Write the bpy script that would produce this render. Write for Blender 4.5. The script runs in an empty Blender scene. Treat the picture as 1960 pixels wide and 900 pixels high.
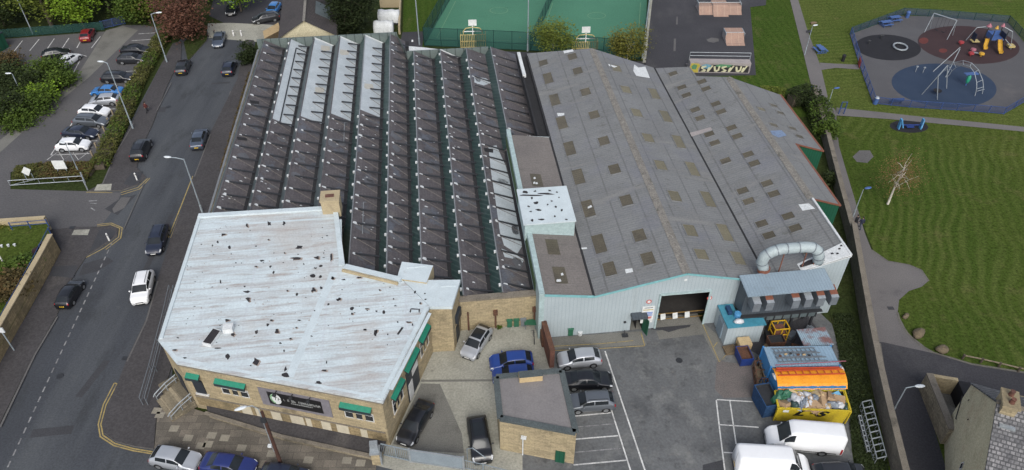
import bpy, math, random
from mathutils import Vector, Matrix
RND = random.Random(11)
SC = bpy.context.scene
COL = SC.collection
# ---------------------------------------------------------------- camera survey
F = 1425.0; TH = math.radians(40.96); H = 56.0
ST, CT = math.sin(TH), math.cos(TH)
PHI = math.radians(6.65); CP, SP = math.cos(PHI), math.sin(PHI)
def ray(u, v):
    a = (u-980)/F; b = (450-v)/F
    return Vector((a, CT+b*ST, -ST+b*CT))
def G(u, v, z=0.0):
    d = ray(u, v); t = (z-H)/d.z
    return Vector((d.x*t, d.y*t, z))
def U(u, v, z=0.0):
    return Vector((u*CP-v*SP, u*SP+v*CP, z))
def uvof(p): return (p[0]*CP+p[1]*SP, -p[0]*SP+p[1]*CP)
def GU(u, v, z): return uvof(G(u, v, z))
def on_slope(u, v, f):
    z = 6.0
    for _ in range(60): z += 0.5*(f(GU(u, v, z)[0])-z)
    p = GU(u, v, z); return p[0], p[1], z
class Wall:
    """vertical plane through world points A and B; T(s, out, z) -> world, out to the right of A->B"""
    def __init__(s, A, B):
        s.A = Vector((A[0], A[1], 0)); d = Vector((B[0]-A[0], B[1]-A[1], 0)); s.L = d.length
        s.d = d.normalized(); s.n = Vector((s.d.y, -s.d.x, 0))
    def T(s, p):
        q = s.A+s.d*p[0]+s.n*p[1]; return Vector((q.x, q.y, p[2]))
    def hit(s, u, v):
        d = ray(u, v); o = Vector((0, 0, H)); t = (s.A-o).dot(s.n)/d.dot(s.n)
        q = o+d*t; return (q-s.A).dot(s.d), q.z
ident = lambda p: Vector(p)
UT = lambda p: U(*p)
def placed(loc, rz=0, sc=1):
    c, s = math.cos(rz)*sc, math.sin(rz)*sc
    return lambda p: Vector((loc[0]+p[0]*c-p[1]*s, loc[1]+p[0]*s+p[1]*c, loc[2]+p[2]*sc))
# ---------------------------------------------------------------- mesh builder
FRAME = {}
class MB:
    def __init__(s, T=ident): s.v = []; s.f = []; s.m = []; s.T = T
    def add(s, vs, fs, m=0):
        o = len(s.v); s.v += [s.T(p) for p in vs]
        s.f += [tuple(i+o for i in f) for f in fs]; s.m += [m]*len(fs); return s
    def poly(s, pts, m=0, z=None):
        if z is not None: pts = [(p[0], p[1], z) for p in pts]
        return s.add(list(pts), [tuple(range(len(pts)))], m)
    def prism(s, pts, z0, z1, m=0, mt=None, bottom=False):
        n = len(pts)
        a = sum(pts[i][0]*pts[(i+1) % n][1]-pts[(i+1) % n][0]*pts[i][1] for i in range(n))
        if a < 0: pts = list(pts)[::-1]
        zt = (lambda p: z1) if not callable(z1) else z1
        s.add([(p[0], p[1], z0) for p in pts]+[(p[0], p[1], zt(p)) for p in pts],
              [(i, (i+1) % n, n+(i+1) % n, n+i) for i in range(n)], m)
        s.add([(p[0], p[1], zt(p)) for p in pts], [tuple(range(n))], m if mt is None else mt)
        if bottom: s.add([(p[0], p[1], z0) for p in pts], [tuple(range(n))[::-1]], m)
        return s
    def box(s, x0, x1, y0, y1, z0, z1, m=0, mt=None):
        v = [(x, y, z) for z in (z0, z1) for y in (y0, y1) for x in (x0, x1)]
        s.add(v, [(0, 2, 3, 1), (0, 1, 5, 4), (1, 3, 7, 5), (3, 2, 6, 7), (2, 0, 4, 6)], m)
        s.add(v, [(4, 5, 7, 6)], m if mt is None else mt); return s
    def bar(s, a, b, w, h=None, m=0, up=(0, 0, 1)):
        h = w if h is None else h
        a = Vector(a); b = Vector(b); d = (b-a).normalized(); up = Vector(up)
        if abs(d.dot(up)) > .98: up = Vector((0, 1, 0))
        r = d.cross(up).normalized()*w/2; u = r.cross(d).normalized()*h/2
        v = [a-r-u, a+r-u, a+r+u, a-r+u, b-r-u, b+r-u, b+r+u, b-r+u]
        return s.add([tuple(p) for p in v], [(3, 2, 1, 0), (4, 5, 6, 7), (0, 1, 5, 4), (1, 2, 6, 5), (2, 3, 7, 6), (3, 0, 4, 7)], m)
    def tube(s, pts, r, n=8, m=0, cap=True):
        pts = [Vector(p) for p in pts]; k = len(pts)
        rs = r if isinstance(r, (list, tuple)) else [r]*k
        vs = []; pr = None
        for i, p in enumerate(pts):
            d = (pts[min(i+1, k-1)]-pts[max(i-1, 0)]).normalized()
            if pr is None:
                t = Vector((0, 0, 1)) if abs(d.z) < .9 else Vector((1, 0, 0)); pr = d.cross(t).normalized()
            else: pr = (pr-d*pr.dot(d)).normalized()
            q = d.cross(pr)
            for j in range(n):
                a = 2*math.pi*j/n; vs.append(tuple(p+(pr*math.cos(a)+q*math.sin(a))*rs[i]))
        fs = [(i*n+j, i*n+(j+1) % n, (i+1)*n+(j+1) % n, (i+1)*n+j) for i in range(k-1) for j in range(n)]
        if cap: fs += [tuple(range(n))[::-1], tuple(range((k-1)*n, k*n))]
        return s.add(vs, fs, m)
    def lathe(s, c, prof, n=12, m=0):
        vs = [(c[0]+r*math.cos(2*math.pi*j/n), c[1]+r*math.sin(2*math.pi*j/n), c[2]+z) for r, z in prof for j in range(n)]
        k = len(prof)
        return s.add(vs, [(i*n+j, i*n+(j+1) % n, (i+1)*n+(j+1) % n, (i+1)*n+j) for i in range(k-1) for j in range(n)]
                     + [tuple(range((k-1)*n, k*n))], m)
    def disc(s, c, r, axis, n=14, m=0):
        ax = Vector(axis).normalized(); t = Vector((0, 0, 1)) if abs(ax.z) < .9 else Vector((1, 0, 0))
        p = ax.cross(t).normalized(); q = ax.cross(p); c = Vector(c)
        return s.add([tuple(c+(p*math.cos(2*math.pi*j/n)+q*math.sin(2*math.pi*j/n))*r) for j in range(n)], [tuple(range(n))], m)
    def blob(s, c, r, seed=0, n=9, k=6, m=0, rough=.25):
        rr = random.Random(seed); ph = [rr.uniform(0, 6.3) for _ in range(6)]
        vs = []
        for i in range(k+1):
            th = math.pi*i/k
            for j in range(n):
                a = 2*math.pi*j/n
                f = 1+rough*(math.sin(2*a+ph[0])*math.sin(th)*.5+math.sin(3*a+ph[1]+2*th)*.35+math.sin(3*th+ph[2])*.3)
                vs.append((c[0]+r[0]*f*math.sin(th)*math.cos(a), c[1]+r[1]*f*math.sin(th)*math.sin(a), c[2]+r[2]*f*math.cos(th)))
        return s.add(vs, [(i*n+j, (i+1)*n+j, (i+1)*n+(j+1) % n, i*n+(j+1) % n) for i in range(k) for j in range(n)], m)
    def strip(s, pts, w, z, m=0):
        P = [Vector((p[0], p[1], 0)) for p in pts]; L = []; Rr = []
        for i, p in enumerate(P):
            d = (P[min(i+1, len(P)-1)]-P[max(i-1, 0)]).normalized(); n = Vector((-d.y, d.x, 0))*w/2
            L.append(p+n); Rr.append(p-n)
        k = len(P)
        return s.add([(p.x, p.y, z) for p in Rr+L], [(i, i+1, k+i+1, k+i) for i in range(k-1)], m)
    def build(s, name, mats, parent=None, smooth=False, loc=None):
        if not isinstance(mats, (list, tuple)): mats = [mats]
        if parent is not None:
            loc, rz = FRAME[parent.name]
        else:
            if loc is None:
                k = len(s.v)
                loc = Vector((sum(p.x for p in s.v)/k, sum(p.y for p in s.v)/k, min(p.z for p in s.v)))
            rz = 0
        c, sn = math.cos(-rz), math.sin(-rz); loc = Vector(loc)
        vv = []
        for p in s.v:
            q = p-loc; vv.append((q.x*c-q.y*sn, q.x*sn+q.y*c, q.z))
        me = bpy.data.meshes.new(name); me.from_pydata(vv, [], s.f)
        for mm in mats: me.materials.append(mm)
        if len(mats) > 1: me.polygons.foreach_set('material_index', s.m)
        if smooth: me.polygons.foreach_set('use_smooth', [True]*len(s.f))
        me.update()
        o = bpy.data.objects.new(name, me); COL.objects.link(o)
        if parent is not None: o.parent = parent
        else: o.location = loc
        FRAME[o.name] = (loc, rz); return o
def tag(o, label=None, cat=None, group=None, kind=None):
    if label: o['label'] = label
    if cat: o['category'] = cat
    if group: o['group'] = group
    if kind: o['kind'] = kind
    return o
def root(name, label, cat, loc=(0, 0, 0), rz=0.0, group=None):
    o = bpy.data.objects.new(name, None); COL.objects.link(o); o.empty_display_size = .3
    o.location = loc; o.rotation_euler = (0, 0, rz); FRAME[o.name] = (Vector(loc), rz)
    return tag(o, label, cat, group)
def copy_tree(o, parent=None):
    c = o.copy(); COL.objects.link(c)
    for k in ('label', 'category', 'group'):
        if parent is None and k in c: del c[k]
    if parent is not None: c.parent = parent
    for ch in list(o.children): copy_tree(ch, c)
    return c
def struct(name, mb, mats, smooth=False):
    return tag(mb.build(name, mats, None, smooth, loc=(0, 0, 0)), kind='structure')
def GP(l, z=0.0): return [G(u, v, z) for u, v in l]
# ---------------------------------------------------------------- materials
def new_mat(name):
    m = bpy.data.materials.new(name); m.use_nodes = True; nt = m.node_tree
    b = nt.nodes['Principled BSDF']; return m, nt, b
def N(nt, t, **kw):
    n = nt.nodes.new(t)
    for k, v in kw.items(): setattr(n, k, v)
    return n
def noise(nt, vec, scale, detail=3, rough=.55, dist=0):
    n = N(nt, 'ShaderNodeTexNoise'); n.inputs['Scale'].default_value = scale
    n.inputs['Detail'].default_value = detail; n.inputs['Roughness'].default_value = rough
    n.inputs['Distortion'].default_value = dist
    nt.links.new(vec, n.inputs['Vector']); return n.outputs['Fac']
def remap(nt, fac, a, b, lo=0.0, hi=1.0):
    n = N(nt, 'ShaderNodeMapRange'); n.inputs[1].default_value = a; n.inputs[2].default_value = b
    n.inputs[3].default_value = lo; n.inputs[4].default_value = hi
    nt.links.new(fac, n.inputs[0]); return n.outputs[0]
def mix(nt, fac, a, b):
    n = N(nt, 'ShaderNodeMix', data_type='RGBA')
    if isinstance(fac, (int, float)): n.inputs[0].default_value = fac
    else: nt.links.new(fac, n.inputs[0])
    for k, x in ((6, a), (7, b)):
        if isinstance(x, (tuple, list)): n.inputs[k].default_value = (*x[:3], 1)
        else: nt.links.new(x, n.inputs[k])
    return n.outputs[2]
def scaled(nt, vec, sc=(1, 1, 1), rot=0):
    n = N(nt, 'ShaderNodeMapping'); n.inputs['Scale'].default_value = sc; n.inputs['Rotation'].default_value = (0, 0, rot)
    nt.links.new(vec, n.inputs[0]); return n.outputs[0]
def wave(nt, vec, period, axis='X', dist=0, dscale=1, prof='SIN'):
    w = N(nt, 'ShaderNodeTexWave', wave_type='BANDS', bands_direction=axis, wave_profile=prof)
    w.inputs['Scale'].default_value = .31416/period; w.inputs['Distortion'].default_value = dist
    w.inputs['Detail'].default_value = 2 if dist else 0; w.inputs['Detail Scale'].default_value = dscale
    nt.links.new(vec, w.inputs['Vector']); return w.outputs['Fac']
def M(name, c1, c2=None, scale=.6, rough=.85, fine=.18, fscale=9, stains=(), bump=0, bscale=20, metal=0, spec=.3,
      waves=(), corr=None, brick=None, stretch=(1, 1, 1), coat=0, isle=0, objr=0):
    """stains: (colour, scale, lo, hi, stretch, amount); waves: (colour, period, axis, lo, hi, amount); corr: (axis, period, strength)"""
    m, nt, b = new_mat(name); L = nt.links
    tc = N(nt, 'ShaderNodeTexCoord').outputs['Object']
    c2 = c2 or tuple(x*.75 for x in c1)
    v0 = scaled(nt, tc, stretch) if stretch != (1, 1, 1) else tc
    col = mix(nt, remap(nt, noise(nt, v0, scale, 4), .3, .7), c1, c2)
    h = None
    if brick:
        bw, bh, mort, mc, mode, var = brick
        sx = N(nt, 'ShaderNodeSeparateXYZ'); L.new(tc, sx.inputs[0])
        cx = N(nt, 'ShaderNodeCombineXYZ')
        if mode == 'wall':
            ad = N(nt, 'ShaderNodeMath', operation='ADD'); L.new(sx.outputs[0], ad.inputs[0]); L.new(sx.outputs[1], ad.inputs[1])
            L.new(ad.outputs[0], cx.inputs[0]); L.new(sx.outputs[2], cx.inputs[1])
        elif mode == 'xy': L.new(sx.outputs[0], cx.inputs[0]); L.new(sx.outputs[1], cx.inputs[1])
        else: L.new(sx.outputs[1], cx.inputs[0]); L.new(sx.outputs[0], cx.inputs[1])
        bt = N(nt, 'ShaderNodeTexBrick'); L.new(cx.outputs[0], bt.inputs['Vector'])
        bt.inputs['Scale'].default_value = 1; bt.inputs['Brick Width'].default_value = bw; bt.inputs['Row Height'].default_value = bh
        bt.inputs['Mortar Size'].default_value = mort; bt.inputs['Mortar Smooth'].default_value = .3
        bt.inputs['Color1'].default_value = (1-var, 1-var, 1-var, 1); bt.inputs['Color2'].default_value = (1+var, 1+var*.9, 1+var*.8, 1)
        bt.inputs['Mortar'].default_value = (mc, mc, mc, 1)
        mu = N(nt, 'ShaderNodeMix', data_type='RGBA', blend_type='MULTIPLY'); mu.inputs[0].default_value = 1
        L.new(col, mu.inputs[6]); L.new(bt.outputs['Color'], mu.inputs[7]); col = mu.outputs[2]
    for wc, per, ax, lo, hi, am in waves:
        f = remap(nt, wave(nt, tc, per, ax), lo, hi, 0, am); col = mix(nt, f, col, wc)
    for sc_, ss, lo, hi, st, am in stains:
        f = remap(nt, noise(nt, scaled(nt, tc, st), ss, 5, .65), lo, hi, 0, am); col = mix(nt, f, col, sc_)
    if objr:
        col = mix(nt, remap(nt, N(nt, 'ShaderNodeObjectInfo').outputs['Random'], 0, 1, 0, objr), col, tuple(x*.55 for x in c1))
    if isle:
        gi = N(nt, 'ShaderNodeNewGeometry').outputs['Random Per Island']
        col = mix(nt, remap(nt, gi, 0, 1, 0, isle), col, c2)
    if fine:
        f = remap(nt, noise(nt, tc, fscale, 3, .7), .36, .64, 1-fine, 1+fine)
        mu = N(nt, 'ShaderNodeMix', data_type='RGBA', blend_type='MULTIPLY'); mu.inputs[0].default_value = 1
        L.new(col, mu.inputs[6]); L.new(f, mu.inputs[7]); col = mu.outputs[2]
    L.new(col, b.inputs['Base Color'])
    b.inputs['Roughness'].default_value = rough; b.inputs['Metallic'].default_value = metal
    b.inputs['Specular IOR Level'].default_value = spec
    if coat: b.inputs['Coat Weight'].default_value = coat; b.inputs['Coat Roughness'].default_value = .08
    if corr or bump:
        bp = N(nt, 'ShaderNodeBump'); bp.inputs['Distance'].default_value = .04
        if corr:
            bp.inputs['Strength'].default_value = corr[2]; L.new(wave(nt, tc, corr[1], corr[0]), bp.inputs['Height'])
        else:
            bp.inputs['Strength'].default_value = bump; L.new(noise(nt, tc, bscale, 3), bp.inputs['Height'])
        L.new(bp.outputs[0], b.inputs['Normal'])
    return m
def plain(name, c, rough=.6, metal=0, spec=.4, coat=0, var=.12):
    return M(name, c, tuple(x*(1-var*2) for x in c), scale=2.5, rough=rough, fine=var, fscale=14, metal=metal, spec=spec, coat=coat)
def srgb(r, g, b):
    f = lambda c: (c/255/12.92) if c/255 <= .04045 else ((c/255+.055)/1.055)**2.4
    return (f(r), f(g), f(b))
Y1 = (1, 1, 1)
MT = {}
MT['asphalt_road'] = M('asphalt_road', (.054, .059, .068), (.043, .047, .054), scale=.09, fine=.16, fscale=6, rough=.9,
    stains=[((.078, .084, .09), .05, .46, .64, (3, .35, 1), .75), ((.034, .037, .04), .3, .54, .68, (1.5, .6, 1), .6), ((.085, .088, .088), 1.1, .6, .72, Y1, .35)], bump=.12, bscale=30)
MT['asphalt_old'] = M('asphalt_old', (.098, .095, .096), (.077, .076, .079), scale=.12, fine=.16, fscale=5, rough=.92,
    stains=[((.14, .132, .122), .08, .52, .72, (.7, .7, 1), .6), ((.05, .05, .054), .5, .63, .76, Y1, .5)], bump=.1, bscale=25)
MT['asphalt_yard'] = M('asphalt_yard', (.128, .132, .134), (.1, .104, .106), scale=.25, fine=.14, fscale=4, rough=.9,
    stains=[((.07, .073, .076), .22, .5, .66, (1, .7, 1), .8), ((.18, .182, .175), .35, .53, .66, Y1, .6), ((.06, .062, .062), .9, .56, .68, Y1, .7), ((.16, .15, .14), 1.6, .58, .7, Y1, .5)], bump=.1, bscale=25)
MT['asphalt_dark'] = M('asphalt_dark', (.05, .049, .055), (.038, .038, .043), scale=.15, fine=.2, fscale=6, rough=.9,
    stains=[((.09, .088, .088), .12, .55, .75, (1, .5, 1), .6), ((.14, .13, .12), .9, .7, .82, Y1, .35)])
MT['patch_tar'] = M('patch_tar', (.05, .051, .056), (.04, .041, .045), fine=.2, rough=.85)
MT['patch_pale'] = M('patch_pale', (.12, .115, .112), (.095, .092, .09), fine=.2)
MT['patch_red'] = M('patch_red', (.145, .125, .118), (.118, .108, .102), fine=.22, scale=.8)
MT['concrete'] = M('concrete', (.34, .335, .285), (.27, .265, .225), scale=.3, fine=.16, fscale=5, rough=.9,
    stains=[((.17, .165, .14), .25, .5, .68, Y1, .75), ((.4, .39, .34), .5, .56, .7, Y1, .5), ((.13, .125, .11), 1.5, .6, .72, Y1, .5)])
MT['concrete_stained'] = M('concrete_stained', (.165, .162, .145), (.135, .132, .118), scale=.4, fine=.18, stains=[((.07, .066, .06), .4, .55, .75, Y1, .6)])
MT['pavement_tar'] = M('pavement_tar', (.062, .058, .06), (.05, .047, .048), scale=.2, fine=.2, fscale=5, rough=.92,
    stains=[((.1, .092, .085), .3, .58, .74, (1, .6, 1), .6), ((.035, .034, .036), .4, .6, .75, Y1, .5)])
MT['kerb'] = M('kerb', (.15, .14, .12), (.1, .095, .085), scale=1.2, fine=.2)
MT['flags'] = M('flags', (.15, .133, .11), (.105, .095, .08), scale=.7, fine=.2, rough=.9, brick=(1.1, .75, .02, .6, 'xy', .2),
    stains=[((.05, .048, .044), .5, .55, .75, Y1, .6)])
MT['flag_pale'] = M('flag_pale', (.27, .245, .195), (.2, .185, .15), fine=.15)
MT['line_white'] = M('line_white', (.62, .62, .6), (.45, .45, .44), scale=1.5, fine=.2, stains=[((.14, .14, .145), 1.1, .52, .68, Y1, .8)])
MT['line_faint'] = M('line_faint', (.3, .3, .3), (.2, .2, .2), scale=1.5, fine=.25, stains=[((.12, .12, .125), 1.3, .42, .6, Y1, .9)])
MT['line_yellow'] = M('line_yellow', (.34, .26, .1), (.26, .2, .085), scale=1.5, fine=.2, stains=[((.09, .085, .08), 1.4, .52, .68, Y1, .75)])
def grass_mat(name, a, b, period, dist, rot, c3, straw=(.12, .105, .045), mow=.55):
    m, nt, bs = new_mat(name); L = nt.links
    tc = N(nt, 'ShaderNodeTexCoord').outputs['Object']
    v = scaled(nt, tc, Y1, rot)
    col = mix(nt, remap(nt, noise(nt, tc, .05, 4), .35, .65), a, b)
    if mow:
        w = remap(nt, wave(nt, v, period, 'X', dist, .2), .2, .85)
        w2 = N(nt, 'ShaderNodeMath', operation='MULTIPLY'); L.new(w, w2.inputs[0]); L.new(remap(nt, noise(nt, tc, .07, 4), .38, .62, .1, mow), w2.inputs[1])
        col = mix(nt, w2.outputs[0], col, c3)
    col = mix(nt, remap(nt, noise(nt, tc, .3, 5, .7), .56, .78, 0, .65), col, straw)
    col = mix(nt, remap(nt, noise(nt, tc, .7, 5, .7), .55, .75, 0, .6), col, tuple(x*.55 for x in a))
    col = mix(nt, remap(nt, noise(nt, tc, 2.2, 4, .75), .68, .76, 0, .5), col, (.17, .17, .06))
    f = remap(nt, noise(nt, tc, 3.2, 5, .8), .33, .67, .5, 1.5)
    mu = N(nt, 'ShaderNodeMix', data_type='RGBA', blend_type='MULTIPLY'); mu.inputs[0].default_value = 1
    L.new(col, mu.inputs[6]); L.new(f, mu.inputs[7]); L.new(mu.outputs[2], bs.inputs['Base Color'])
    bs.inputs['Roughness'].default_value = 1; bs.inputs['Specular IOR Level'].default_value = .05
    bp = N(nt, 'ShaderNodeBump'); bp.inputs['Strength'].default_value = .6; bp.inputs['Distance'].default_value = .12
    L.new(noise(nt, tc, 5, 4), bp.inputs['Height']); L.new(bp.outputs[0], bs.inputs['Normal'])
    return m
MT['grass'] = grass_mat('grass', (.042, .068, .012), (.056, .076, .015), 1.35, 30, .3, (.08, .102, .026), mow=.6)
MT['grass_far'] = grass_mat('grass_far', (.034, .068, .01), (.042, .068, .012), 1.2, 4, -.1, (.062, .09, .019), mow=.55)
MT['grass_play'] = grass_mat('grass_play', (.052, .08, .015), (.072, .092, .022), 1.1, 6, 1.5, (.095, .115, .032), mow=.5)
MT['grass_rough'] = grass_mat('grass_rough', (.024, .036, .012), (.04, .05, .016), 2, 5, 0, (.05, .06, .02), straw=(.06, .05, .03), mow=0)
MT['court'] = M('court', (.062, .185, .115), (.05, .155, .098), scale=.12, fine=.1, fscale=4, stains=[((.03, .1, .06), .3, .6, .75, (1, 2, 1), .5), ((.1, .2, .13), .2, .6, .78, (.5, 2, 1), .4)])
MT['court_line'] = M('court_line', (.16, .27, .16), (.1, .22, .13), fine=.2)
MT['rubber_black'] = M('rubber_black', (.014, .014, .017), (.019, .019, .023), fine=.15)
MT['rubber_red'] = M('rubber_red', (.036, .02, .022), (.046, .026, .027), fine=.15, scale=.4)
MT['rubber_blue'] = M('rubber_blue', (.02, .036, .068), (.027, .043, .076), fine=.15, scale=.4)
MT['rubber_spot'] = M('rubber_spot', (.13, .035, .03), fine=.1)
MT['play_tar'] = M('play_tar', (.088, .087, .091), (.072, .071, .076), scale=.2, fine=.14, stains=[((.14, .13, .125), .2, .55, .75, Y1, .5)])
MT['path'] = M('path', (.15, .14, .135), (.115, .108, .107), scale=.15, fine=.16, stains=[((.07, .068, .07), .3, .58, .76, Y1, .6), ((.22, .2, .18), .5, .64, .8, Y1, .4)])
# buildings
MT['stone'] = M('stone', (.35, .29, .18), (.285, .235, .15), scale=.5, fine=.15, fscale=6, rough=.9, brick=(.55, .22, .012, .72, 'wall', .16),
    stains=[((.1, .085, .055), .45, .58, .74, (1, 1, .5), .75), ((.45, .36, .21), .8, .6, .78, Y1, .4)], bump=.25, bscale=8)
MT['stone_pale'] = M('stone_pale', (.4, .33, .21), (.33, .27, .17), scale=.5, fine=.12, stains=[((.16, .13, .09), .7, .6, .76, (1, 1, .5), .6)])
MT['panel_cream'] = M('panel_cream', (.5, .45, .34), (.42, .38, .29), fine=.1, scale=1.5)
MT['lead_patch'] = M('lead_patch', (.115, .118, .128), (.085, .085, .092), fine=.15, scale=1, rough=.6)
MT['panel_patch'] = M('panel_patch', (.46, .44, .38), (.38, .37, .33), fine=.1, scale=2)
MT['stone_old'] = M('stone_old', (.25, .215, .15), (.19, .165, .12), scale=.5, fine=.18, fscale=5, brick=(.5, .2, .02, .6, 'wall', .25),
    stains=[((.07, .062, .05), .5, .55, .72, (1, 1, .6), .75), ((.1, .1, .045), .3, .6, .75, Y1, .5)], bump=.4, bscale=7)
MT['stone_fence'] = M('stone_fence', (.29, .225, .125), (.21, .165, .095), scale=.6, fine=.18, fscale=4, brick=(.5, .22, .02, .65, 'wall', .2),
    stains=[((.12, .1, .06), .3, .5, .66, (1.6, 1.6, .15), .75)], bump=.3, bscale=8)
MT['coping'] = M('coping', (.2, .175, .14), (.14, .124, .1), scale=.8, fine=.2, stains=[((.06, .055, .045), .7, .55, .72, Y1, .7)])
MT['render_pale'] = M('render_pale', (.53, .48, .33), (.45, .405, .275), scale=.4, fine=.2, fscale=7,
    stains=[((.3, .25, .16), .8, .55, .72, (1, 1, .7), .6), ((.36, .25, .17), .5, .55, .72, Y1, .5)], bump=.3, bscale=6)
MT['brick_red'] = M('brick_red', (.15, .065, .045), (.1, .05, .04), scale=1, fine=.25, stains=[((.2, .15, .11), .8, .58, .74, Y1, .6)])
MT['slate'] = M('slate', (.106, .096, .1), (.08, .074, .078), scale=.4, fine=.16, fscale=5, rough=.75, brick=(.42, .3, .02, .82, 'yx', .1),
    stains=[((.1, .112, .135), .3, .56, .63, Y1, .75), ((.14, .128, .118), .4, .55, .7, (1, .6, 1), .55), ((.04, .038, .042), .6, .56, .7, (1, .6, 1), .65), ((.2, .2, .2), 2.2, .68, .74, Y1, .5)], bump=.15, bscale=9)
MT['slate_house'] = M('slate_house', (.19, .19, .195), (.11, .11, .118), scale=1.2, fine=.25, fscale=7, brick=(.34, .26, .05, .45, 'yx', .35))
MT['slate_brown'] = M('slate_brown', (.07, .062, .062), (.055, .05, .05), scale=.4, fine=.15, brick=(.35, .3, .03, .7, 'yx', .15))
MT['whitewash'] = M('whitewash', (.44, .48, .5), (.36, .4, .42), scale=.5, fine=.1, fscale=6, rough=.6,
    stains=[((.3, .29, .28), .8, .6, .74, (1, .5, 1), .5), ((.33, .3, .24), .5, .64, .78, Y1, .4)])
MT['glazing_green'] = M('glazing_green', (.016, .045, .04), (.034, .06, .058), scale=.9, rough=.35, fine=.15, spec=.5, waves=[((.09, .13, .12), .42, 'DIAGONAL', .8, .95, .5)],
    stains=[((.1, .12, .115), .5, .6, .78, Y1, .45)])
MT['glazing_grey'] = M('glazing_grey', (.1, .125, .13), (.07, .09, .095), scale=.6, rough=.45, fine=.15, waves=[((.17, .19, .19), .38, 'Y', .82, .95, .4)],
    stains=[((.04, .055, .055), .5, .55, .72, Y1, .6)])
MT['clad_end'] = M('clad_end', (.13, .16, .15), (.1, .125, .12), scale=.7, fine=.15, waves=[((.045, .055, .055), 1.25, 'X', .93, .99, .8)], stains=[((.05, .06, .055), .6, .56, .74, (1, 1, .4), .6)])
MT['lead'] = M('lead', (.2, .21, .22), (.14, .15, .16), fine=.15, rough=.6)
MT['gutter_dark'] = M('gutter_dark', (.028, .028, .03), fine=.2)
MT['flash_white'] = M('flash_white', (.6, .62, .62), (.48, .5, .5), scale=2, fine=.15)
MT['fibre_cement'] = M('fibre_cement', (.192, .198, .198), (.158, .163, .164), scale=.25, fine=.12, fscale=6, rough=.9, corr=('Y', .17, .35), 
    waves=[((.09, .088, .09), 2.88, 'X', .985, .999, .6), ((.115, .115, .117), .34, 'Y', .6, 1, .42)],
    stains=[((.11, .112, .116), .3, .48, .66, (.3, 1.8, 1), .7), ((.25, .25, .235), .3, .54, .7, (.3, 1.8, 1), .55), ((.1, .098, .09), 1.1, .58, .7, (.6, 1.3, 1), .6), ((.15, .155, .18), .2, .52, .66, Y1, .5)])
MT['fibre_brown'] = M('fibre_brown', (.18, .163, .15), (.145, .132, .124), scale=.3, fine=.14, fscale=6, rough=.9, corr=('Y', .17, .35),
    waves=[((.13, .12, .115), .34, 'Y', .6, 1, .35)], stains=[((.25, .225, .18), .25, .6, .75, Y1, .55), ((.08, .075, .072), .6, .6, .76, (.5, 1.5, 1), .6)])
MT['ridge_tile'] = M('ridge_tile', (.22, .205, .18), (.165, .155, .14), scale=1.2, fine=.28, fscale=6, stains=[((.08, .075, .065), .9, .55, .7, Y1, .7), ((.3, .285, .25), 1.5, .6, .74, Y1, .6)])
MT['skylight'] = M('skylight', (.115, .1, .07), (.08, .072, .054), scale=.8, objr=.55, fine=.2, rough=.5, waves=[((.16, .14, .1), .34, 'Y', .6, 1, .35)], stains=[((.045, .04, .035), .7, .55, .72, Y1, .6), ((.2, .165, .09), .8, .6, .75, Y1, .4)])
MT['skylight_b'] = M('skylight_b', (.17, .152, .1), (.13, .118, .08), scale=.8, objr=.5, fine=.2, rough=.5, waves=[((.2, .18, .12), .34, 'Y', .6, 1, .4)], stains=[((.08, .07, .05), .7, .58, .74, Y1, .5)])
MT['cladding'] = M('cladding', (.36, .415, .435), (.315, .365, .385), scale=.5, fine=.08, rough=.5, waves=[((.24, .285, .3), .36, 'X', .8, .97, .4)],
    stains=[((.24, .26, .25), .6, .6, .78, (1, 1, .25), .5)])
MT['cladding_side'] = M('cladding_side', (.35, .42, .445), (.31, .375, .4), scale=.5, fine=.08, rough=.5, waves=[((.22, .265, .285), .36, 'Y', .78, .95, .55)])
MT['clad_blue_grey'] = M('clad_blue_grey', (.235, .3, .35), (.2, .26, .305), scale=.5, fine=.1, rough=.5, waves=[((.15, .19, .23), .3, 'X', .78, .95, .5)], stains=[((.13, .15, .16), .5, .58, .75, (1, 1, .4), .6)])
MT['clad_dark'] = M('clad_dark', (.075, .09, .105), (.055, .066, .078), scale=.5, fine=.12, rough=.55, waves=[((.04, .048, .056), .3, 'X', .75, .95, .5)])
MT['clad_green'] = M('clad_green', (.014, .085, .048), (.012, .07, .04), scale=.5, fine=.1, rough=.5, waves=[((.008, .045, .026), .33, 'X', .7, .95, .6)])
MT['trim_teal'] = plain('trim_teal', (.2, .44, .45), .5)
MT['trim_rust'] = plain('trim_rust', (.2, .075, .045), .6)
MT['parapet_pale'] = plain('parapet_pale', (.36, .46, .46), .6)
MT['moss_green'] = M('moss_green', (.06, .1, .045), (.04, .07, .03), fine=.2)
MT['roof_white'] = M('roof_white', (.53, .6, .62), (.46, .52, .54), scale=.35, fine=.09, fscale=5, rough=.65,
    waves=[((.36, .385, .41), .98, 'Y', .965, .996, .6), ((.46, .5, .535), 7.2, 'X', .997, .9995, .5)],
    stains=[((.34, .32, .31), .6, .47, .64, (.22, 2.4, 1), .62), ((.26, .2, .165), .9, .55, .68, (.35, 2.6, 1), .65), ((.36, .31, .27), .12, .5, .66, (1, 1, 1), .45), ((.4, .42, .44), .25, .56, .72, (3, .4, 1), .4),
            ((.018, .017, .02), 1.25, .705, .715, (.6, 1.3, 1), 1)])
MT['roof_torn'] = M('roof_torn', (.022, .021, .025), (.04, .036, .036), fine=.2)
MT['roof_peel'] = M('roof_peel', (.33, .28, .24), (.24, .19, .165), fine=.25)
MT['roof_edge_white'] = M('roof_edge_white', (.52, .585, .605), (.44, .5, .52), fine=.07, scale=.6, rough=.5, stains=[((.3, .28, .25), .8, .63, .76, Y1, .4)])
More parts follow.
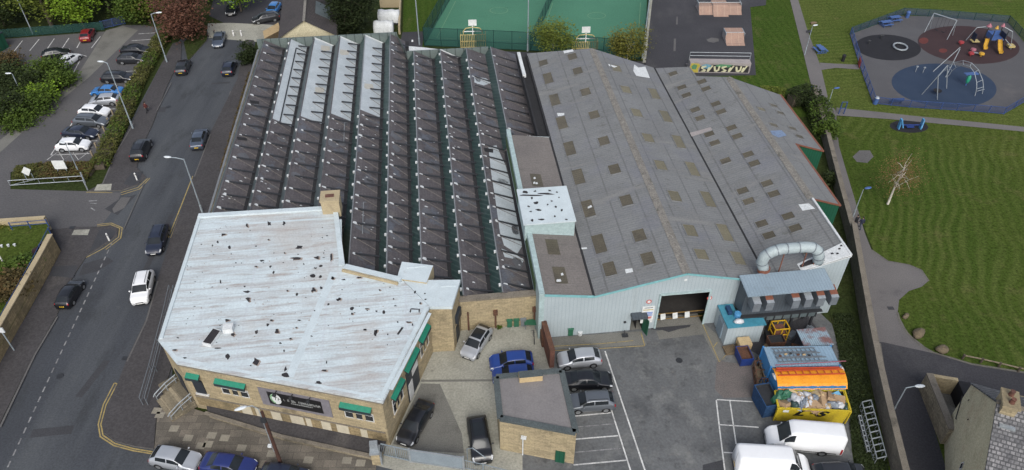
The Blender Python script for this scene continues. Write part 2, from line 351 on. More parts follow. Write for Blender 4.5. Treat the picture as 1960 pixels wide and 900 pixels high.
MT['felt_grey'] = M('felt_grey', (.195, .183, .18), (.155, .146, .145), scale=.35, fine=.12, stains=[((.22, .205, .2), .35, .56, .73, Y1, .6), ((.1, .095, .095), .6, .6, .75, Y1, .5)])
MT['felt_edge'] = M('felt_edge', (.085, .1, .1), (.06, .072, .075), fine=.22)
MT['awning_green'] = plain('awning_green', (.014, .2, .125), .6)
MT['awning_dark'] = plain('awning_dark', (.022, .036, .042), .7)
MT['door_dark'] = plain('door_dark', (.025, .031, .04), .5)
MT['frame_white'] = plain('frame_white', (.6, .6, .58), .4)
MT['glass_dark'] = M('glass_dark', (.018, .021, .025), (.03, .034, .04), scale=1, rough=.12, fine=0, spec=.6)
MT['sign_grey'] = plain('sign_grey', (.2, .19, .21), .5)
MT['sign_black'] = plain('sign_black', (.014, .014, .015), .4)
MT['sign_white'] = plain('sign_white', (.7, .72, .7), .4)
MT['sign_text'] = plain('sign_text', (.36, .37, .36), .5)
MT['sign_blue'] = plain('sign_blue', (.1, .2, .55), .5)
MT['sign_red'] = plain('sign_red', (.55, .09, .07), .5)
MT['logo_green'] = plain('logo_green', (.2, .42, .2), .5)
MT['interior'] = plain('interior', (.045, .042, .04), .9)
MT['galv'] = M('galv', (.34, .37, .39), (.26, .285, .3), scale=1.5, rough=.45, metal=.35, fine=.12)
MT['galv_dull'] = M('galv_dull', (.2, .225, .245), (.16, .18, .2), scale=1.5, rough=.5, metal=.3, fine=.12)
MT['gate_grey'] = M('gate_grey', (.22, .26, .29), (.18, .215, .24), scale=1.2, rough=.5, fine=.1)
MT['duct'] = M('duct', (.36, .415, .425), (.29, .34, .35), scale=1.2, rough=.55, metal=.1, fine=.1)
MT['steel_dark'] = plain('steel_dark', (.03, .032, .036), .6)
MT['rust'] = M('rust', (.13, .06, .035), (.07, .04, .03), scale=2, fine=.25)
MT['rust_roof'] = M('rust_roof', (.27, .36, .42), (.22, .3, .36), scale=.6, fine=.1, corr=('X', .2, .6), waves=[((.12, .16, .2), .2, 'X', .6, .95, .6)], stains=[((.17, .065, .05), .3, .47, .56, (1, 1.2, 1), .85)])
MT['orange_tarp'] = M('orange_tarp', (.74, .3, .02), (.66, .25, .016), scale=.8, fine=.1, rough=.55, stains=[((.45, .16, .02), .6, .6, .75, (2.5, .5, 1), .5)])
MT['red_tarp'] = plain('red_tarp', (.5, .07, .025), .6)
MT['cont_blue'] = M('cont_blue', (.045, .2, .42), (.05, .17, .35), scale=.8, fine=.12, rough=.5, corr=('X', .3, .6), stains=[((.14, .2, .25), .7, .6, .75, Y1, .5), ((.12, .06, .04), 1.5, .68, .78, Y1, .6)])
MT['cont_blue_end'] = M('cont_blue_end', (.04, .2, .45), (.035, .16, .37), scale=.8, fine=.1, rough=.5, corr=('Y', .3, .6))
MT['cont_roof'] = M('cont_roof', (.23, .33, .42), (.19, .28, .36), scale=.6, fine=.1, rough=.55, corr=('X', .3, .6), waves=[((.15, .21, .27), .3, 'X', .7, .98, .4)], stains=[((.3, .33, .35), .5, .58, .74, Y1, .5)])
MT['bin_blue'] = plain('bin_blue', (.016, .042, .19), .5)
MT['bin_navy'] = M('bin_navy', (.018, .055, .13), (.015, .04, .095), fine=.25, fscale=4)
MT['bin_green'] = plain('bin_green', (.03, .13, .075), .5)
MT['skip_yellow'] = M('skip_yellow', (.52, .4, .025), (.42, .31, .025), scale=1, fine=.15, rough=.55, stains=[((.14, .1, .03), .9, .6, .74, (1, 1, .6), .7)])
MT['skip_inside'] = plain('skip_inside', (.09, .065, .03), .9)
MT['card'] = M('card', (.36, .25, .15), (.3, .2, .12), fine=.12, scale=2)
MT['card_pale'] = M('card_pale', (.47, .36, .2), (.4, .3, .17), fine=.12, scale=2)
MT['bag_white'] = plain('bag_white', (.55, .56, .58), .4)
MT['bag_grey'] = plain('bag_grey', (.2, .23, .27), .4)
MT['bag_dark'] = plain('bag_dark', (.03, .06, .055), .35)
MT['plastic_blue'] = plain('plastic_blue', (.14, .35, .5), .4)
MT['pallet'] = M('pallet', (.42, .31, .17), (.33, .24, .13), fine=.2, scale=2)
MT['pallet_old'] = M('pallet_old', (.17, .125, .075), (.12, .09, .06), fine=.2, scale=2)
MT['yellow_steel'] = plain('yellow_steel', (.6, .36, .02), .5)
MT['court_yellow'] = plain('court_yellow', (.47, .38, .16), .5)
MT['ramp_ply'] = M('ramp_ply', (.33, .22, .17), (.28, .19, .15), scale=.7, fine=.12, waves=[((.4, .3, .24), 1.22, 'X', .97, .995, .5)], stains=[((.2, .15, .13), .5, .58, .75, Y1, .5)])
MT['ramp_grey'] = M('ramp_grey', (.32, .29, .28), (.26, .235, .23), scale=.7, fine=.12, stains=[((.45, .44, .42), .5, .6, .75, Y1, .4)])
MT['graf_cream'] = plain('graf_cream', (.62, .6, .4), .6)
MT['graf_yellow'] = plain('graf_yellow', (.5, .4, .07), .6)
MT['graf_green'] = plain('graf_green', (.1, .25, .13), .6)
MT['graf_blue'] = plain('graf_blue', (.15, .32, .42), .6)
MT['graf_black'] = plain('graf_black', (.03, .028, .03), .6)
MT['blue_rail'] = plain('blue_rail', (.035, .07, .2), .5)
MT['blue_bench'] = plain('blue_bench', (.06, .12, .3), .5)
MT['blue_light'] = plain('blue_light', (.08, .27, .5), .5)
MT['red_paint'] = plain('red_paint', (.3, .035, .04), .5)
MT['pink_paint'] = plain('pink_paint', (.33, .12, .15), .5)
MT['slide_yellow'] = plain('slide_yellow', (.5, .28, .03), .35)
MT['green_plastic'] = plain('green_plastic', (.04, .33, .2), .4)
MT['timber_post'] = M('timber_post', (.27, .22, .15), (.2, .165, .115), fine=.2, scale=2)
MT['pole_wood'] = M('pole_wood', (.075, .035, .025), (.05, .028, .022), fine=.2, scale=2)
MT['lamp_grey'] = plain('lamp_grey', (.32, .37, .4), .5, metal=.2)
MT['lamp_head'] = plain('lamp_head', (.62, .66, .68), .4)
MT['white_paint'] = plain('white_paint', (.72, .72, .7), .5)
MT['boulder'] = M('boulder', (.16, .125, .08), (.11, .09, .06), scale=1, fine=.25, bump=.5, bscale=4)
MT['bark'] = M('bark', (.1, .082, .06), (.065, .053, .04), scale=3, fine=.25)
MT['bark_birch'] = M('bark_birch', (.58, .55, .48), (.4, .36, .3), scale=3, fine=.2, stains=[((.1, .08, .07), 3, .64, .72, (1, 1, 3), .8)])
def leaf(name, c1, c2, isle=1.0): return M(name, c1, c2, scale=.5, fine=.25, fscale=3, rough=.7, spec=.15, isle=isle)
MT['leaf_fresh'] = leaf('leaf_fresh', (.19, .27, .022), (.11, .19, .018))
MT['leaf_green'] = leaf('leaf_green', (.085, .125, .018), (.045, .075, .013))
MT['leaf_dark'] = leaf('leaf_dark', (.04, .055, .016), (.02, .03, .01))
MT['leaf_hedge'] = leaf('leaf_hedge', (.12, .115, .03), (.062, .068, .02))
MT['leaf_birch'] = leaf('leaf_birch', (.2, .115, .045), (.13, .08, .035))
MT['leaf_brown'] = leaf('leaf_brown', (.13, .075, .03), (.06, .05, .02))
MT['leaf_copper'] = leaf('leaf_copper', (.15, .068, .042), (.09, .044, .03))
MT['leaf_olive'] = leaf('leaf_olive', (.145, .165, .026), (.085, .112, .02))
MT['leaf_gold'] = leaf('leaf_gold', (.16, .14, .028), (.1, .105, .02))
MT['leaf_conifer'] = leaf('leaf_conifer', (.032, .045, .014), (.016, .024, .009))
MT['skin'] = plain('skin', (.45, .28, .2), .6)
MT['cloth_black'] = plain('cloth_black', (.012, .012, .015), .8)
MT['cloth_navy'] = plain('cloth_navy', (.02, .025, .05), .8)
MT['cloth_red'] = plain('cloth_red', (.09, .022, .02), .8)
MT['cloth_jeans'] = plain('cloth_jeans', (.05, .06, .09), .8)
MT['hair'] = plain('hair', (.02, .014, .01), .6)
MT['tyre'] = plain('tyre', (.015, .015, .016), .85)
MT['rim'] = plain('rim', (.36, .37, .38), .35, metal=.6)
MT['plate_white'] = plain('plate_white', (.72, .72, .7), .4)
MT['plate_yellow'] = plain('plate_yellow', (.66, .42, .03), .4)
MT['head_lamp'] = plain('head_lamp', (.6, .62, .64), .15)
MT['tail_lamp'] = plain('tail_lamp', (.32, .015, .02), .25)
MT['trim_black'] = plain('trim_black', (.012, .012, .013), .5)
MT['car_glass'] = M('car_glass', (.012, .015, .018), (.02, .024, .028), scale=1, rough=.12, fine=0, spec=.4)
def paint(name, c, metal=.0):
    return M(name, c, tuple(x*.93 for x in c), scale=1, rough=.34, fine=.03, fscale=30, metal=metal, spec=.5, coat=.6)
P = dict(white=paint('paint_white', (.74, .75, .76)), silver=paint('paint_silver', (.42, .44, .47), .4), grey=paint('paint_grey', (.13, .145, .165), .4),
         black=paint('paint_black', (.008, .009, .012)), navy=paint('paint_navy', (.012, .017, .035)), blue=paint('paint_blue', (.014, .05, .24)),
         deepblue=paint('paint_deepblue', (.012, .022, .12)), skyblue=paint('paint_skyblue', (.03, .16, .42)), red=paint('paint_red', (.2, .012, .018)),
         steel=paint('paint_steel', (.075, .095, .13), .3), charcoal=paint('paint_charcoal', (.03, .032, .037), .3))
# ---------------------------------------------------------------- ground, roads, paths
def sheet(name, mat, px, z, mats=None): return struct(name, MB().poly(GP(px, z)), mat)
g = MB(); g.poly([(-900, -300, -.06), (900, -300, -.06), (900, 1500, -.06), (-900, 1500, -.06)]); struct('ground', g, MT['grass_rough'])
sheet('park_lawn', MT['grass'], [(1560, 221), (1700, 226), (1960, 250), (2700, 330), (2900, 1000), (1640, 1000), (1720, 600), (1600, 300)], -.03)
sheet('playground_lawn', MT['grass_play'], [(1528, 0), (1520, -260), (2600, -260), (2900, 335), (1960, 247), (1742, 222), (1600, 213), (1565, 150)], -.034)
sheet('skatepark_lawn', MT['grass_far'], [(1436, -260), (1530, -260), (1520, 0), (1560, 190), (1570, 225), (1440, 220), (1300, 150), (1430, 14)], -.038)
sheet('far_verge', MT['grass_far'], [(775, -120), (880, -120), (850, 20), (812, 60), (812, 110), (770, 110)], -.03)
main = [(-600, 1200), (-260, 900), (0, 690), (118, 480), (95, 440), (190, 425), (228, 280), (262, 210), (310, 120), (345, 75), (400, 70), (490, 78), (478, 120), (440, 320), (410, 420), (330, 640), (330, 780), (720, 860), (960, 915), (1100, 925), (1100, 1200)]
sheet('main_road', MT['asphalt_road'], main, 0)
sheet('side_road', MT['asphalt_old'], [(232, 369), (222, 395), (192, 434), (95, 439), (-60, 447), (-300, 460), (-420, 330), (-60, 270), (0, 240), (60, 215), (130, 160), (60, 150), (-100, 170), (-220, 120), (-60, 78), (20, 74), (205, 60), (235, 48), (275, 48), (312, 55), (262, 165), (222, 225), (182, 300), (150, 322), (45, 318), (20, 330), (20, 362), (165, 366)], .004)
sheet('car_park_walkway', MT['concrete_stained'], [(203, 58), (236, 50), (264, 58), (168, 150), (60, 238), (0, 292), (-60, 335), (-60, 300), (0, 268), (100, 190), (134, 166)], .008)
sheet('top_road', MT['asphalt_dark'], [(400, 30), (425, -60), (620, -80), (620, 40), (530, 66), (490, 60), (430, 45)], .004)
sheet('top_forecourt', MT['concrete'], [(398, 45), (440, 44), (530, 48), (530, 85), (490, 80), (462, 78), (395, 72)], .008)
# junction stains and patches on the road
def sheets(name, mat, polys, z):
    mb = MB()
    for p in polys: mb.poly(GP(p, z))
    return struct(name, mb, mat)
sheets('road_patch_dark', MT['patch_tar'], [[(160, 505), (205, 492), (218, 500), (185, 520), (150, 528)], [(200, 400), (230, 380), (262, 372), (225, 412)], [(425, 240), (440, 200), (452, 205), (440, 245)], [(300, 205), (318, 205), (316, 215), (298, 214)]], .008)
sheets('road_patch_pale', MT['patch_pale'], [[(215, 400), (232, 378), (250, 378), (238, 398), (218, 408)], [(410, 300), (440, 175), (450, 175), (430, 310)]], .012)
# pavements: real steps with a kerb edge
def pave(name, px, mat, h=.11, kerb=True):
    mb = MB(); mb.prism(GP(px), -.05, h, 1, 0); return struct(name, mb, [MT[mat], MT['kerb']])
right_edge = [(470, 77), (455, 152), (403, 255), (373, 336), (329, 452), (302, 536), (280, 612), (243, 690), (226, 735), (207, 775), (197, 812), (200, 830), (222, 846), (256, 855), (295, 861)]
pave('right_pavement', right_edge+[(300, 795), (330, 700), (380, 560), (440, 330), (484, 120), (486, 78)], 'pavement_tar')
pave('front_pavement', [(296, 862), (420, 884), (560, 905), (720, 930), (720, 855), (620, 830), (420, 800), (330, 770), (302, 790)], 'flags')
pave('left_pavement', [(95, 442), (140, 436), (186, 435), (212, 433), (227, 439), (224, 452), (197, 472), (167, 490), (139, 532), (110, 603), (67, 677), (0, 812), (-160, 1100), (-600, 1100), (-200, 800), (0, 690), (70, 575), (118, 481)], 'pavement_tar')
pave('upper_pavement', [(168, 367), (232, 366), (262, 356), (280, 340), (262, 322), (268, 290), (292, 240), (318, 170), (330, 145), (346, 118), (348, 80), (331, 84), (296, 150), (254, 235), (222, 292), (196, 352)], 'pavement_tar')
pave('upper_verge', [(360, 118), (372, 105), (396, 78), (398, 66), (372, 62), (352, 82)], 'grass_rough', .13)
# tactile and worn patches on the pavements
for nm, mt, polys in (('pavement_patch_dark', 'patch_tar', [[(170, 484), (190, 440), (212, 438), (222, 444), (214, 456), (190, 472)], [(236, 352), (252, 330), (272, 328), (268, 350), (250, 356)], [(100, 510), (150, 508), (140, 532), (95, 528)]]),
                      ('dropped_kerb', 'concrete', [[(142, 440), (172, 439), (168, 450), (137, 450)], [(186, 353), (214, 352), (212, 364), (180, 365)]])):
    mb = MB()
    for p in polys: mb.poly(GP(p, .114))
    struct(nm, mb, MT[mt])
# pale replaced flagstones
mb = MB()
for u, v in [(300, 786), (306, 794), (333, 820), (405, 833), (430, 838), (384, 853), (398, 850), (462, 857), (590, 880), (664, 881), (690, 886), (360, 838), (520, 868)]:
    p = G(u, v, .116); mb.poly([(p.x-.4, p.y-.32, .116), (p.x+.38, p.y-.36, .116), (p.x+.42, p.y+.28, .116), (p.x-.36, p.y+.33, .116)])
struct('replaced_flagstones', mb, MT['flag_pale'])
# markings
def lines(name, mat, segs, z):
    mb = MB()
    for px, w in segs: mb.strip(GP(px, z), w, z)
    return struct(name, mb, MT[mat])
dash = []
a, b = G(214, 466), G(10, 905)
n = 26
for i in range(n):
    t0 = i/n; q0 = a.lerp(b, t0); q1 = a.lerp(b, t0+.55/n); dash.append(([q0, q1], .13))
mb = MB()
for pts, w in dash: mb.strip(pts, w, .016)
struct('road_dashes', mb, MT['line_faint'])
lines('yellow_lines', 'line_yellow', [
    ([(373, 338), (352, 392), (327, 455)], .13), ([(369, 337), (348, 391), (322, 455)], .13),
    ([(224, 735), (203, 775), (193, 812), (197, 833), (220, 849), (256, 859), (293, 865)], .12), ([(219, 733), (198, 774), (188, 812), (192, 836), (218, 853), (256, 863), (293, 869)], .12), ([(219, 733), (224, 735)], .12),
    ([(186, 433), (212, 430), (229, 437), (227, 454), (199, 475), (165, 493)], .12), ([(186, 430), (213, 427), (234, 436), (231, 456), (202, 478)], .12),
    ([(231, 369), (264, 359), (283, 341)], .12), ([(232, 373), (267, 362), (287, 341)], .12), ([(165, 368), (215, 369)], .12)], .016)
pk = [([(43, 78), (27, 98)], .12), ([(75, 75), (57, 97)], .12), ([(104, 74), (90, 94)], .12), ([(132, 73), (118, 94)], .12), ([(158, 72), (147, 92)], .12), ([(192, 70), (175, 92)], .12),
      ([(265, 65), (297, 63)], .12), ([(252, 78), (296, 75)], .12), ([(240, 137), (268, 135)], .12), ([(163, 199), (97, 297)], .12), ([(150, 103), (166, 108)], .1), ([(152, 118), (140, 140)], .1)]
for i in range(9):
    t = i/8; p0 = (163+(97-163)*t, 199+(297-199)*t); pk.append(([p0, (p0[0]+68+6*t, p0[1]-3)], .1))
pk += [([(90, 306), (112, 290), (122, 306), (140, 292), (150, 306), (168, 292)], .09)]
lines('car_park_lines', 'line_white', pk, .012)
lines('slow_lettering', 'line_faint', [([(170, 385), (186, 384)], .18), ([(172, 389), (185, 390)], .12), ([(174, 398), (182, 403)], .14), ([(325, 137), (338, 130)], .12), ([(448, 60), (470, 60)], .12)], .016)
# yard
yard = [(1036, 642), (1060, 640), (1200, 630), (1330, 618), (1420, 600), (1560, 590), (1592, 620), (1622, 720), (1640, 800), (1660, 1000), (1000, 1000), (945, 720), (1046, 700)]
sheet('yard', MT['asphalt_yard'], yard, 0.004)
sheet('office_yard', MT['concrete'], [(880, 622), (1034, 615), (1058, 704), (1000, 720), (1000, 960), (715, 890), (720, 835), (800, 700), (830, 640)], .008)
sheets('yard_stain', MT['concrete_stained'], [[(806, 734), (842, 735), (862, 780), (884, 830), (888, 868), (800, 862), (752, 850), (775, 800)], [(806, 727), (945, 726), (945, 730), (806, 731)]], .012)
sheets('yard_patch', MT['patch_red'], [[(1372, 690), (1440, 700), (1450, 760), (1385, 762), (1368, 745)]], .008)
sheets('yard_apron', MT['concrete_stained'], [[(1058, 646), (1228, 634), (1238, 660), (1062, 668)], [(1256, 634), (1346, 618), (1372, 640), (1390, 690), (1372, 690), (1346, 640), (1262, 650)]], .008)
sheets('oil_stain', MT['patch_tar'], [[(1245, 628), (1290, 624), (1322, 622), (1320, 626), (1300, 630), (1280, 636), (1268, 632), (1246, 631)], [(1345, 890), (1385, 880), (1385, 905), (1345, 905)]], .012)
lines('bay_lines', 'line_white', [([(1158, 672), (1196, 786), (1235, 902)], .13), ([(1167, 775), (1210, 910)], .12), ([(1096, 797), (1169, 790)], .12), ([(1100, 841), (1183, 834)], .12), ([(1098, 890), (1199, 881)], .12),
    ([(1371, 766), (1379, 835), (1388, 905)], .12), ([(1397, 767), (1409, 850)], .11), ([(1372, 765), (1441, 769)], .11), ([(1378, 813), (1452, 818)], .11), ([(1385, 866), (1404, 867)], .11)], .016)
lines('faint_bay_lines', 'line_faint', [([(1098, 818), (1176, 811)], .1), ([(1100, 866), (1190, 858)], .1), ([(1130, 705), (1166, 760)], .1)], .016)
lines('yard_yellow_lines', 'line_yellow', [([(1060, 671), (1120, 669), (1234, 662)], .09), ([(1058, 663), (1150, 658), (1212, 652)], .08), ([(1234, 662), (1227, 637)], .09), ([(1344, 618), (1377, 693), (1389, 680)], .08), ([(1366, 664), (1373, 655)], .08)], .02)
# park lane and paths
lane = [(1511, -5), (1505, -200), (1524, -200), (1528, 0), (1544, 53), (1571, 128), (1587, 197), (1601, 213), (1601, 240), (1606, 280), (1620, 328), (1656, 448), (1668, 478), (1700, 500), (1740, 507), (1764, 517), (1777, 538), (1764, 549), (1740, 557), (1721, 574), (1718, 600), (1737, 637), (1785, 676), (1660, 660), (1650, 600), (1636, 500), (1626, 430), (1592, 312), (1575, 250), (1558, 185), (1539, 107)]
sheet('park_lane', MT['path'], lane, 0)
sheet('back_road', MT['asphalt_dark'], [(1655, 654), (1690, 655), (1785, 676), (1860, 697), (1960, 713), (2300, 760), (2300, 860), (1960, 790), (1770, 760), (1830, 960), (1850, 1100), (1740, 1100), (1710, 900), (1680, 740)], .004)
lines('lane_kerb', 'kerb', [([(1718, 598), (1722, 615), (1737, 638), (1760, 660), (1787, 675), (1860, 697), (1960, 713), (2100, 735)], .22), ([(1668, 478), (1700, 500), (1740, 507), (1764, 517), (1778, 538)], .16), ([(1681, 656), (1686, 690), (1695, 745), (1707, 800), (1725, 900)], .5)], .03)
sheet('playground_path', MT['path'], [(1601, 206), (1660, 212), (1742, 221), (1960, 243), (2600, 310), (2600, 322), (1960, 252), (1702, 228), (1601, 221)], .004)
sheet('gate_path', MT['path'], [(1569, 120), (1600, 122), (1643, 124), (1645, 133), (1600, 130), (1572, 134)], .004)
sheet('yard_verge', MT['grass_rough'], [(1588, 590), (1626, 560), (1640, 610), (1662, 727), (1704, 910), (1740, 1050), (1660, 1050), (1630, 860), (1626, 750), (1600, 650)], .02)
sheet('bare_patch', MT['patch_pale'], [(1632, 300), (1645, 288), (1665, 288), (1672, 300), (1660, 312), (1640, 310)], -.02)
# sports courts
sheet('court_surround', MT['asphalt_dark'], [(770, 62), (812, 60), (808, 92), (1010, 100), (1120, 112), (1235, 118), (1236, 135), (760, 110)], .0)
sheet('court_surface', MT['court'], [(868, -40), (1242, -45), (1236, 40), (1224, 112), (1015, 96), (812, 86), (840, 30)], .004)
ell = lambda cx, cy, rx, ry, t=0, n=36: [(cx+rx*math.cos(2*math.pi*i/n)*math.cos(t)-ry*math.sin(2*math.pi*i/n)*math.sin(t), cy+rx*math.cos(2*math.pi*i/n)*math.sin(t)+ry*math.sin(2*math.pi*i/n)*math.cos(t)) for i in range(n)]
lines('court_markings', 'court_line', [([(872, 2), (836, 73)], .1), ([(836, 73), (1016, 80)], .1), ([(1058, 6), (1040, 60)], .1), (ell(955, 20, 17, 6)+[(972, 20)], .1), (ell(1142, 30, 17, 6)+[(1159, 30)], .1), ([(1226, 5), (1221, 85)], .1)], .01)
sheet('skatepark_ground', MT['asphalt_dark'], [(1252, -60), (1470, -60), (1466, 10), (1436, 14), (1447, 144), (1330, 146), (1232, 135)], .0)
sheets('skatepark_stain', MT['patch_pale'], [[(1352, 76), (1362, 72), (1375, 74), (1376, 79), (1366, 82), (1356, 80)]], .006)
sheets('skatepark_joint', MT['patch_pale'], [[(1290, 74), (1294, 74), (1293, 98), (1289, 98)], [(1295, 32), (1297, 32), (1297, 47), (1294, 47)]], .006)
sheet('court_kerb', MT['concrete'], [(1246, -20), (1251, -20), (1242, 60), (1236, 120), (1230, 120), (1238, 60)], .02)
# playground
sheet('playground_surface', MT['play_tar'], [(1627, 66), (1725, 30), (1800, 32), (1928, 42), (1985, 110), (2010, 170), (1921, 217), (1800, 208), (1671, 198), (1646, 128)], 0)
sheet('rubber_circle', MT['rubber_black'], ell(1700, 91, 63, 24.5, .07), .006)
sheet('rubber_oval', MT['rubber_red'], ell(1854, 86, 98, 35.5, .09), .006)
sheet('rubber_disc', MT['rubber_blue'], ell(1807, 164, 101, 41.5, .09), .006)
sheets('rubber_spots', MT['rubber_spot'], [ell(1805, 97, 8, 4), ell(1768, 78, 9, 6)], .01)
sheet('gym_mat', MT['rubber_black'], ell(1740, 242, 37, 12, .05), .0)

# trench reinstatements, tyre-worn strips and joints
lines('road_trench', 'patch_tar', [([(150, 760), (205, 690)], .7), ([(330, 410), (300, 470), (250, 580)], .6), ([(60, 830), (140, 822)], .9), ([(118, 555), (150, 545)], 1.2), ([(405, 160), (440, 158)], .5)], .006)
lines('road_joint', 'patch_pale', [([(276, 350), (236, 440)], .12), ([(110, 606), (66, 680), (0, 818)], .18), ([(196, 353), (222, 293), (256, 236)], .14), ([(300, 212), (328, 158)], .12), ([(403, 257), (372, 338)], .14), ([(302, 538), (280, 614), (243, 692)], .16)], .125)
# ---------------------------------------------------------------- saw-tooth weaving shed
pk_u = [1.0405*q for q in (-24.0, -20.3, -16.9, -13.2, -9.6, -5.95, -2.6, 1.15, 4.82, 8.3)]
ZP, ZV, STEEP = 4.6, 3.05, 1.1
shed = root('sawtooth_factory', 'long factory shed under ten dark saw-tooth roof bays, some part whitewashed', 'factory', U(-6, 50.6, 0), PHI)
far_v = lambda i: 107.6 if i < 6 else 101.55
near_v = [64.0, 64.0, 64.0, 64.0, 54.6, 52.6, 50.6, 50.6, 50.6, 76.0]
WHITE_FROM = {1: 85.1, 2: 85.3, 3: 85.5, 4: 86.0}
slopes = []
for i, pu in enumerate(pk_u):
    v0, v1 = near_v[i], far_v(i)
    ve = (pk_u[i+1]-STEEP) if i < 9 else 12.3
    zend = ZV if i < 9 else 3.2
    if i == 8: ve = 8.15; zend = 3.25
    mb = MB(UT); tk = .12
    spl = [v0]+([WHITE_FROM[i]] if i in WHITE_FROM else [])+[v1]
    for k in range(len(spl)-1):
        a, b = spl[k], spl[k+1]; mm = 1 if (k == 1) else 0
        n = 4
        for q in range(n):      # slightly uneven roof plane
            ya, yb = a+(b-a)*q/n, a+(b-a)*(q+1)/n
            mb.add([(pu, ya, ZP), (ve, ya, zend), (ve, yb, zend), (pu, yb, ZP)], [(0, 1, 2, 3)], mm)
    mb.add([(pu, v0, ZP), (ve, v0, zend), (ve, v0, zend-tk), (pu, v0, ZP-tk)], [(0, 3, 2, 1)], 0)
    mb.add([(pu, v1-.02, ZP-.01), (ve, v1-.02, zend-.01), (ve, v1-.02, 0), (pu, v1-.02, 0)], [(0, 1, 2, 3)], 0)
    mb.add([(pu-STEEP, v0, ZV), (pu, v0, ZP-tk), (ve, v0, zend-tk), (ve, v0, 0), (pu-STEEP, v0, 0)], [(0, 4, 3, 2, 1)], 0)
    if i == 8:                  # old whitewash left on the last full bay
        f = lambda u: ZP+(zend-ZP)*(u-pu)/(ve-pu)+.012
        for poly in ([(935, 282), (950, 278), (968, 318), (985, 380), (996, 440), (1000, 470), (990, 486), (965, 470), (957, 445), (948, 380), (940, 330)],
                     [(960, 476), (985, 486), (1003, 498), (1000, 503), (985, 496), (966, 492)], [(908, 147), (930, 150), (942, 158), (926, 164), (908, 158)]):
            mb.add([(*on_slope(x, y, f)[:2], f(on_slope(x, y, f)[0])) for x, y in poly], [tuple(range(len(poly)))], 1)
    r7 = random.Random(300+i); fz = lambda u: ZP+(zend-ZP)*(u-pu)/(ve-pu)     # smooth repair patches and chips, differing bay to bay
    for q in range(int((v1-v0)/7)):
        cv = r7.uniform(v0+1, v1-1); cu_ = r7.uniform(pu+.5, ve-.7); a, b = r7.uniform(.3, .95), r7.uniform(.3, 1.1)
        if i in WHITE_FROM and cv > WHITE_FROM[i]-1.2: continue
        pts = [(cu_+a*math.cos(t*.785)*r7.uniform(.6, 1.15), cv+b*math.sin(t*.785)*r7.uniform(.6, 1.15)) for t in range(8)]
        pts = [(min(max(x, pu+.12), ve-.35), y) for x, y in pts]; mb.add([(x, y, fz(x)+.012) for x, y in pts], [tuple(range(8))], 2)
    for q in range(int((v1-v0)/2.2)):
        cv = r7.uniform(v0+1, v1-1); cu_ = r7.uniform(pu+.2, ve-.5); a = r7.uniform(.06, .16)
        mb.add([(x, y, fz(x)+.016) for x, y in ((cu_-a, cv-a*.6), (cu_+a*1.2, cv-a*.3), (cu_+a*.5, cv+a*.8), (cu_-a*.7, cv+a*.5))], [(0, 1, 2, 3)], 3)
    mb.build('roof_slope', [MT['slate'], MT['whitewash'], MT['lead_patch'], MT['flash_white']], shed); slopes.append((pu, ve, zend))
    g = MB(UT)
    gm = MT['glazing_green'] if i >= 4 else MT['glazing_grey']
    g.add([(pu-STEEP, v0, ZV), (pu-STEEP, v1, ZV), (pu-.06, v1, ZP-.04), (pu-.06, v0, ZP-.04)], [(0, 3, 2, 1)])
    g.build('north_light', gm, shed)
    c = MB(UT); c.bar((pu-.02, v0, ZP+.01), (pu-.02, v1, ZP+.01), .13, .07); c.build('ridge_flashing', MT['slate'] if i < 4 else MT['lead'], shed)
    if i < 9:
        c = MB(UT); c.box(ve-.28, ve+.3, v0, v1, zend-.14, zend+.17); c.build('valley_gutter', MT['gutter_dark'], shed)
    if i in (2, 3, 4, 7):
        c = MB(UT); c.bar((pu, v1-.12, ZP+.06), (ve, v1-.12, zend+.06), .22, .08); c.build('verge_flashing', MT['flash_white'], shed)
w = MB(UT)
w.box(-26.2, -5.2, 107.62, 107.95, 0, ZP+.08); w.box(-3.75, 8.3, 101.6, 101.9, 0, ZP-.1)
w.add([(-5.2, 107.6, 0), (-3.75, 101.65, 0), (-3.75, 101.65, 4.3), (-5.2, 107.6, 4.5)], [(0, 1, 2, 3)])
w.build('end_wall', MT['clad_end'], shed)
w = MB(UT); w.box(-26.4, -26.0, 63.9, 107.6, 0, 3.1); w.build('side_wall', MT['stone_old'], shed)
w = MB(UT); w.bar((-26.25, 63.9, 3.15), (-26.25, 107.6, 3.15), .25, .1); w.build('eaves_gutter', MT['lead'], shed)
w = MB(UT); w.prism([(-3.5, 102.0), (5.7, 102.0), (-1.5, 104.8), (-3.5, 105.4)], 0, 3.5, 1, 0); w.build('flat_roof', [MT['flash_white'], MT['clad_end']], shed)
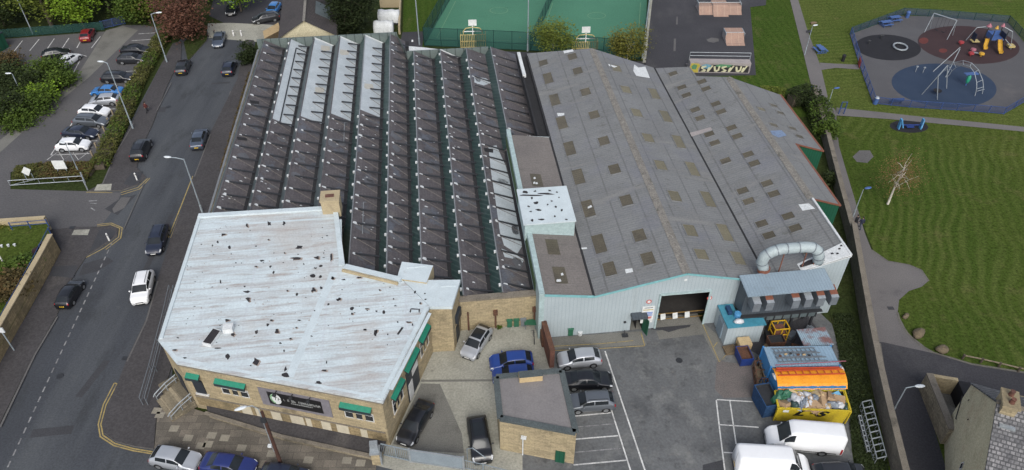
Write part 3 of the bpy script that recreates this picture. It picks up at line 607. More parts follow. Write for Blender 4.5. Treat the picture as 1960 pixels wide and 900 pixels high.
# stays: dark tie bar widened to include its shadow band, lead patch at its head and a drip line, one per truss
stay_pos = []
for i in range(10):
    k = 0; v = near_v[i]+.9+(i % 3)*.15
    while v < far_v(i)-1.0:
        if not (i == 8 and False): stay_pos.append((v, i))
        v += 2.44
stay_pos.sort()
rr = random.Random(5)
def stay(mb, i, v, patch=True):
    pu, ve, ze = slopes[i]; f = lambda u: ZP+(ze-ZP)*(u-pu)/(ve-pu)
    white = i in WHITE_FROM and v > WHITE_FROM[i]
    u0 = pu+(.55+rr.uniform(-.08, .08) if not white else 1.1); u1 = ve+.28
    if i < 9 and i != 8: mb.bar((u0, v, f(u0)+.05), (u1, v, ZV+.62), .19, .1, 0)
    else: mb.bar((u0, v, f(u0)+.05), (ve-.2, v, f(ve-.2)+.1), .19, .1, 0)
    mb.bar((u0+.05, v-.08, f(u0)+.02), (ve-.1, v-.85, f(ve-.1)+.02), .07, .02, 1)
    if white or rr.random() < .09: return
    w = rr.uniform(.26, .48); h = rr.uniform(.1, .24)
    pts = [(u0-w, v-h*.6), (u0-w*.2, v-h), (u0+w*.6, v-h*.5), (u0+w*1.1, v+h*.2), (u0+w*.3, v+h*.5), (u0-w*.4, v+h), (u0-w*.9, v+h*.6)]
    mb.add([(a, b, f(a)+.03) for a, b in pts], [tuple(range(7))], 2)
    if i < 9 and i != 8:
        mb.box(ve+STEEP-.3, ve+STEEP-.06, v-.13, v+.13, ZP-.2, ZP+.02, 2)
SM = [MT['steel_dark'], MT['fibre_brown'], MT['flash_white']]
for v, i in stay_pos[:98]:
    mb = MB(UT); stay(mb, i, v); mb.build('roof_stay', SM, shed)
mb = MB(UT)
for v, i in stay_pos[98:]: stay(mb, i, v)
tag(mb.build('roof_stay', SM, shed), kind='stuff')
# holes, slipped lights and oddments on the shed roof
for i, px in ((0, (487, 196, 9, 4)), (0, (463, 266, 10, 4)), (2, (672, 270, 4, 14)), (8, (935, 288, 9, 5))):
    mb = MB(UT); pu, ve, ze = slopes[i]; f = lambda u: ZP+(ze-ZP)*(u-pu)/(ve-pu)
    x, y, a, b = px; q = [(x-a, y-b), (x+a, y-b*.4), (x+a, y+b), (x-a*.8, y+b*.5)]
    mb.add([(*on_slope(*p, f)[:2], on_slope(*p, f)[2]+.03) for p in q], [(0, 1, 2, 3)]); mb.build('roof_hole' if i != 2 else 'slipped_light', MT['gutter_dark'] if i != 2 else MT['flash_white'], shed)
for i, px in ((4, (696, 418, 30)), (3, (660, 255, 20))):
    mb = MB(UT); pu, ve, ze = slopes[i]; f = lambda u: ZP+(ze-ZP)*(u-pu)/(ve-pu)
    a = on_slope(px[0], px[1]-px[2], f); b = on_slope(px[0]-2, px[1]+px[2], f); c = on_slope(px[0]+5, px[1]-px[2], f)
    mb.bar((a[0], a[1], a[2]+.06), (b[0], b[1], b[2]+.06), .12, .08); mb.bar((a[0], a[1], a[2]+.06), (c[0], c[1], c[2]+.06), .1, .06); mb.build('loose_batten', MT['lead'], shed)
mb = MB(UT)                      # frame on whitewashed bay
pu, ve, ze = slopes[1]; f = lambda u: ZP+(ze-ZP)*(u-pu)/(ve-pu)+.06
mb.bar((pu+.9, 85, f(pu+.9)), (pu+.9, 105.6, f(pu+.9)), .14, .08); mb.bar((pu+.9, 105.6, f(pu+.9)), (ve, 105.6, f(ve)), .14, .08)
mb.build('roof_rail', MT['steel_dark'], shed)
for i, x, y in ((2, 612, 172), (3, 659, 100), (4, 706, 165), (2, 623, 92)):
    pu, ve, ze = slopes[i]; f = lambda u: ZP+(ze-ZP)*(u-pu)/(ve-pu)
    q = [(x-8, y-5), (x+8, y-3), (x+9, y+5), (x-4, y+6), (x-9, y+3)]; mb = MB(UT)
    mb.add([(*on_slope(*p, f)[:2], on_slope(*p, f)[2]+.025) for p in q], [(0, 1, 2, 3, 4)]); mb.build('patched_panel', MT['panel_patch'], shed)
# ---------------------------------------------------------------- lean-to between shed and hall
VF = 48.3
WFR = Wall(U(0, VF), U(40, VF))
lt = root('lean_to', 'narrow low lean-to roof of brown corrugated sheets between shed and big grey hall', 'outbuilding', U(11, VF, 0), PHI)
fl = lambda u: 6.15+(u-8.7)*(5.42-6.15)/(13.3-8.7)
mb = MB(UT); v1 = 75.4
mb.add([(8.7, VF-.1, fl(8.7)), (13.32, VF-.1, fl(13.32)), (13.32, v1, fl(13.32)), (8.7, v1, fl(8.7))], [(0, 1, 2, 3)])
mb.build('roof', MT['fibre_brown'], lt)
mb = MB(UT); mb.add([(8.62, VF, 0), (13.5, VF, 0), (13.5, VF, 5.36), (8.62, VF, 6.1)], [(0, 1, 2, 3)]); mb.build('front_wall', MT['cladding'], lt); mb = MB(UT); mb.add([(8.62, 75.4, 0), (13.4, 75.4, 0), (13.4, 75.4, 5.5), (8.62, 75.4, 6.1)], [(0, 3, 2, 1)]); mb.build('rear_wall', MT['cladding'], lt)
mb = MB(UT); mb.box(8.2, 8.7, VF-.05, 76.4, 0, 6.32); mb.build('parapet', MT['parapet_pale'], lt)
mb = MB(UT); mb.box(8.1, 8.17, VF+2.2, 76.0, 4.4, 5.6); mb.build('mossy_flank', MT['moss_green'], lt)
mb = MB(UT); mb.bar((8.7, VF-.16, 6.12), (13.45, VF-.16, 5.4), .12, .2); mb.build('fascia', MT['trim_teal'], lt)
for x, y in ((1027, 345), (1058, 473), (1072, 527)):
    u, v, z = on_slope(x, y, fl); mb = MB(UT); hw, hl = .62, 1.15
    mb.add([(u-hw, v-hl, fl(u-hw)+.03), (u+hw, v-hl, fl(u+hw)+.03), (u+hw, v+hl, fl(u+hw)+.03), (u-hw, v+hl, fl(u-hw)+.03)], [(0, 1, 2, 3)])
    for k in range(3):
        if y == 473: break
        a = u+rr.uniform(-.4, .4); b = v+rr.uniform(-.9, .9); mb.add([(a-.12, b-.2, fl(a)+.07), (a+.14, b-.16, fl(a)+.07), (a+.1, b+.2, fl(a)+.07), (a-.1, b+.1, fl(a)+.07)], [(0, 1, 2, 3)], 1)
    mb.build('skylight', [MT['skylight'], MT['flash_white']], lt)
bx = root('roof_plant_box', 'square flat-topped white box with flaking black paint standing on the lean-to roof', 'plant room', U(10.5, 59.8, 5.6), PHI)
mb = MB(UT); mb.box(7.95, 13.1, 57.0, 62.6, 5.3, 7.42); mb.build('box_wall', MT['parapet_pale'], bx)
mb = MB(UT); mb.box(7.8, 13.2, 56.85, 62.75, 7.43, 7.58, 0)
def flake(mb, x, y, w, h, z, seed, m=1, T=None):
    r2 = random.Random(seed); n = 9; pts = []
    for k in range(n):
        a = 2*math.pi*k/n; q = r2.uniform(.45, 1.15); p = G(x+w*q*math.cos(a), y+h*q*math.sin(a), z); pts.append((*uvof(p), z))
    mb.add(pts[::-1], [tuple(range(n))], m)
bar_ = [(1014, 374, 26, 2), (1045, 371, 22, 2)]
for k, (x, y, w, h) in enumerate(bar_+[(1005, 368, 5, 4), (1024, 366, 4, 2), (1018, 380, 3, 3), (1026, 388, 5, 3), (1030, 402, 7, 2.5), (1016, 405, 4, 2), (1052, 365, 4, 2), (1056, 385, 3, 2), (1064, 396, 2.5, 3), (1036, 420, 8, 2), (1018, 422, 4, 3), (1075, 402, 3, 3), (1062, 414, 3, 2), (1048, 392, 2, 2), (1070, 378, 2, 2), (1012, 395, 3, 2), (1066, 368, 3, 2), (1084, 420, 3, 2)]):
    flake(mb, x, y, w, h, 7.59, k)
mb.build('box_roof', [MT['roof_edge_white'], MT['roof_torn']], bx)
# ---------------------------------------------------------------- big grey hall
hall = root('workshop_hall', 'big grey twin-pitched hall with rows of brown skylights and an open roller door', 'warehouse', U(22, VF, 0), PHI)
UL, UR, UE = 13.5, 22.2, 30.65; ZE, ZR = 5.4, 7.42
fL = lambda u: ZE+(u-UL)*(ZR-ZE)/(UR-UL); fR = lambda u: ZR-(u-UR)*(ZR-ZE)/(UE-UR)
mb = MB(UT)
mb.add([(UL, VF-.15, ZE), (UR, VF-.15, ZR), (UR, 93.9, ZR), (UL, 97.3, ZE)], [(0, 1, 2, 3)])
mb.add([(UR, VF-.15, ZR), (UE, VF-.15, ZE), (UE, 91.0, ZE), (UR, 93.9, ZR)], [(0, 1, 2, 3)])
mb.add([(UL, 97.3, ZE), (UR, 93.9, ZR), (UE, 91, ZE), (UE, 91, 0), (UL, 97.3, 0)], [(0, 1, 2, 3, 4)])
mb.build('roof', MT['fibre_cement'], hall)
mb = MB(UT)
for i in range(46):
    a = VF-.1+i*(93.8-VF)/46; b = VF-.1+(i+1)*(93.8-VF)/46-.03; j = rr.uniform(-.015, .02)
    mb.add([(UR-.42, a, fL(UR-.42)+.05), (UR, a, ZR+.12+j), (UR+.42, a, fR(UR+.42)+.05), (UR+.42, b, fR(UR+.42)+.05), (UR, b, ZR+.12+j), (UR-.42, b, fL(UR-.42)+.05)], [(0, 1, 4, 5), (1, 2, 3, 4)])
mb.build('ridge_cap', MT['ridge_tile'], hall)
for nm, u in (('valley_gutter', UL-.06), ('valley_gutter', UE)):
    mb = MB(UT); mb.box(u-.11, u+.11, VF-.1, 96.5 if u < 20 else 91, ZE-.02, ZE+.045); mb.build(nm, MT['gutter_dark'], hall)
mb = MB(UT); mb.box(12.2, 13.3, 76.0, 97, 4.9, 5.05); mb.box(12.0, 12.25, 76, 97.4, 4.4, 5.5); mb.box(13.3, 13.42, 76, 97, 4.9, 5.5); mb.build('side_gutter', MT['gutter_dark'], hall)
mb = MB(UT); mb.box(12.05, 12.5, 90.6, 97.2, 5.3, 5.75); mb.build('white_upstand', MT['flash_white'], hall)
# skylights, set out on a regular grid of sheets
pA = [93.39, 89.05, 83.37, 77.84, 72.1, 66.46, 60.71, 55.0]; pB = [93.0, 88.9, 83.3, 77.7, 71.9, 66.2, 60.5, 54.8, 51.3]
def sky(par, f, u, v, hw, hl, mat, chip=None):
    mb = MB(UT); mb.add([(u-hw, v-hl, f(u-hw)+.03), (u+hw, v-hl, f(u+hw)+.03), (u+hw, v+hl, f(u+hw)+.03), (u-hw, v+hl, f(u-hw)+.03)], [(0, 1, 2, 3)])
    q = [(u-hw, v-hl), (u+hw, v-hl), (u+hw, v+hl), (u-hw, v+hl)]
    for k in range(4): a, b = q[k], q[(k+1) % 4]; mb.bar((a[0], a[1], f(a[0])+.03), (b[0], b[1], f(b[0])+.03), .09, .1, 2)
    if chip: mb.add([(chip[0]-.25, chip[1]-.2, f(chip[0]-.25)+.05), (chip[0]+.25, chip[1]-.1, f(chip[0]+.25)+.05), (chip[0]+.2, chip[1]+.25, f(chip[0]+.2)+.05), (chip[0]-.2, chip[1]+.1, f(chip[0]-.2)+.05)], [(0, 1, 2, 3)], 1)
    mb.build('skylight', [MT[mat], MT['flash_white'], MT['fibre_cement']], par)
for v in pA: sky(hall, fL, 15.3, v+rr.uniform(-.05, .05), .62, 1.42 if v < 92 else .8, 'skylight', (15.5, v+.2) if abs(v-60.71) < .1 else None)
sky(hall, fL, 15.55, 51.2, .6, .98, 'skylight')
for v in pB: sky(hall, fL, 19.3, v, .63, .9, 'skylight')
for v in [88.8, 83.1, 77.4, 71.75, 66.2, 60.5, 54.8, 51.2]: sky(hall, fR, 24.6, v, .66, .95 if v > 52 else .8, 'skylight_b')
for v in [83.2, 77.6, 71.9, 66.3, 60.7, 55.1, 51.2]: sky(hall, fR, 28.5, v, .62, 1.4 if v > 52 else 1.0, 'skylight_b')
for f, pts in ((fR, [(1214, 124), (1222, 130), (1235, 128), (1240, 140), (1244, 150), (1230, 148), (1218, 146), (1212, 136)]), (fL, [(1078, 98), (1096, 95), (1098, 99), (1080, 103)]), (fR, [(1164, 123), (1182, 128), (1176, 130), (1166, 127)]), (fL, [(1066, 217), (1080, 217), (1080, 222), (1068, 223)]), (fL, [(1196, 516), (1210, 514), (1212, 521), (1198, 524)]), (fL, [(1098, 476), (1123, 474), (1124, 477), (1100, 479)])):
    q = [on_slope(*p, f) for p in pts]; mb = MB(UT); mb.add([(a, b, c+.04) for a, b, c in q], [tuple(range(len(q)))]); mb.build('white_patch', MT['flash_white'], hall)
# front gable with the door openings cut out
u0, _ = WFR.hit(1259, 600); u1, _ = WFR.hit(1348, 600); zd = 4.75
pd0, pd1, zpd = WFR.hit(1206, 625)[0], WFR.hit(1229, 622)[0], 2.2
mb = MB(lambda p: U(p[0], VF, p[1]) if len(p) == 2 else U(*p))
def gw(*pts): mb.add([(p[0], VF, p[1]) for p in pts], [tuple(range(len(pts)))])
gw((UL, 0), (pd0, 0), (pd0, fL(pd0)), (UL, ZE)); gw((pd0, zpd), (pd1, zpd), (pd1, fL(pd1)), (pd0, fL(pd0)))
gw((pd1, 0), (u0, 0), (u0, fL(u0)), (pd1, fL(pd1))); gw((u0, zd), (u1, zd), (u1, fR(u1)), (UR, ZR), (u0, fL(u0)))
gw((u1, 0), (UE, 0), (UE, ZE), (u1, fR(u1)))
mb.build('gable_wall', MT['cladding'], hall)
mb = MB(UT); mb.bar((UL, VF-.17, ZE-.03), (UR, VF-.17, ZR-.03), .1, .17); mb.bar((UR, VF-.17, ZR-.03), (UE-1.2, VF-.17, fR(UE-1.2)-.03), .1, .17); mb.build('verge_trim', MT['trim_teal'], hall)
mb = MB(UT)                     # dark space inside both doors; inner floor painted dark as shade
for a, b, zz, dp in ((u0, u1, zd, 14), (pd0, pd1, zpd, 3)):
    mb.add([(a, VF, .03), (b, VF, .03), (b, VF+1.4, .03), (a, VF+1.4, .03)], [(0, 1, 2, 3)], 1); mb.add([(a-1.9, VF+1.4, .03), (b+1.9, VF+1.4, .03), (b+1.9, VF+dp, .03), (a-1.9, VF+dp, .03)] if dp > 5 else [(a, VF+1.4, .03), (b, VF+1.4, .03), (b, VF+dp, .03), (a, VF+dp, .03)], [(0, 1, 2, 3)], 0)
    e = .02 if dp > 5 else .0
    x0, x1 = (a-2, b+2) if dp > 5 else (a, b)
    mb.add([(x0, VF+.05, 0), (x0, VF+dp, 0), (x0, VF+dp, zz+.2), (x0, VF+.05, zz+.2)], [(0, 1, 2, 3)]); mb.add([(x1, VF+.05, 0), (x1, VF+dp, 0), (x1, VF+dp, zz+.2), (x1, VF+.05, zz+.2)], [(3, 2, 1, 0)])
    mb.add([(x0, VF+dp, 0), (x1, VF+dp, 0), (x1, VF+dp, zz+.2), (x0, VF+dp, zz+.2)], [(0, 1, 2, 3)])
    mb.add([(x0, VF+.05, zz+.2), (x1, VF+.05, zz+.2), (x1, VF+dp, zz+.2), (x0, VF+dp, zz+.2)], [(0, 1, 2, 3)])
mb.build('interior', [MT['interior'], MT['concrete_stained']], hall)
mb = MB(UT); mb.bar((u0-.08, VF-.06, 0), (u0-.08, VF-.06, zd+.1), .18, .1); mb.bar((u1+.08, VF-.06, 0), (u1+.08, VF-.06, zd+.1), .18, .1); mb.box(u0-.15, u1+.15, VF-.2, VF-.02, zd, zd+.16)
mb.build('door_frame', MT['parapet_pale'], hall)
mb = MB(UT); mb.box(pd0-.15, pd1+.2, VF-.75, VF-.02, 2.25, 2.55); mb.build('door_hood', MT['clad_dark'], hall)
mb = MB(UT); mb.bar((pd1, VF-.05, 1.07), (pd1+.3, VF-.95, 1.07), .06, 2.1); mb.build('open_door', MT['clad_green'], hall)
mb = MB(UT); mb.disc((22.2, VF-.08, 6.55), .16, (0, -1, 0)); mb.build('wall_lamp', MT['flash_white'], hall)
for s_, z_ in (WFR.hit(1211, 600), WFR.hit(1196, 616)):
    mb = MB(UT); mb.box(s_-.12, s_+.12, VF-.12, VF-.01, z_-.1, z_+.1); mb.build('wall_box', MT['steel_dark'], hall)
sa = WFR.hit(1240, 595)
sg = root('safety_sign', 'white safety notice board with blue and red lines beside the roller door', 'sign', U(sa[0], VF-.05, 1.2), PHI)
mb = MB(UT); mb.box(sa[0]-.62, sa[0]+.62, VF-.1, VF-.03, 1.0, 3.3); mb.build('board', MT['sign_white'], sg)
mb = MB(UT)
for k, (z, w, m) in enumerate([(3.08, .42, 2), (2.8, .5, 3), (2.4, .5, 0), (2.2, .46, 0), (2.0, .5, 0), (1.75, .46, 1), (1.6, .4, 1)]): mb.box(sa[0]-w, sa[0]+w, VF-.106, VF-.101, z, z+.12, m)
mb.build('lettering', [MT['sign_blue'], MT['sign_red'], MT['line_faint'], MT['court_yellow']], sg)
sgn = WFR.hit(1237, 577)
for (x, y, lab) in ((1242, 577, 'small round red and white warning sign above the safety notice board'), (1358, 570, 'small red and white warning plate on the wall right of the roller door')):
    s_, z_ = WFR.hit(x, y); mb = MB(UT); mb.disc((s_, VF-.05, z_), .27, (0, -1, 0), 12, 0); mb.disc((s_, VF-.06, z_), .17, (0, -1, 0), 12, 1)
    tag(mb.build('warning_sign', [MT['sign_red'], MT['sign_white']]), lab, 'sign')
sf = root('safety_barrier', 'low yellow barrier with white panels just inside the roller door', 'barrier', U((u0+u1)/2, VF+.9, 0), PHI)
mb = MB(UT)
for z in (.2, 1.0): mb.bar((u0-.3, VF+.9, z), (u1+.3, VF+.9, z), .07, .08)
MT['barrier_rail'] = plain('barrier_rail', (.24, .15, .05), .6)
mb.build('rail', MT['barrier_rail'], sf)
for k in range(3):
    q = u0+.9+k*1.25; mb = MB(UT); mb.bar((q+.12, VF+.82, .22), (q, VF+.84, 1.02), .5, .05, up=(0, 1, 0)); mb.build('panel', MT['sign_white'], sf)
# ---------------------------------------------------------------- second grey hall, stepped along the lane
h2 = root('stepped_hall', 'grey asbestos-roofed hall with paired skylights and green stepped flank along the park wall', 'warehouse', U(36, VF, 0), PHI)
U2, Z2 = 38.2, 7.9; f2 = lambda u: ZE+(u-UE)*(Z2-ZE)/(U2-UE); f3 = lambda u: Z2-(u-U2)*.352
e1 = on_slope(1320, 128, f2); e2 = on_slope(1333, 146, f2)
mb = MB(UT)
q = [(UE, VF-.1), (U2, VF-.1), (U2, 83.0), (e2[0], e2[1]), (e1[0], e1[1]), (UE, 90.9)]
mb.add([(a, b, f2(a)+.01) for a, b in q], [tuple(range(6))])
q = [(U2, 57.2), (41.6, 57.2), (41.6, 68.8), (45.3, 68.8), (45.3, 81.9), (U2, 83.0)]
mb.add([(a, b, f3(a)+.01) for a, b in q], [tuple(range(6))])
mb.build('roof', MT['fibre_cement'], h2)
mb = MB(UT)
for i in range(34):
    a = 57.2+i*(83-57.2)/34; b = 57.2+(i+1)*(83-57.2)/34-.03
    mb.add([(U2-.45, a, f2(U2-.45)+.06), (U2, a, Z2+.12), (U2+.45, a, f3(U2+.45)+.06), (U2+.45, b, f3(U2+.45)+.06), (U2, b, Z2+.12), (U2-.45, b, f2(U2-.45)+.06)], [(0, 1, 4, 5), (1, 2, 3, 4)])
mb.build('ridge_cap', MT['ridge_tile'], h2)
mb = MB(UT); mb.add([(UE, VF, 0), (U2, VF, 0), (U2, VF, Z2), (UE, VF, ZE)], [(0, 1, 2, 3)]); mb.build('front_wall', MT['cladding'], h2)
mb = MB(UT)
for a, b, c in ((U2, VF, 57.2), (41.6, 57.2, 68.8), (45.3, 68.8, 81.9)):
    zt = f3(a) if a > 39 else Z2
    mb.add([(a, b, 0), (a, c, 0), (a, c, zt), (a, b, zt)], [(0, 1, 2, 3)])
q = [(45.3, 81.9), (U2, 83.0), (e2[0], e2[1]), (e1[0], e1[1]), (UE, 90.9)]
for i in range(4):
    zz = lambda u: f2(u) if u <= U2 else f3(u)
    mb.add([(q[i][0], q[i][1], 0), (q[i+1][0], q[i+1][1], 0), (q[i+1][0], q[i+1][1], zz(q[i+1][0])), (q[i][0], q[i][1], zz(q[i][0]))], [(0, 1, 2, 3)])
mb.build('side_wall', MT['cladding_side'], h2)
for a, b, v in ((U2, 41.6, 57.2), (41.6, 45.3, 68.8)):
    mb = MB(UT); mb.add([(a, v, 0), (b, v, 0), (b, v, f3(b)-.06), (a, v, f3(a)-.06)], [(0, 1, 2, 3)]); mb.build('step_wall', MT['clad_green'], h2)
    mb = MB(UT); mb.bar((a, v-.1, f3(a)), (b+.1, v-.1, f3(b)), .12, .16); mb.build('step_trim', MT['trim_rust'], h2)
for a, b, c in ((41.65, 57.2, 68.8), (45.35, 68.8, 81.9)):
    mb = MB(UT); mb.bar((a, b, f3(a)), (a, c, f3(a)), .22, .14); mb.build('eaves_trim', MT['trim_rust'], h2)
for x, y in [(617, 132), (653, 188), (672, 220), (708, 280), (728, 314), (765, 380), (788, 416), (832, 489), (902, 612), (927, 655), (980, 747), (1010, 795), (735, 165), (752, 194), (792, 256), (814, 288), (857, 354), (880, 389), (925, 463), (950, 500), (1002, 582), (1030, 625), (1088, 716), (1118, 765)]:
    u, v, z = on_slope(1000+x/2.142, 80+y/2.142, f2); sky(h2, f2, u, v, .58, .52, 'skylight')
sky(h2, f2, 35.2, 50.6, .6, .52, 'skylight_b')
for x, y in [(1030, 263), (1058, 293), (1030, 343), (1107, 357), (1135, 390), (980, 278)]:
    u, v, z = on_slope(1000+x/2.142, 80+y/2.142, f3); sky(h2, f3, u, v, .55, .42, 'skylight_b' if x < 1000 else 'skylight')
def onf(pts, f, dz, m):
    q = [on_slope(*p, f) for p in pts]; mb = MB(UT); mb.add([(a, b, c+dz) for a, b, c in q], [tuple(range(len(q)))]); mb.build('roof_patch', MT[m], h2)
MT['patch_blue'] = M('patch_blue', (.17, .24, .36), (.14, .18, .26), fine=.2, scale=2)
onf([(1474, 251), (1496, 250), (1506, 260), (1490, 264), (1478, 258)], f3, .04, 'patch_blue')
onf([(1320, 255), (1360, 244), (1364, 250), (1324, 262)], f2, .04, 'ramp_grey')
onf([(1528, 392), (1548, 390), (1560, 400), (1536, 404)], f2, .04, 'flash_white')
mb = MB(UT)
mb.add([(33.6, VF-.05, f2(33.6)+.1), (U2+.1, VF-.05, f2(U2+.1)+.16), (U2+.1, 50.1, f2(U2+.1)+.16), (35.6, 49.55, f2(35.6)+.12), (33.6, 49.2, f2(33.6)+.1)], [(0, 1, 2, 3, 4)])
mb.add([(33.6, VF-.05, f2(33.6)+.1), (U2+.1, VF-.05, f2(U2+.1)+.16), (U2+.1, VF-.05, f2(U2)-.15), (33.6, VF-.05, f2(33.6)-.15)], [(3, 2, 1, 0)])
mb.add([(33.7, 48.6, f2(33.7)+.13), (35.9, 48.55, f2(35.9)+.15), (35.9, 49.1, f2(35.9)+.15), (34.6, 49.2, f2(34.6)+.14), (33.7, 48.9, f2(33.7)+.13)], [(0, 1, 2, 3, 4)], 1)
for a, b in ((36.8, 49.1), (37.6, 49.4), (37.9, 49.7), (37.2, 48.9)): mb.add([(a-.15, b-.1, f2(a)+.17), (a+.15, b-.08, f2(a)+.19), (a+.1, b+.12, f2(a)+.19), (a-.1, b+.1, f2(a)+.17)], [(0, 1, 2, 3)], 1)
mb.build('white_parapet', [MT['flash_white'], MT['roof_torn']], h2)
mb = MB(UT); mb.bar((U2, VF, f2(U2)+.1), (U2, 57.1, Z2+.1), .2, .16); mb.build('verge_flashing', MT['flash_white'], h2)
# ---------------------------------------------------------------- dust extraction unit
de = root('dust_extractor', 'grey dust extraction unit with sloping canopy, six hoods and big curved duct', 'extractor', U(31.6, 47, 0), PHI)
fc = lambda v: 6.25+(v-45.7)*.12
mb = MB(UT); a, b = 27.45, 35.95
mb.add([(a, 45.7, fc(45.7)), (b, 45.75, fc(45.7)), (b, 48.25, fc(48.2)), (a, 48.25, fc(48.2))], [(0, 1, 2, 3)])
mb.add([(a, 45.7, fc(45.7)), (b, 45.75, fc(45.7)), (b, 45.75, fc(45.7)-.12), (a, 45.7, fc(45.7)-.12)], [(3, 2, 1, 0)])
mb.add([(a, 45.7, fc(45.7)-.12), (b, 45.75, fc(45.7)-.12), (b, 48.25, fc(48.2)-.12), (a, 48.25, fc(48.2)-.12)], [(3, 2, 1, 0)])
mb.build('canopy', MT['clad_blue_grey'], de)
mb = MB(UT); mb.box(27.7, 35.8, 46.55, 48.2, 2.75, 6.05); mb.build('casing', MT['clad_dark'], de)
mb = MB(UT); mb.box(28.6, 35.4, 46.3, 48.0, 2.0, 2.7); mb.build('hopper', MT['glazing_grey'], de)
mb = MB(UT)
for k in range(9): mb.box(28.55+k*.85, 28.63+k*.85, 46.2, 46.3, 1.95, 2.75)
mb.box(27.6, 35.9, 46.15, 46.5, 2.68, 2.8); mb.build('hopper_rib', MT['steel_dark'], de)
for u in (28.9, 31.0, 33.2, 35.3):
    for v in (46.5, 47.9):
        mb = MB(UT); mb.box(u-.1, u+.1, v-.1, v+.1, 0, 2.0); mb.build('support_leg', MT['steel_dark'], de)
WC = Wall(U(0, 45.95), U(40, 45.95))
for k, x in enumerate((1445, 1469, 1517, 1540, 1563, 1587)):
    s_, z_ = WC.hit(x, 575); mb = MB(UT)
    y0, y1 = 45.25, 46.56
    mb.add([(s_-.36, y0, 4.55), (s_+.36, y0, 4.55), (s_+.36, y0, 5.6), (s_-.36, y0, 5.6), (s_-.36, y1, 5.95), (s_+.36, y1, 5.95), (s_-.36, y1, 4.55), (s_+.36, y1, 4.55)],
           [(0, 1, 2, 3), (0, 3, 4, 6), (1, 7, 5, 2), (0, 6, 7, 1)], 0)
    mb.add([(s_-.36, y0, 5.6), (s_+.36, y0, 5.6), (s_+.36, y1, 5.95), (s_-.36, y1, 5.95)], [(0, 1, 2, 3)], 1)
    if k in (1, 2, 4, 5): mb.add([(s_-.37, 45.55, 5.7), (s_+.37, 45.55, 5.7), (s_+.37, 46.57, 5.98), (s_-.37, 46.57, 5.98)], [(0, 1, 2, 3)], 2)
    mb.build('air_hood', [MT['galv_dull'], MT['galv'], MT['trim_rust']], de)
path = [G(1462, 516, 6.6), G(1458, 502, 7.5), G(1464, 490, 8.4), G(1478, 482, 8.9), G(1494, 477, 9.1), G(1515, 475, 9.1), G(1540, 473, 9.1), G(1556, 474, 9.0), G(1566, 481, 8.6), G(1567, 491, 8.0), G(1566, 500, 7.1)]
sm = []
for i in range(len(path)-1):
    for t in (0, .5): sm.append(path[i].lerp(path[i+1], t))
sm.append(path[-1])
mb = MB(); mb.tube(sm, .52, 14); mb.build('duct', MT['duct'], de, smooth=True)
for i in (2, 5, 7, 9, 11, 14, 16, 18):
    mb = MB(); d = (sm[i+1]-sm[i-1]).normalized()*.05; mb.tube([sm[i]-d, sm[i]+d], .555, 14); mb.build('duct_band', MT['galv_dull'], de)
mb = MB(); 
for i in (9, 13, 16): p = sm[i]; q = uvof(p); mb.bar(p-Vector((0, 0, .4)), (p.x, p.y, f2(min(q[0], U2))), .08)
p = sm[0]; mb.tube([p+Vector((0, 0, -.25)), p+Vector((0, 0, .25))], .58, 12); mb.build('duct_support', MT['trim_rust'], de)
# ---------------------------------------------------------------- white roofed stone office
ofp = [(-25.7, 63.7), (-11.3, 63.4), (-10.0, 54.0), (-4.5, 51.5), (-2.0, 47.7), (-6.12, 37.5), (-23.6, 43.6), (-25.75, 46.4)]
ZO = 6.4
of = root('office_block', 'cream stone office with flat peeling white roof on the street corner', 'office building', U(-15, 48, 0), PHI)
inset = lambda P_, d: [(p[0]+(c0-p[0])*d, p[1]+(c1-p[1])*d) for p in P_ for c0, c1 in ((-15, 50),)]
mb = MB(UT); mb.prism(inset(ofp, .012), 0, ZO-.3, 0); mb.build('wall', MT['stone'], of)
mb = MB(UT); mb.prism(inset(ofp, .004), ZO-.42, ZO-.2, 0, bottom=True); mb.build('cornice', MT['coping'], of)
mb = MB(UT); mb.prism(ofp, ZO-.2, ZO, 0, 0, bottom=True)
zz = ZO+.006
z5 = [(218, 455, 3, 4), (345, 445, 5, 5), (430, 445, 3, 5), (80, 508, 5, 3), (50, 550, 3, 3), (118, 578, 3, 4), (343, 537, 2.5, 2), (270, 574, 2, 2), (520, 582, 8, 4), (500, 645, 11, 3), (308, 657, 5, 2.5), (352, 690, 3, 3), (702, 640, 3, 8), (598, 745, 6, 4), (640, 750, 4, 4), (600, 825, 5, 5), (710, 757, 4, 3), (220, 835, 8, 2.5), (225, 880, 5, 6), (742, 880, 4, 3), (370, 725, 3, 4), (270, 690, 3, 2), (505, 850, 3, 3), (67, 780, 2, 5), (434, 613, 2, 2), (545, 677, 2, 2), (155, 670, 2, 2), (620, 640, 6, 3), (640, 690, 5, 3), (610, 700, 4, 2), (450, 830, 2, 2), (205, 805, 3, 2), (20, 570, 2, 2)]
z6 = [(465, 40, 6, 3), (180, 140, 4, 2), (465, 248, 5, 7), (632, 275, 7, 8), (800, 352, 9, 6), (990, 398, 10, 4), (752, 105, 6, 6), (635, 105, 4, 5), (697, 65, 3, 4), (498, 120, 4, 5), (405, 200, 9, 1.6), (225, 256, 6, 1.8), (830, 145, 3, 3), (770, 172, 3, 2), (790, 215, 2, 3), (1020, 328, 7, 2.5), (1318, 112, 4, 6), (1255, 95, 4, 2), (860, 82, 3, 2), (948, 130, 3, 1.5), (600, 300, 2, 1.5), (165, 210, 5, 1.5), (1035, 280, 1.5, 4), (800, 320, 4, 6), (720, 40, 4, 1.8), (880, 40, 5, 1.5)]
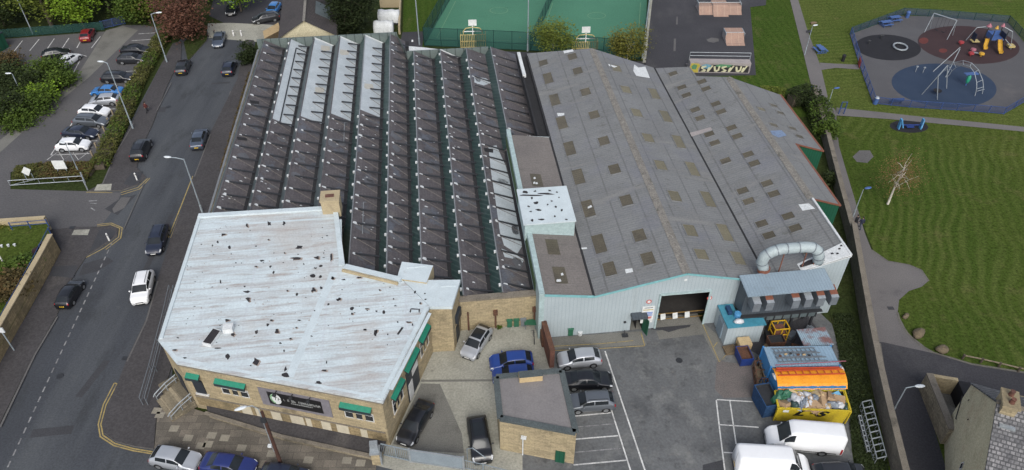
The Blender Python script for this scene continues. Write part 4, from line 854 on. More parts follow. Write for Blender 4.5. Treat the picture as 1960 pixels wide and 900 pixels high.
z7 = [(330, 405, 6, 4), (225, 325, 3, 3), (130, 370, 4, 3), (65, 230, 3, 3), (165, 148, 4, 3), (875, 265, 3, 4), (605, 440, 3, 4), (540, 600, 4, 3), (445, 590, 4, 2), (870, 412, 10, 2), (330, 455, 3, 3), (640, 630, 2, 2), (725, 525, 2, 2), (820, 525, 6, 2), (855, 545, 2, 4), (960, 280, 2, 2), (570, 250, 2, 2), (658, 225, 2, 1.5), (705, 385, 4, 1.5), (460, 410, 5, 1.5), (835, 430, 2, 5), (910, 430, 2, 5), (920, 360, 3, 2), (690, 325, 2, 1.5), (260, 158, 5, 1.5), (395, 140, 6, 2), (540, 430, 3, 2), (965, 328, 3, 2)]
k = 0
for L_, f_ in ((z5, lambda a: (400+a[0]/3, 280+a[1]/3)), (z6, lambda a: (280+a[0]/3, 600+a[1]/3)), (z7, lambda a: (600+a[0]/4.5, 500+a[1]/4.5))):
    for a in L_:
        x, y = f_(a); flake(mb, x+1.5, y+.8, a[2]*1.25+.5, a[3]*1.05+.4, zz-.003, k*7+1, 2) if k % 3 == 0 else None
        flake(mb, x, y, a[2], a[3], zz, k*7+1, 1); k += 1
for (x0, y0, x1, y1, w) in ((759, 640, 769, 626, 4), (788, 610, 800, 630, 0)):
    if w: mb.add([(*GU(p[0], p[1], zz), zz) for p in ((x0, y0), (x0+w, y0+1), (x1+w, y1+1), (x1, y1))], [(0, 1, 2, 3)], 1)
r3 = random.Random(9)
for k in range(230):             # scatter of small chips, lying in the felt rows
    x, y = r3.uniform(330, 830), r3.uniform(430, 745); u, v = GU(x, y, ZO)
    if v < 40 or v > 62 or u > -4 or u < -25.3 or v < 46.4-(u+25.75)*.2 or (u > -11 and v > 52.3) or u > -2-(47.7-v)*.41-.8: continue
    flake(mb, x, y, r3.uniform(.7, 2.4), r3.uniform(.5, 1.4), zz, 1000+k, 1 if r3.random() < .55 else 2)
for q in ([(632, 520), (646, 522), (562, 722), (546, 722)], [(372, 432), (640, 416), (640, 419), (372, 436)], [(648, 420), (654, 420), (655, 510), (648, 510)], [(745, 745), (752, 747), (826, 600), (820, 598)], [(310, 660), (337, 690), (733, 764), (733, 759), (340, 684), (316, 656)]):
    mb.add([(*GU(x, y, zz), zz-.0035) for x, y in q][::-1], [tuple(range(len(q)))], 3)
mb.build('flat_roof', [MT['roof_white'], MT['roof_torn'], MT['roof_peel'], MT['roof_edge_white']], of)
mb = MB(UT)
def edge(p, q, w, h, z=ZO): mb.bar((p[0], p[1], z+h/2), (q[0], q[1], z+h/2), w, h)
edge((-25.6, 63.45), (-11.2, 63.15), .55, .22); edge((-11.5, 63.2), (-10.25, 54.1), .5, .2); edge((-10.0, 53.8), (-4.6, 51.3), .6, .3)
edge((-25.45, 63.0), (-25.5, 46.5), .3, .1); edge((-2.3, 47.6), (-6.3, 37.8), .38, .1)
mb.build('roof_kerb', MT['roof_edge_white'], of)
mb = MB(UT)
mb.bar((-10.2, 53.35, ZO+.14), (-4.9, 50.9, ZO+.14), .2, .26); mb.build('gutter_box', MT['stone_pale'], of)
mb = MB(UT); mb.prism([(-4.5, 53.9), (-1.5, 53.0), (-2.2, 50.7), (-5.0, 51.6)], 5.0, 6.55, 1, 0); mb.box(-4.0, -2.0, 52.9, 53.05, 6.555, 6.62, 0)
mb.build('roof_step', [MT['roof_edge_white'], MT['stone_pale']], of)
mb = MB(UT); mb.prism([(-4.3, 51.3), (.85, 50.75), (-.05, 47.65), (-2.15, 47.75)], 0, 6.0, 0); mb.build('stair_wall', MT['stone'], of)
mb = MB(UT); mb.prism([(-4.4, 51.45), (1.0, 50.9), (.02, 47.5), (-1.98, 47.72)], 6.01, 6.39, 0, bottom=True); mb.box(-.9, .5, 50.1, 50.25, 6.393, 6.45)
mb.build('stair_roof', MT['roof_edge_white'], of)
mb = MB(UT); mb.box(-12.7, -10.85, 62.3, 63.95, 6.0, 8.0); ch = mb.build('chimney', MT['stone_pale'], of)
mb = MB(UT); mb.box(-12.78, -10.77, 62.22, 64.03, 8.003, 8.2, 0); mb.box(-12.25, -11.35, 62.85, 63.35, 8.204, 8.25, 1); mb.build('chimney_cap', [MT['stone_pale'], MT['brick_red']], ch)
hx = [(*GU(x, y, 6.75), 6.75) for x, y in ((386, 656), (408, 627), (423, 632), (403, 660))]
mb = MB(UT); mb.prism([p[:2] for p in hx], ZO, 6.72, 0); rh = mb.build('roof_hatch', MT['flash_white'], of)
mb = MB(UT); c = (sum(p[0] for p in hx)/4, sum(p[1] for p in hx)/4); mb.poly([(c[0]+(p[0]-c[0])*.9, c[1]+(p[1]-c[1])*.9, 6.735) for p in hx]); mb.build('hatch_glass', MT['roof_torn'], rh)
c = GU(438, 630, 6.6); mb = MB(UT); mb.box(c[0]-.45, c[0]+.4, c[1]-.35, c[1]+.4, ZO, 6.95); mb.build('roof_vent', MT['flash_white'], of)
# street front: windows, awnings, sign
def wpt(p): return U(p[0], p[1])
WS = Wall(wpt(inset(ofp, .012)[6]), wpt(inset(ofp, .012)[5]))      # front
WE = Wall(wpt(inset(ofp, .012)[5]), wpt(inset(ofp, .012)[4]))      # yard side
def window(Wl, s0, s1, z0, z1, n, par=of):
    mb = MB(Wl.T); fr = .07
    for a, b, c, d in ((s0-fr, s1+fr, z0-fr, z0), (s0-fr, s1+fr, z1, z1+fr), (s0-fr, s0, z0, z1), (s1, s1+fr, z0, z1)): mb.box(a, b, .0, .06, c, d)
    for k in range(1, n): x = s0+(s1-s0)*k/n; mb.box(x-.05, x+.05, 0, .055, z0, z1)
    for k in range(n): x0 = s0+(s1-s0)*k/n; mb.box(x0+.05, x0+(s1-s0)/n-.05, 0, .05, (z0+z1)/2+.25, (z0+z1)/2+.31)
    w = mb.build('window', MT['frame_white'], par)
    mb = MB(Wl.T); mb.box(s0, s1, .0, .03, z0, z1); mb.build('pane', MT['glass_dark'], w)
    mb = MB(Wl.T)
    for k in range(1, n): x = s0+(s1-s0)*k/n; mb.box(x-.13, x+.13, .0, .075, z0-.02, z1+.02)
    mb.box(s0-.25, s1+.25, 0, .12, z0-.22, z0-.08)
    mb.build('stone_surround', MT['stone_pale'], w)
def awning(Wl, s0, s1, z1, dep=.42, par=of):
    mb = MB(Wl.T)
    mb.add([(s0, .01, z1), (s1, .01, z1), (s1, dep, z1-.24), (s0, dep, z1-.24)], [(0, 3, 2, 1)], 0)
    mb.add([(s0, dep, z1-.24), (s1, dep, z1-.24), (s1, dep, z1-.6), (s0, dep, z1-.6)], [(0, 3, 2, 1)], 1)
    mb.add([(s0, .01, z1), (s0, dep, z1-.24), (s0, dep, z1-.6)], [(0, 1, 2)], 1); mb.add([(s1, .01, z1), (s1, dep, z1-.24), (s1, dep, z1-.6)], [(0, 2, 1)], 1)
    return mb.build('awning', [MT['awning_green'], MT['awning_dark']], par)
def span(Wl, xa, ya, xb, yb): return Wl.hit(xa, ya), Wl.hit(xb, yb)
for (xa, ya, xb, yb) in ((355, 714, 383, 720), (410, 725, 471, 737), (649, 770, 712, 783)):
    (sa_, za), (sb_, zb) = span(WS, xa, ya, xb, yb); awning(WS, sa_+.1, sb_, (za+zb)/2+.15)
(sa_, za), (sb_, zb) = span(WS, 368, 728, 397, 752); mb = MB(WS.T); mb.box(sa_, sb_-.05, 0, .1, zb-.1, za+.2); mb.build('shutter', MT['door_dark'], of)
mb = MB(WS.T); mb.box(sa_-.1, sb_+.15, 0, .16, zb-.35, zb-.15); mb.build('shutter_sill', MT['frame_white'], of)
(sa_, za), (sb_, zb) = span(WS, 424, 740, 478, 762); window(WS, sa_, sb_, zb+.1, za, 3)
(sa_, za), (sb_, zb) = span(WS, 660, 784, 716, 808); window(WS, sa_, sb_, zb+.1, za, 3)
for (xa, ya, xb, yb) in ((748, 768, 768, 728), (772, 708, 796, 668), (800, 652, 817, 620)):
    (sa_, za), (sb_, zb) = span(WE, xa, ya, xb, yb); z1 = 4.9; awning(WE, sa_+.05, max(sb_, sa_+1.6), z1)
    if xa != 772: window(WE, sa_+.2, max(sb_, sa_+1.6)-.15, 2.4, 4.2, 3)
    else:
        mb = MB(WE.T); mb.box(sa_+.2, sb_-.1, 0, .06, .15, 4.1); dr = mb.build('door', MT['door_dark'], of)
        mb = MB(WE.T); mb.box(sa_+.35, sa_+1.25, .06, .1, .2, 2.4); mb.box(sa_+1.35, sb_-.2, .06, .1, 2.6, 3.9); mb.build('door_leaf', MT['frame_white'], dr)
SD = Wall(U(-.05, 47.65), U(.85, 50.75))
mb = MB(SD.T); mb.box(1.0, 2.1, 0, .06, .1, 2.2); mb.box(.9, 2.3, 0, .3, 2.9, 3.9); mb.build('stair_door', MT['door_dark'], of)
(sa_, za), (sb_, zb) = WS.hit(498, 745), WS.hit(632, 790)
zc = (WS.hit(495, 745)[1]+WS.hit(625, 765)[1])/2
sz1 = (WS.hit(493, 742)[1]+WS.hit(630, 765)[1])/2; sz0 = (WS.hit(505, 772)[1]+WS.hit(637, 799)[1])/2
s0, s1 = WS.hit(499, 757)[0], WS.hit(634, 783)[0]
sg = root('shop_sign', 'long black sign with oval green and white logo on the stone office front', 'sign', WS.T(((s0+s1)/2, .05, sz0)), math.atan2(WS.d.y, WS.d.x))
mb = MB(WS.T); mb.box(s0, s1, 0, .06, sz0, sz1); mb.build('backing', MT['sign_grey'], sg)
b0, b1 = s0+(s1-s0)*.12, s0+(s1-s0)*.88; hz = sz1-sz0; c0, c1 = sz0+hz*.16, sz1-hz*.14
mb = MB(WS.T); mb.box(b0, b1, .06, .1, c0, c1); mb.build('board', MT['sign_black'], sg)
mb = MB(WS.T); cx, cz = b0+(b1-b0)*.14, (c0+c1)/2+.02; rx, rz_ = (b1-b0)*.105, (c1-c0)*.43
mb.add([(cx+rx*math.cos(2*math.pi*i/28), .112, cz+rz_*math.sin(2*math.pi*i/28)) for i in range(28)], [tuple(range(28))[::-1]], 0)
mb.add([(cx+rx*.97*math.cos(t), .116, cz+rz_*.97*math.sin(t)) for t in [math.pi*.62+math.pi*.8*i/12 for i in range(13)]]+[(cx+rx*.72*math.cos(t), .116, cz+rz_*.72*math.sin(t)) for t in [math.pi*1.42-math.pi*.8*i/12 for i in range(13)]], [tuple(range(26))[::-1]], 1)
mb.build('logo', [MT['sign_white'], MT['logo_green']], sg)
def text_mesh(mb, txt, size, org, m=0, shear=0, xscale=1.0, bold=0.0):
    cu = bpy.data.curves.new('lettering', 'FONT'); cu.body = txt; cu.size = size; cu.shear = shear; cu.offset = bold
    o = bpy.data.objects.new('lettering', cu); COL.objects.link(o); bpy.context.view_layer.update()
    me = bpy.data.meshes.new_from_object(o.evaluated_get(bpy.context.evaluated_depsgraph_get()))
    vs = [(org[0]+v.co.x*xscale, org[1], org[2]+v.co.y) for v in me.vertices]; fs = [tuple(p.vertices) for p in me.polygons]
    mb.add(vs, fs, m); bpy.data.objects.remove(o); bpy.data.curves.remove(cu); bpy.data.meshes.remove(me)
mb = MB(WS.T); text_mesh(mb, 'THP', rz_*.85, (cx-rx*.45, .119, cz-rz_*.2), 0, .2); mb.build('logo_lettering', MT['sign_black'], sg)
mb = MB(WS.T); r4 = random.Random(3); x = b0+(b1-b0)*.29     # worn, unreadable lettering: letter-sized strokes
while x < b1-.25:
    w = r4.choice((.1, .14, .17)); h = .3
    if r4.random() < .84:
        mb.box(x, x+.045, .1, .112, cz-.06, cz-.06+h)
        if w > .1: mb.box(x+w-.045, x+w, .1, .112, cz-.06, cz-.06+h*r4.choice((1, .55)))
        zq = cz-.06+r4.choice((0, h*.45, h-.05)); mb.box(x+.045, x+w-.045 if w > .1 else x+w, .1, .111, zq, zq+.05)
    x += w+.06
x = b0+(b1-b0)*.42
while x < b1-.9:
    w = r4.uniform(.06, .14); mb.box(x, x+w, .1, .112, cz-.3, cz-.2); x += w+.05
mb.build('lettering', MT['sign_text'], sg)
for q in (.2, .5, .82):
    mb = MB(WS.T); x = b0+(b1-b0)*q; mb.bar((x, .06, sz1), (x, .55, sz1+.05), .06); mb.box(x-.14, x+.14, .42, .6, sz1-.12, sz1+.08); mb.build('spotlight', MT['steel_dark'], sg)
# ledge and low wall along the front, pale panels at the wall foot
lw = root('front_ledge', 'low stone ledge with tarmac top running along the foot of the office front', 'low wall', WS.T((9, 1, 0)), 0)
L0 = [WS.T((1.0, .03, 0)), WS.T((WS.L-.3, .03, 0)), WS.T((WS.L-.2, 1.7, 0)), WS.T((9, 1.55, 0)), WS.T((1.6, .8, 0))]
mb = MB(); mb.prism([(p.x, p.y) for p in L0], 0, .62, 1, 0); mb.build('ledge', [MT['pavement_tar'], MT['stone_old']], lw)
mb = MB(WS.T); mb.bar((1.3, .78, .68), (9, 1.55, .68), .28, .16); mb.bar((9, 1.55, .68), (WS.L-.2, 1.68, .68), .28, .16); mb.build('coping', MT['coping'], lw)
for x, w_ in ((4.6, 1.0), (6.0, .45), (7.5, .9), (9.3, 1.25), (10.75, .5), (12.2, .85), (13.6, 1.1), (15.8, .6)):
    mb = MB(WS.T); mb.box(x, x+w_, .0, .05, .65, 1.8); mb.build('pale_panel', MT['panel_cream'], of)
mb = MB(WS.T); mb.box(.3, WS.L-.2, 0, .07, 1.85, 2.0); mb.build('string_course', MT['coping'], of)
mb = MB(WS.T); mb.box(.3, WS.L-.2, 0, .03, .62, 1.84); mb.build('plinth', MT['stone_fence'], of)
# ---------------------------------------------------------------- yard walls, garage
yw = root('yard_wall', 'high weathered stone wall closing the back of the office yard', 'wall', U(4.7, 50.4, 0), PHI)
mb = MB(UT); mb.box(.75, 8.75, 50.2, 50.6, 0, 4.15); mb.build('wall_face', MT['stone'], yw)
mb = MB(UT); mb.box(.7, 8.8, 50.08, 50.72, 4.153, 4.4); mb.build('coping', MT['coping'], yw)
mb = MB(UT); mb.box(8.5, 8.95, 48.6, 50.2, 0, 4.3); mb.build('return_wall', MT['stone_old'], yw)
for u in (1.5, 4.2, 8.1):
    mb = MB(UT); mb.box(u-.08, u+.08, 50.08, 50.2, 0, 1.9 if u > 2 else 2.6); 
    if u > 2: mb.box(u-.22, u+.22, 49.95, 50.2, 2.0, 2.6)
    mb.build('downpipe', MT['rust'], yw)
rw = root('brick_wall', 'tall thin rusty red brick wall dividing the two yards', 'wall', G(1050, 660), 0)
a, b = G(1042, 640), G(1056, 704); a = U(8.72, 48.5); 
mb = MB(); mb.bar((a.x, a.y, 1.2), (b.x, b.y, 1.2), .45, 2.4); mb.build('wall_face', MT['brick_red'], rw)
mb = MB(); mb.bar((a.x, a.y, 2.45), (b.x, b.y, 2.45), .5, .1); mb.build('coping', MT['rust'], rw)
gq = [GU(948, 720, 4.6), GU(1076, 708, 4.6), GU(1104, 828, 4.6), GU(956, 800, 4.6)]
ga = root('flat_garage', 'square stone garage with grey felt flat roof between the two yards', 'garage', U(6.2, 37.5, 0), PHI)
cen = (sum(p[0] for p in gq)/4, sum(p[1] for p in gq)/4); sh = lambda d: [(cen[0]+(p[0]-cen[0])*d, cen[1]+(p[1]-cen[1])*d) for p in gq]
mb = MB(UT); mb.prism(sh(.995), 0, 4.4, 0); mb.build('wall', MT['stone'], ga)
mb = MB(UT); mb.prism(sh(.95), 4.38, 4.5, 0); mb.build('flat_roof', MT['felt_grey'], ga)
mb = MB(UT); s_ = sh(.98)
for i in range(4): p, q = s_[i], s_[(i+1) % 4]; mb.bar((p[0], p[1], 4.5), (q[0], q[1], 4.5), .5, .24)
mb.build('roof_edge', MT['felt_edge'], ga)
c = GU(1016, 722, 4.9); mb = MB(UT); mb.box(c[0]-1.0, c[0]+1.0, c[1]-.2, c[1]+.55, 4.4, 5.15, 0, 1); mb.build('roof_box', [MT['card_pale'], MT['felt_edge']], ga)
GW = Wall(U(*sh(.995)[3]), U(*sh(.995)[2])); mb = MB(GW.T); mb.box(4.8, 5.6, 0, .15, 0, 1.5); mb.build('meter_box', MT['clad_green'], ga)
mb = MB(GW.T); mb.bar((2.0, .1, 0), (2.0, .1, 2.6), .08); mb.box(1.85, 2.3, .02, .3, 2.6, 2.75); mb.build('wall_lamp', MT['flash_white'], ga)
# ---------------------------------------------------------------- house bottom right
hs = root('stone_house', 'pale stone gabled house with slate roof and chimney beside the back road', 'house', (37, 32, 0), math.atan2(-.924, -.381))
A = Vector((38.2, 38.6, 0)); dv = Vector((-.381, -.924, 0)); rv = Vector((.924, -.381, 0))
pt = lambda s, r, z: A+dv*s+rv*r+Vector((0, 0, z))
mb = MB(); q = [pt(0, 0, 0), pt(11.2, 0, 0), pt(11.2, 0, 6.6), pt(5.4, 0, 10.2), pt(0, 0, 6)]
mb.add(q, [(0, 4, 3, 2, 1)]); q2 = [p+rv*14 for p in q]; mb.add(q2, [(0, 1, 2, 3, 4)])
mb.add([q[0], q2[0], q2[4], q[4]], [(0, 1, 2, 3)]); mb.add([q[1], q2[1], q2[2], q[2]], [(0, 3, 2, 1)])
mb.build('wall', MT['render_pale'], hs)
mb = MB()
for s0_, z0_, s1_, z1_ in ((-.25, 5.86, 5.4, 10.28), (11.45, 6.46, 5.4, 10.28)):
    a, b, c, d = pt(s0_, -.12, z0_), pt(s0_, 14.2, z0_), pt(s1_, 14.2, z1_), pt(s1_, -.12, z1_)
    up = Vector((0, 0, .14))
    mb.add([a, b, c, d, a+up, b+up, c+up, d+up], [(4, 5, 6, 7), (0, 1, 5, 4), (0, 4, 7, 3), (1, 2, 6, 5)])
mb.build('slate_roof', MT['slate_house'], hs)
mb = MB(); mb.bar(pt(5.4, -.15, 10.42), pt(5.4, 14.2, 10.42), .3, .16); mb.build('ridge', MT['coping'], hs)
mb = MB(placed(pt(5.3, .55, 0), math.atan2(rv.y, rv.x))); mb.box(-.45, .55, -.8, .8, 8.8, 10.8); mb.box(-.55, .65, -.9, .9, 10.803, 11.0); ch = mb.build('chimney', MT['stone'], hs)
for y in (-.4, .35): mb = MB(placed(pt(5.3, .55, 0), math.atan2(rv.y, rv.x))); mb.lathe((0.05, y, 11.0), [(.2, 0), (.16, .35), (.18, .45)], 10); mb.build('chimney_pot', MT['brick_red'], ch)
mb = MB(placed(pt(6.5, .55, 0), math.atan2(rv.y, rv.x))); mb.box(-.3, .75, -.45, .3, 9.2, 9.62); mb.build('lead_flashing', MT['galv'], hs)
WH = Wall(pt(0, 0, 0), pt(11.2, 0, 0)); sd, zd_ = WH.hit(1841, 892); mb = MB(WH.T)
mb.add([(sd, .03, zd_-.62), (sd+.32, .03, zd_), (sd, .03, zd_+.62), (sd-.32, .03, zd_)], [(0, 1, 2, 3)]); w = mb.build('diamond_window', MT['frame_white'], hs)
mb = MB(WH.T); mb.add([(sd, .045, zd_-.4), (sd+.2, .045, zd_), (sd, .045, zd_+.4), (sd-.2, .045, zd_)], [(0, 1, 2, 3)]); mb.build('pane', MT['glass_dark'], w)
sp, zp_ = WH.hit(1832, 800); mb = MB(WH.T); mb.tube([(sp-1.3, .05, zp_+1.4), (sp, .05, zp_-.2), (sp+.15, .05, zp_)], .04, 6); mb.build('overflow_pipe', MT['steel_dark'], hs)
for x, y in ((1854, 803), (1855, 766)):
    s_, z_ = WH.hit(x, y); mb = MB(WH.T); mb.disc((s_, .02, z_), .1, WH.n); mb.build('wall_vent', MT['steel_dark'], hs)
# walled back yard of the house
by = root('back_yard_wall', 'mossy stone walls of a small roofless back yard beside the house', 'wall', G(1790, 760), 0)
top = [G(1779, 716, 2.1), G(1842, 724, 2.1)]
c1 = Vector((top[0].x, top[0].y, 0)); c2 = G(1805, 850); c3 = Vector((top[1].x+1.5, top[1].y, 0))
mb = MB(); mb.bar((c1.x, c1.y, 1.05), (c2.x, c2.y, 1.05), .5, 2.1); mb.build('side_wall', MT['stone_old'], by)
mb = MB(); mb.bar((c1.x, c1.y, 2.16), (c2.x, c2.y, 2.16), .6, .12); mb.build('coping', MT['coping'], by)
mb = MB(); mb.bar((c1.x, c1.y, 1.0), (c1.x+2.4, c1.y-.55, 1.0), .35, 2.0); mb.bar((c1.x+3.6, c1.y-.85, .6), (c1.x+8.5, c1.y-2.1, .6), .35, 1.2); mb.build('rear_wall', MT['stone'], by)
mb = MB(); d_ = Vector((1.3, -.3, 0)); e_ = Vector((-.2, -1.7, 0)); o_ = Vector((c1.x+2.4, c1.y-.6, 0)); mb.prism([tuple(p)[:2] for p in (o_, o_+d_, o_+d_+e_, o_+e_)], 0, 1.9, 0); mb.build('dark_opening', MT['cloth_black'], by)  # black block standing for the dark of the opening in the rear wall
mb = MB(); mb.poly([(p.x, p.y, .02) for p in (c1, c1+Vector((9, -2.2, 0)), c1+Vector((9, -6, 0)), c2)]); mb.build('yard_floor', MT['concrete_stained'], by)
# ---------------------------------------------------------------- house and shed at the top
th = root('brown_roofed_house', 'bungalow with dark brown pitched roof and pale gable behind the factory', 'house', G(590, 70), 0)
ap = G(582, 40, 6.2); le = G(536, 72, 3.6); re = Vector((2*ap.x-le.x, 2*ap.y-le.y, 3.6)); re = G(640, 66, 3.6)
dr_ = (G(591, -80, 6.2)-ap); dr_.z = 0; dr_ = dr_.normalized()
mb = MB(); mb.add([le, ap, re, (re.x, re.y, 0), (le.x, le.y, 0)], [(0, 4, 3, 2, 1)]); mb.add([le, le+dr_*16, le+dr_*16-Vector((0, 0, 3.6)), (le.x, le.y, 0)], [(0, 1, 2, 3)]); mb.add([re, re+dr_*16, re+dr_*16-Vector((0, 0, 3.6)), (re.x, re.y, 0)], [(0, 3, 2, 1)]); mb.build('wall', MT['render_pale'], th)
mb = MB(); up = Vector((0, 0, .12)); ov = (le-ap)*.08; ovr = (re-ap)*.08; bk = -dr_*.35
mb.add([ap+up+bk, le+ov+up+bk, le+ov+up+dr_*16, ap+up+dr_*16], [(0, 1, 2, 3)]); mb.add([ap+up+bk, re+ovr+up+bk, re+ovr+up+dr_*16, ap+up+dr_*16], [(0, 3, 2, 1)])
mb.build('roof', MT['slate_brown'], th)
mb = MB(); mb.bar(ap+up*1.6+bk, ap+up*1.6+dr_*16, .4, .14); mb.build('ridge', MT['ridge_tile'], th)
mb = MB(); n_ = (re-ap); q = [ap+n_*.35+dr_*4.2, ap+n_*.85+dr_*4.2, ap+n_*.85+dr_*9, ap+n_*.35+dr_*9]; mb.poly([p+Vector((0, 0, .16)) for p in q][::-1]); mb.build('roof_light', MT['glazing_grey'], th)
tw = root('timber_shed', 'small shed with tan felt roof beside the brown roofed house', 'shed', G(518, 64), 0)
q = [G(503, 60, 2.3), G(533, 43, 2.3), G(536, 58, 2.3), G(506, 74, 2.3)]; mb = MB(); mb.prism([(p.x, p.y) for p in q], 0, 2.3, 1, 0); mb.build('shed_body', [MT['pallet'], MT['pallet_old']], tw)
for (x0, y0, x1, y1, lab) in ((724, 30, 764, 42, 'white round-topped tarpaulin cover beside the conifer, the farther of two'), (716, 52, 752, 64, 'white round-topped tarpaulin cover beside the conifer, the nearer of two')):
    a, b = G(x0, y1+5), G(x1, y1+5); c_ = root('tarpaulin_cover', lab, 'cover', a, 0, 'white covers behind the factory')
    mb = MB(); nn = 8; w_ = b-a; d_ = Vector((0, 2.2, 0))
    prof = [(0+.5*(1-math.cos(math.pi*i/nn)), 1.9*math.sin(math.pi*i/nn)**.6+.2) for i in range(nn+1)]
    vs = []
    for k in range(7):
        t = k/6; wob = .08*math.sin(k*2.1)
        vs += [tuple(a+w_*t+d_*y+Vector((0, 0, z+wob))) for y, z in prof]
    mb.add(vs, [(k*(nn+1)+i, (k+1)*(nn+1)+i, (k+1)*(nn+1)+i+1, k*(nn+1)+i+1) for k in range(6) for i in range(nn)]+[tuple(range(nn+1)), tuple(range(6*(nn+1), 7*(nn+1)))[::-1]])
    mb.build('sheet', MT['flash_white'], c_, smooth=True)
    mb = MB(); mb.bar(a+Vector((0, -.05, .15)), b+Vector((0, -.05, .15)), .1, .25); mb.build('base_frame', MT['steel_dark'], c_)
pw = root('garden_wall', 'pale low wall and gatepost beside the white tarpaulin covers', 'wall', G(770, 40), 0)
mb = MB(); a, b = G(768, -20), G(765, 66); mb.bar((a.x, a.y, .6), (b.x, b.y, .6), .3, 1.2); a = G(728, 14); b = G(766, 14); mb.bar((a.x, a.y, .7), (b.x, b.y, .7), .3, 1.4); mb.build('wall_face', MT['stone_pale'], pw)
# ---------------------------------------------------------------- vehicles
CAR = {
 'hatchback': dict(L=4.15, W=1.76, t=[0, .025, .08, .22, .40, .56, .80, .965, 1], zl=[.55, .70, .84, .95, .98, 1.0, 1.02, 1.0, .80], zr=[.56, .71, .86, .97, 1.41, 1.49, 1.44, 1.06, .82],
      w=[.72, .90, .97, .99, 1, 1, .99, .95, .84], wr=[.6, .74, .82, .83, .72, .71, .68, .70, .66], ws=(.235, .395), rw=(.83, .945), sw=((.30, .555), (.575, .81))),
 'saloon': dict(L=4.6, W=1.80, t=[0, .025, .08, .24, .40, .55, .70, .86, .975, 1], zl=[.50, .62, .76, .89, .93, .95, .97, .97, .92, .78], zr=[.51, .63, .78, .91, 1.37, 1.43, 1.36, 1.0, .94, .80],
      w=[.70, .90, .97, .99, 1, 1, .99, .97, .92, .84], wr=[.6, .74, .82, .83, .71, .70, .67, .72, .72, .66], ws=(.255, .395), rw=(.715, .845), sw=((.32, .53), (.55, .75))),
 'estate': dict(L=4.6, W=1.80, t=[0, .025, .08, .21, .37, .55, .86, .97, 1], zl=[.52, .66, .80, .93, .96, .98, 1.0, .99, .80], zr=[.53, .67, .82, .95, 1.42, 1.49, 1.45, 1.06, .82],
      w=[.72, .90, .97, .99, 1, 1, .99, .96, .86], wr=[.6, .74, .82, .83, .73, .72, .70, .71, .66], ws=(.225, .365), rw=(.88, .955), sw=((.285, .535), (.555, .85))),
 'suv': dict(L=4.45, W=1.84, t=[0, .022, .07, .21, .37, .54, .84, .97, 1], zl=[.60, .80, .98, 1.06, 1.09, 1.1, 1.12, 1.1, .9], zr=[.61, .81, 1.0, 1.08, 1.58, 1.66, 1.61, 1.2, .92],
      w=[.76, .92, .98, 1, 1, 1, 1, .97, .88], wr=[.62, .77, .84, .84, .75, .74, .72, .73, .68], ws=(.225, .365), rw=(.865, .955), sw=((.285, .525), (.545, .83))),
 'van': dict(L=6.2, W=2.0, t=[0, .02, .06, .13, .155, .26, .32, .95, .99, 1], zl=[.62, .85, 1.08, 1.22, 1.25, 1.3, 1.32, 1.32, 1.3, 1.2], zr=[.63, .87, 1.10, 1.25, 1.32, 2.3, 2.5, 2.55, 2.5, 2.4],
      w=[.78, .92, .97, .99, 1, 1, 1, 1, 1, .98], wr=[.6, .75, .82, .84, .84, .78, .82, .85, .85, .84], ws=(.145, .268), rw=None, sw=((.2, .33),)),
}
def interp(xs, ys, x):
    for i in range(len(xs)-1):
        if x <= xs[i+1]: f = (x-xs[i])/(xs[i+1]-xs[i]); return ys[i]+(ys[i+1]-ys[i])*f
    return ys[-1]
def smooth_i(xs, ys, x, w=.022):
    s = 0
    for k in (-1, -.5, 0, .5, 1): s += interp(xs, ys, min(max(x+k*w, 0), 1))
    return s/5
def car_surface(ty):
    c = CAR[ty]; hw = c['W']/2; L = c['L']; zg = .24 if ty in ('suv', 'van') else .2
    def ring(t):
        zl, zr, w, wr = (smooth_i(c['t'], c[k], t) for k in ('zl', 'zr', 'w', 'wr'))
        w *= hw; wr *= hw; hgt = max(zr-zl, 0)
        return [(w*.9, zg), (w*.985, zg+.14), (w, (zl+zg)*.55), (w*.985, zl-.09), (w*.94, zl), (w*.94+(wr-w*.94)*.9, zl+hgt*.86), (wr*.92, zr-.015), (wr*.6, zr+.012), (0, zr+.02)]
    def S(t, s):
        sg = 1 if s >= 0 else -1; s = min(abs(s), 8); r = ring(min(max(t, 0), 1)); i = min(int(s), 7); f = s-i
        y = r[i][0]+(r[i+1][0]-r[i][0])*f; z = r[i][1]+(r[i+1][1]-r[i][1])*f
        return Vector((L/2-L*t, y*sg, z))
    return S, c
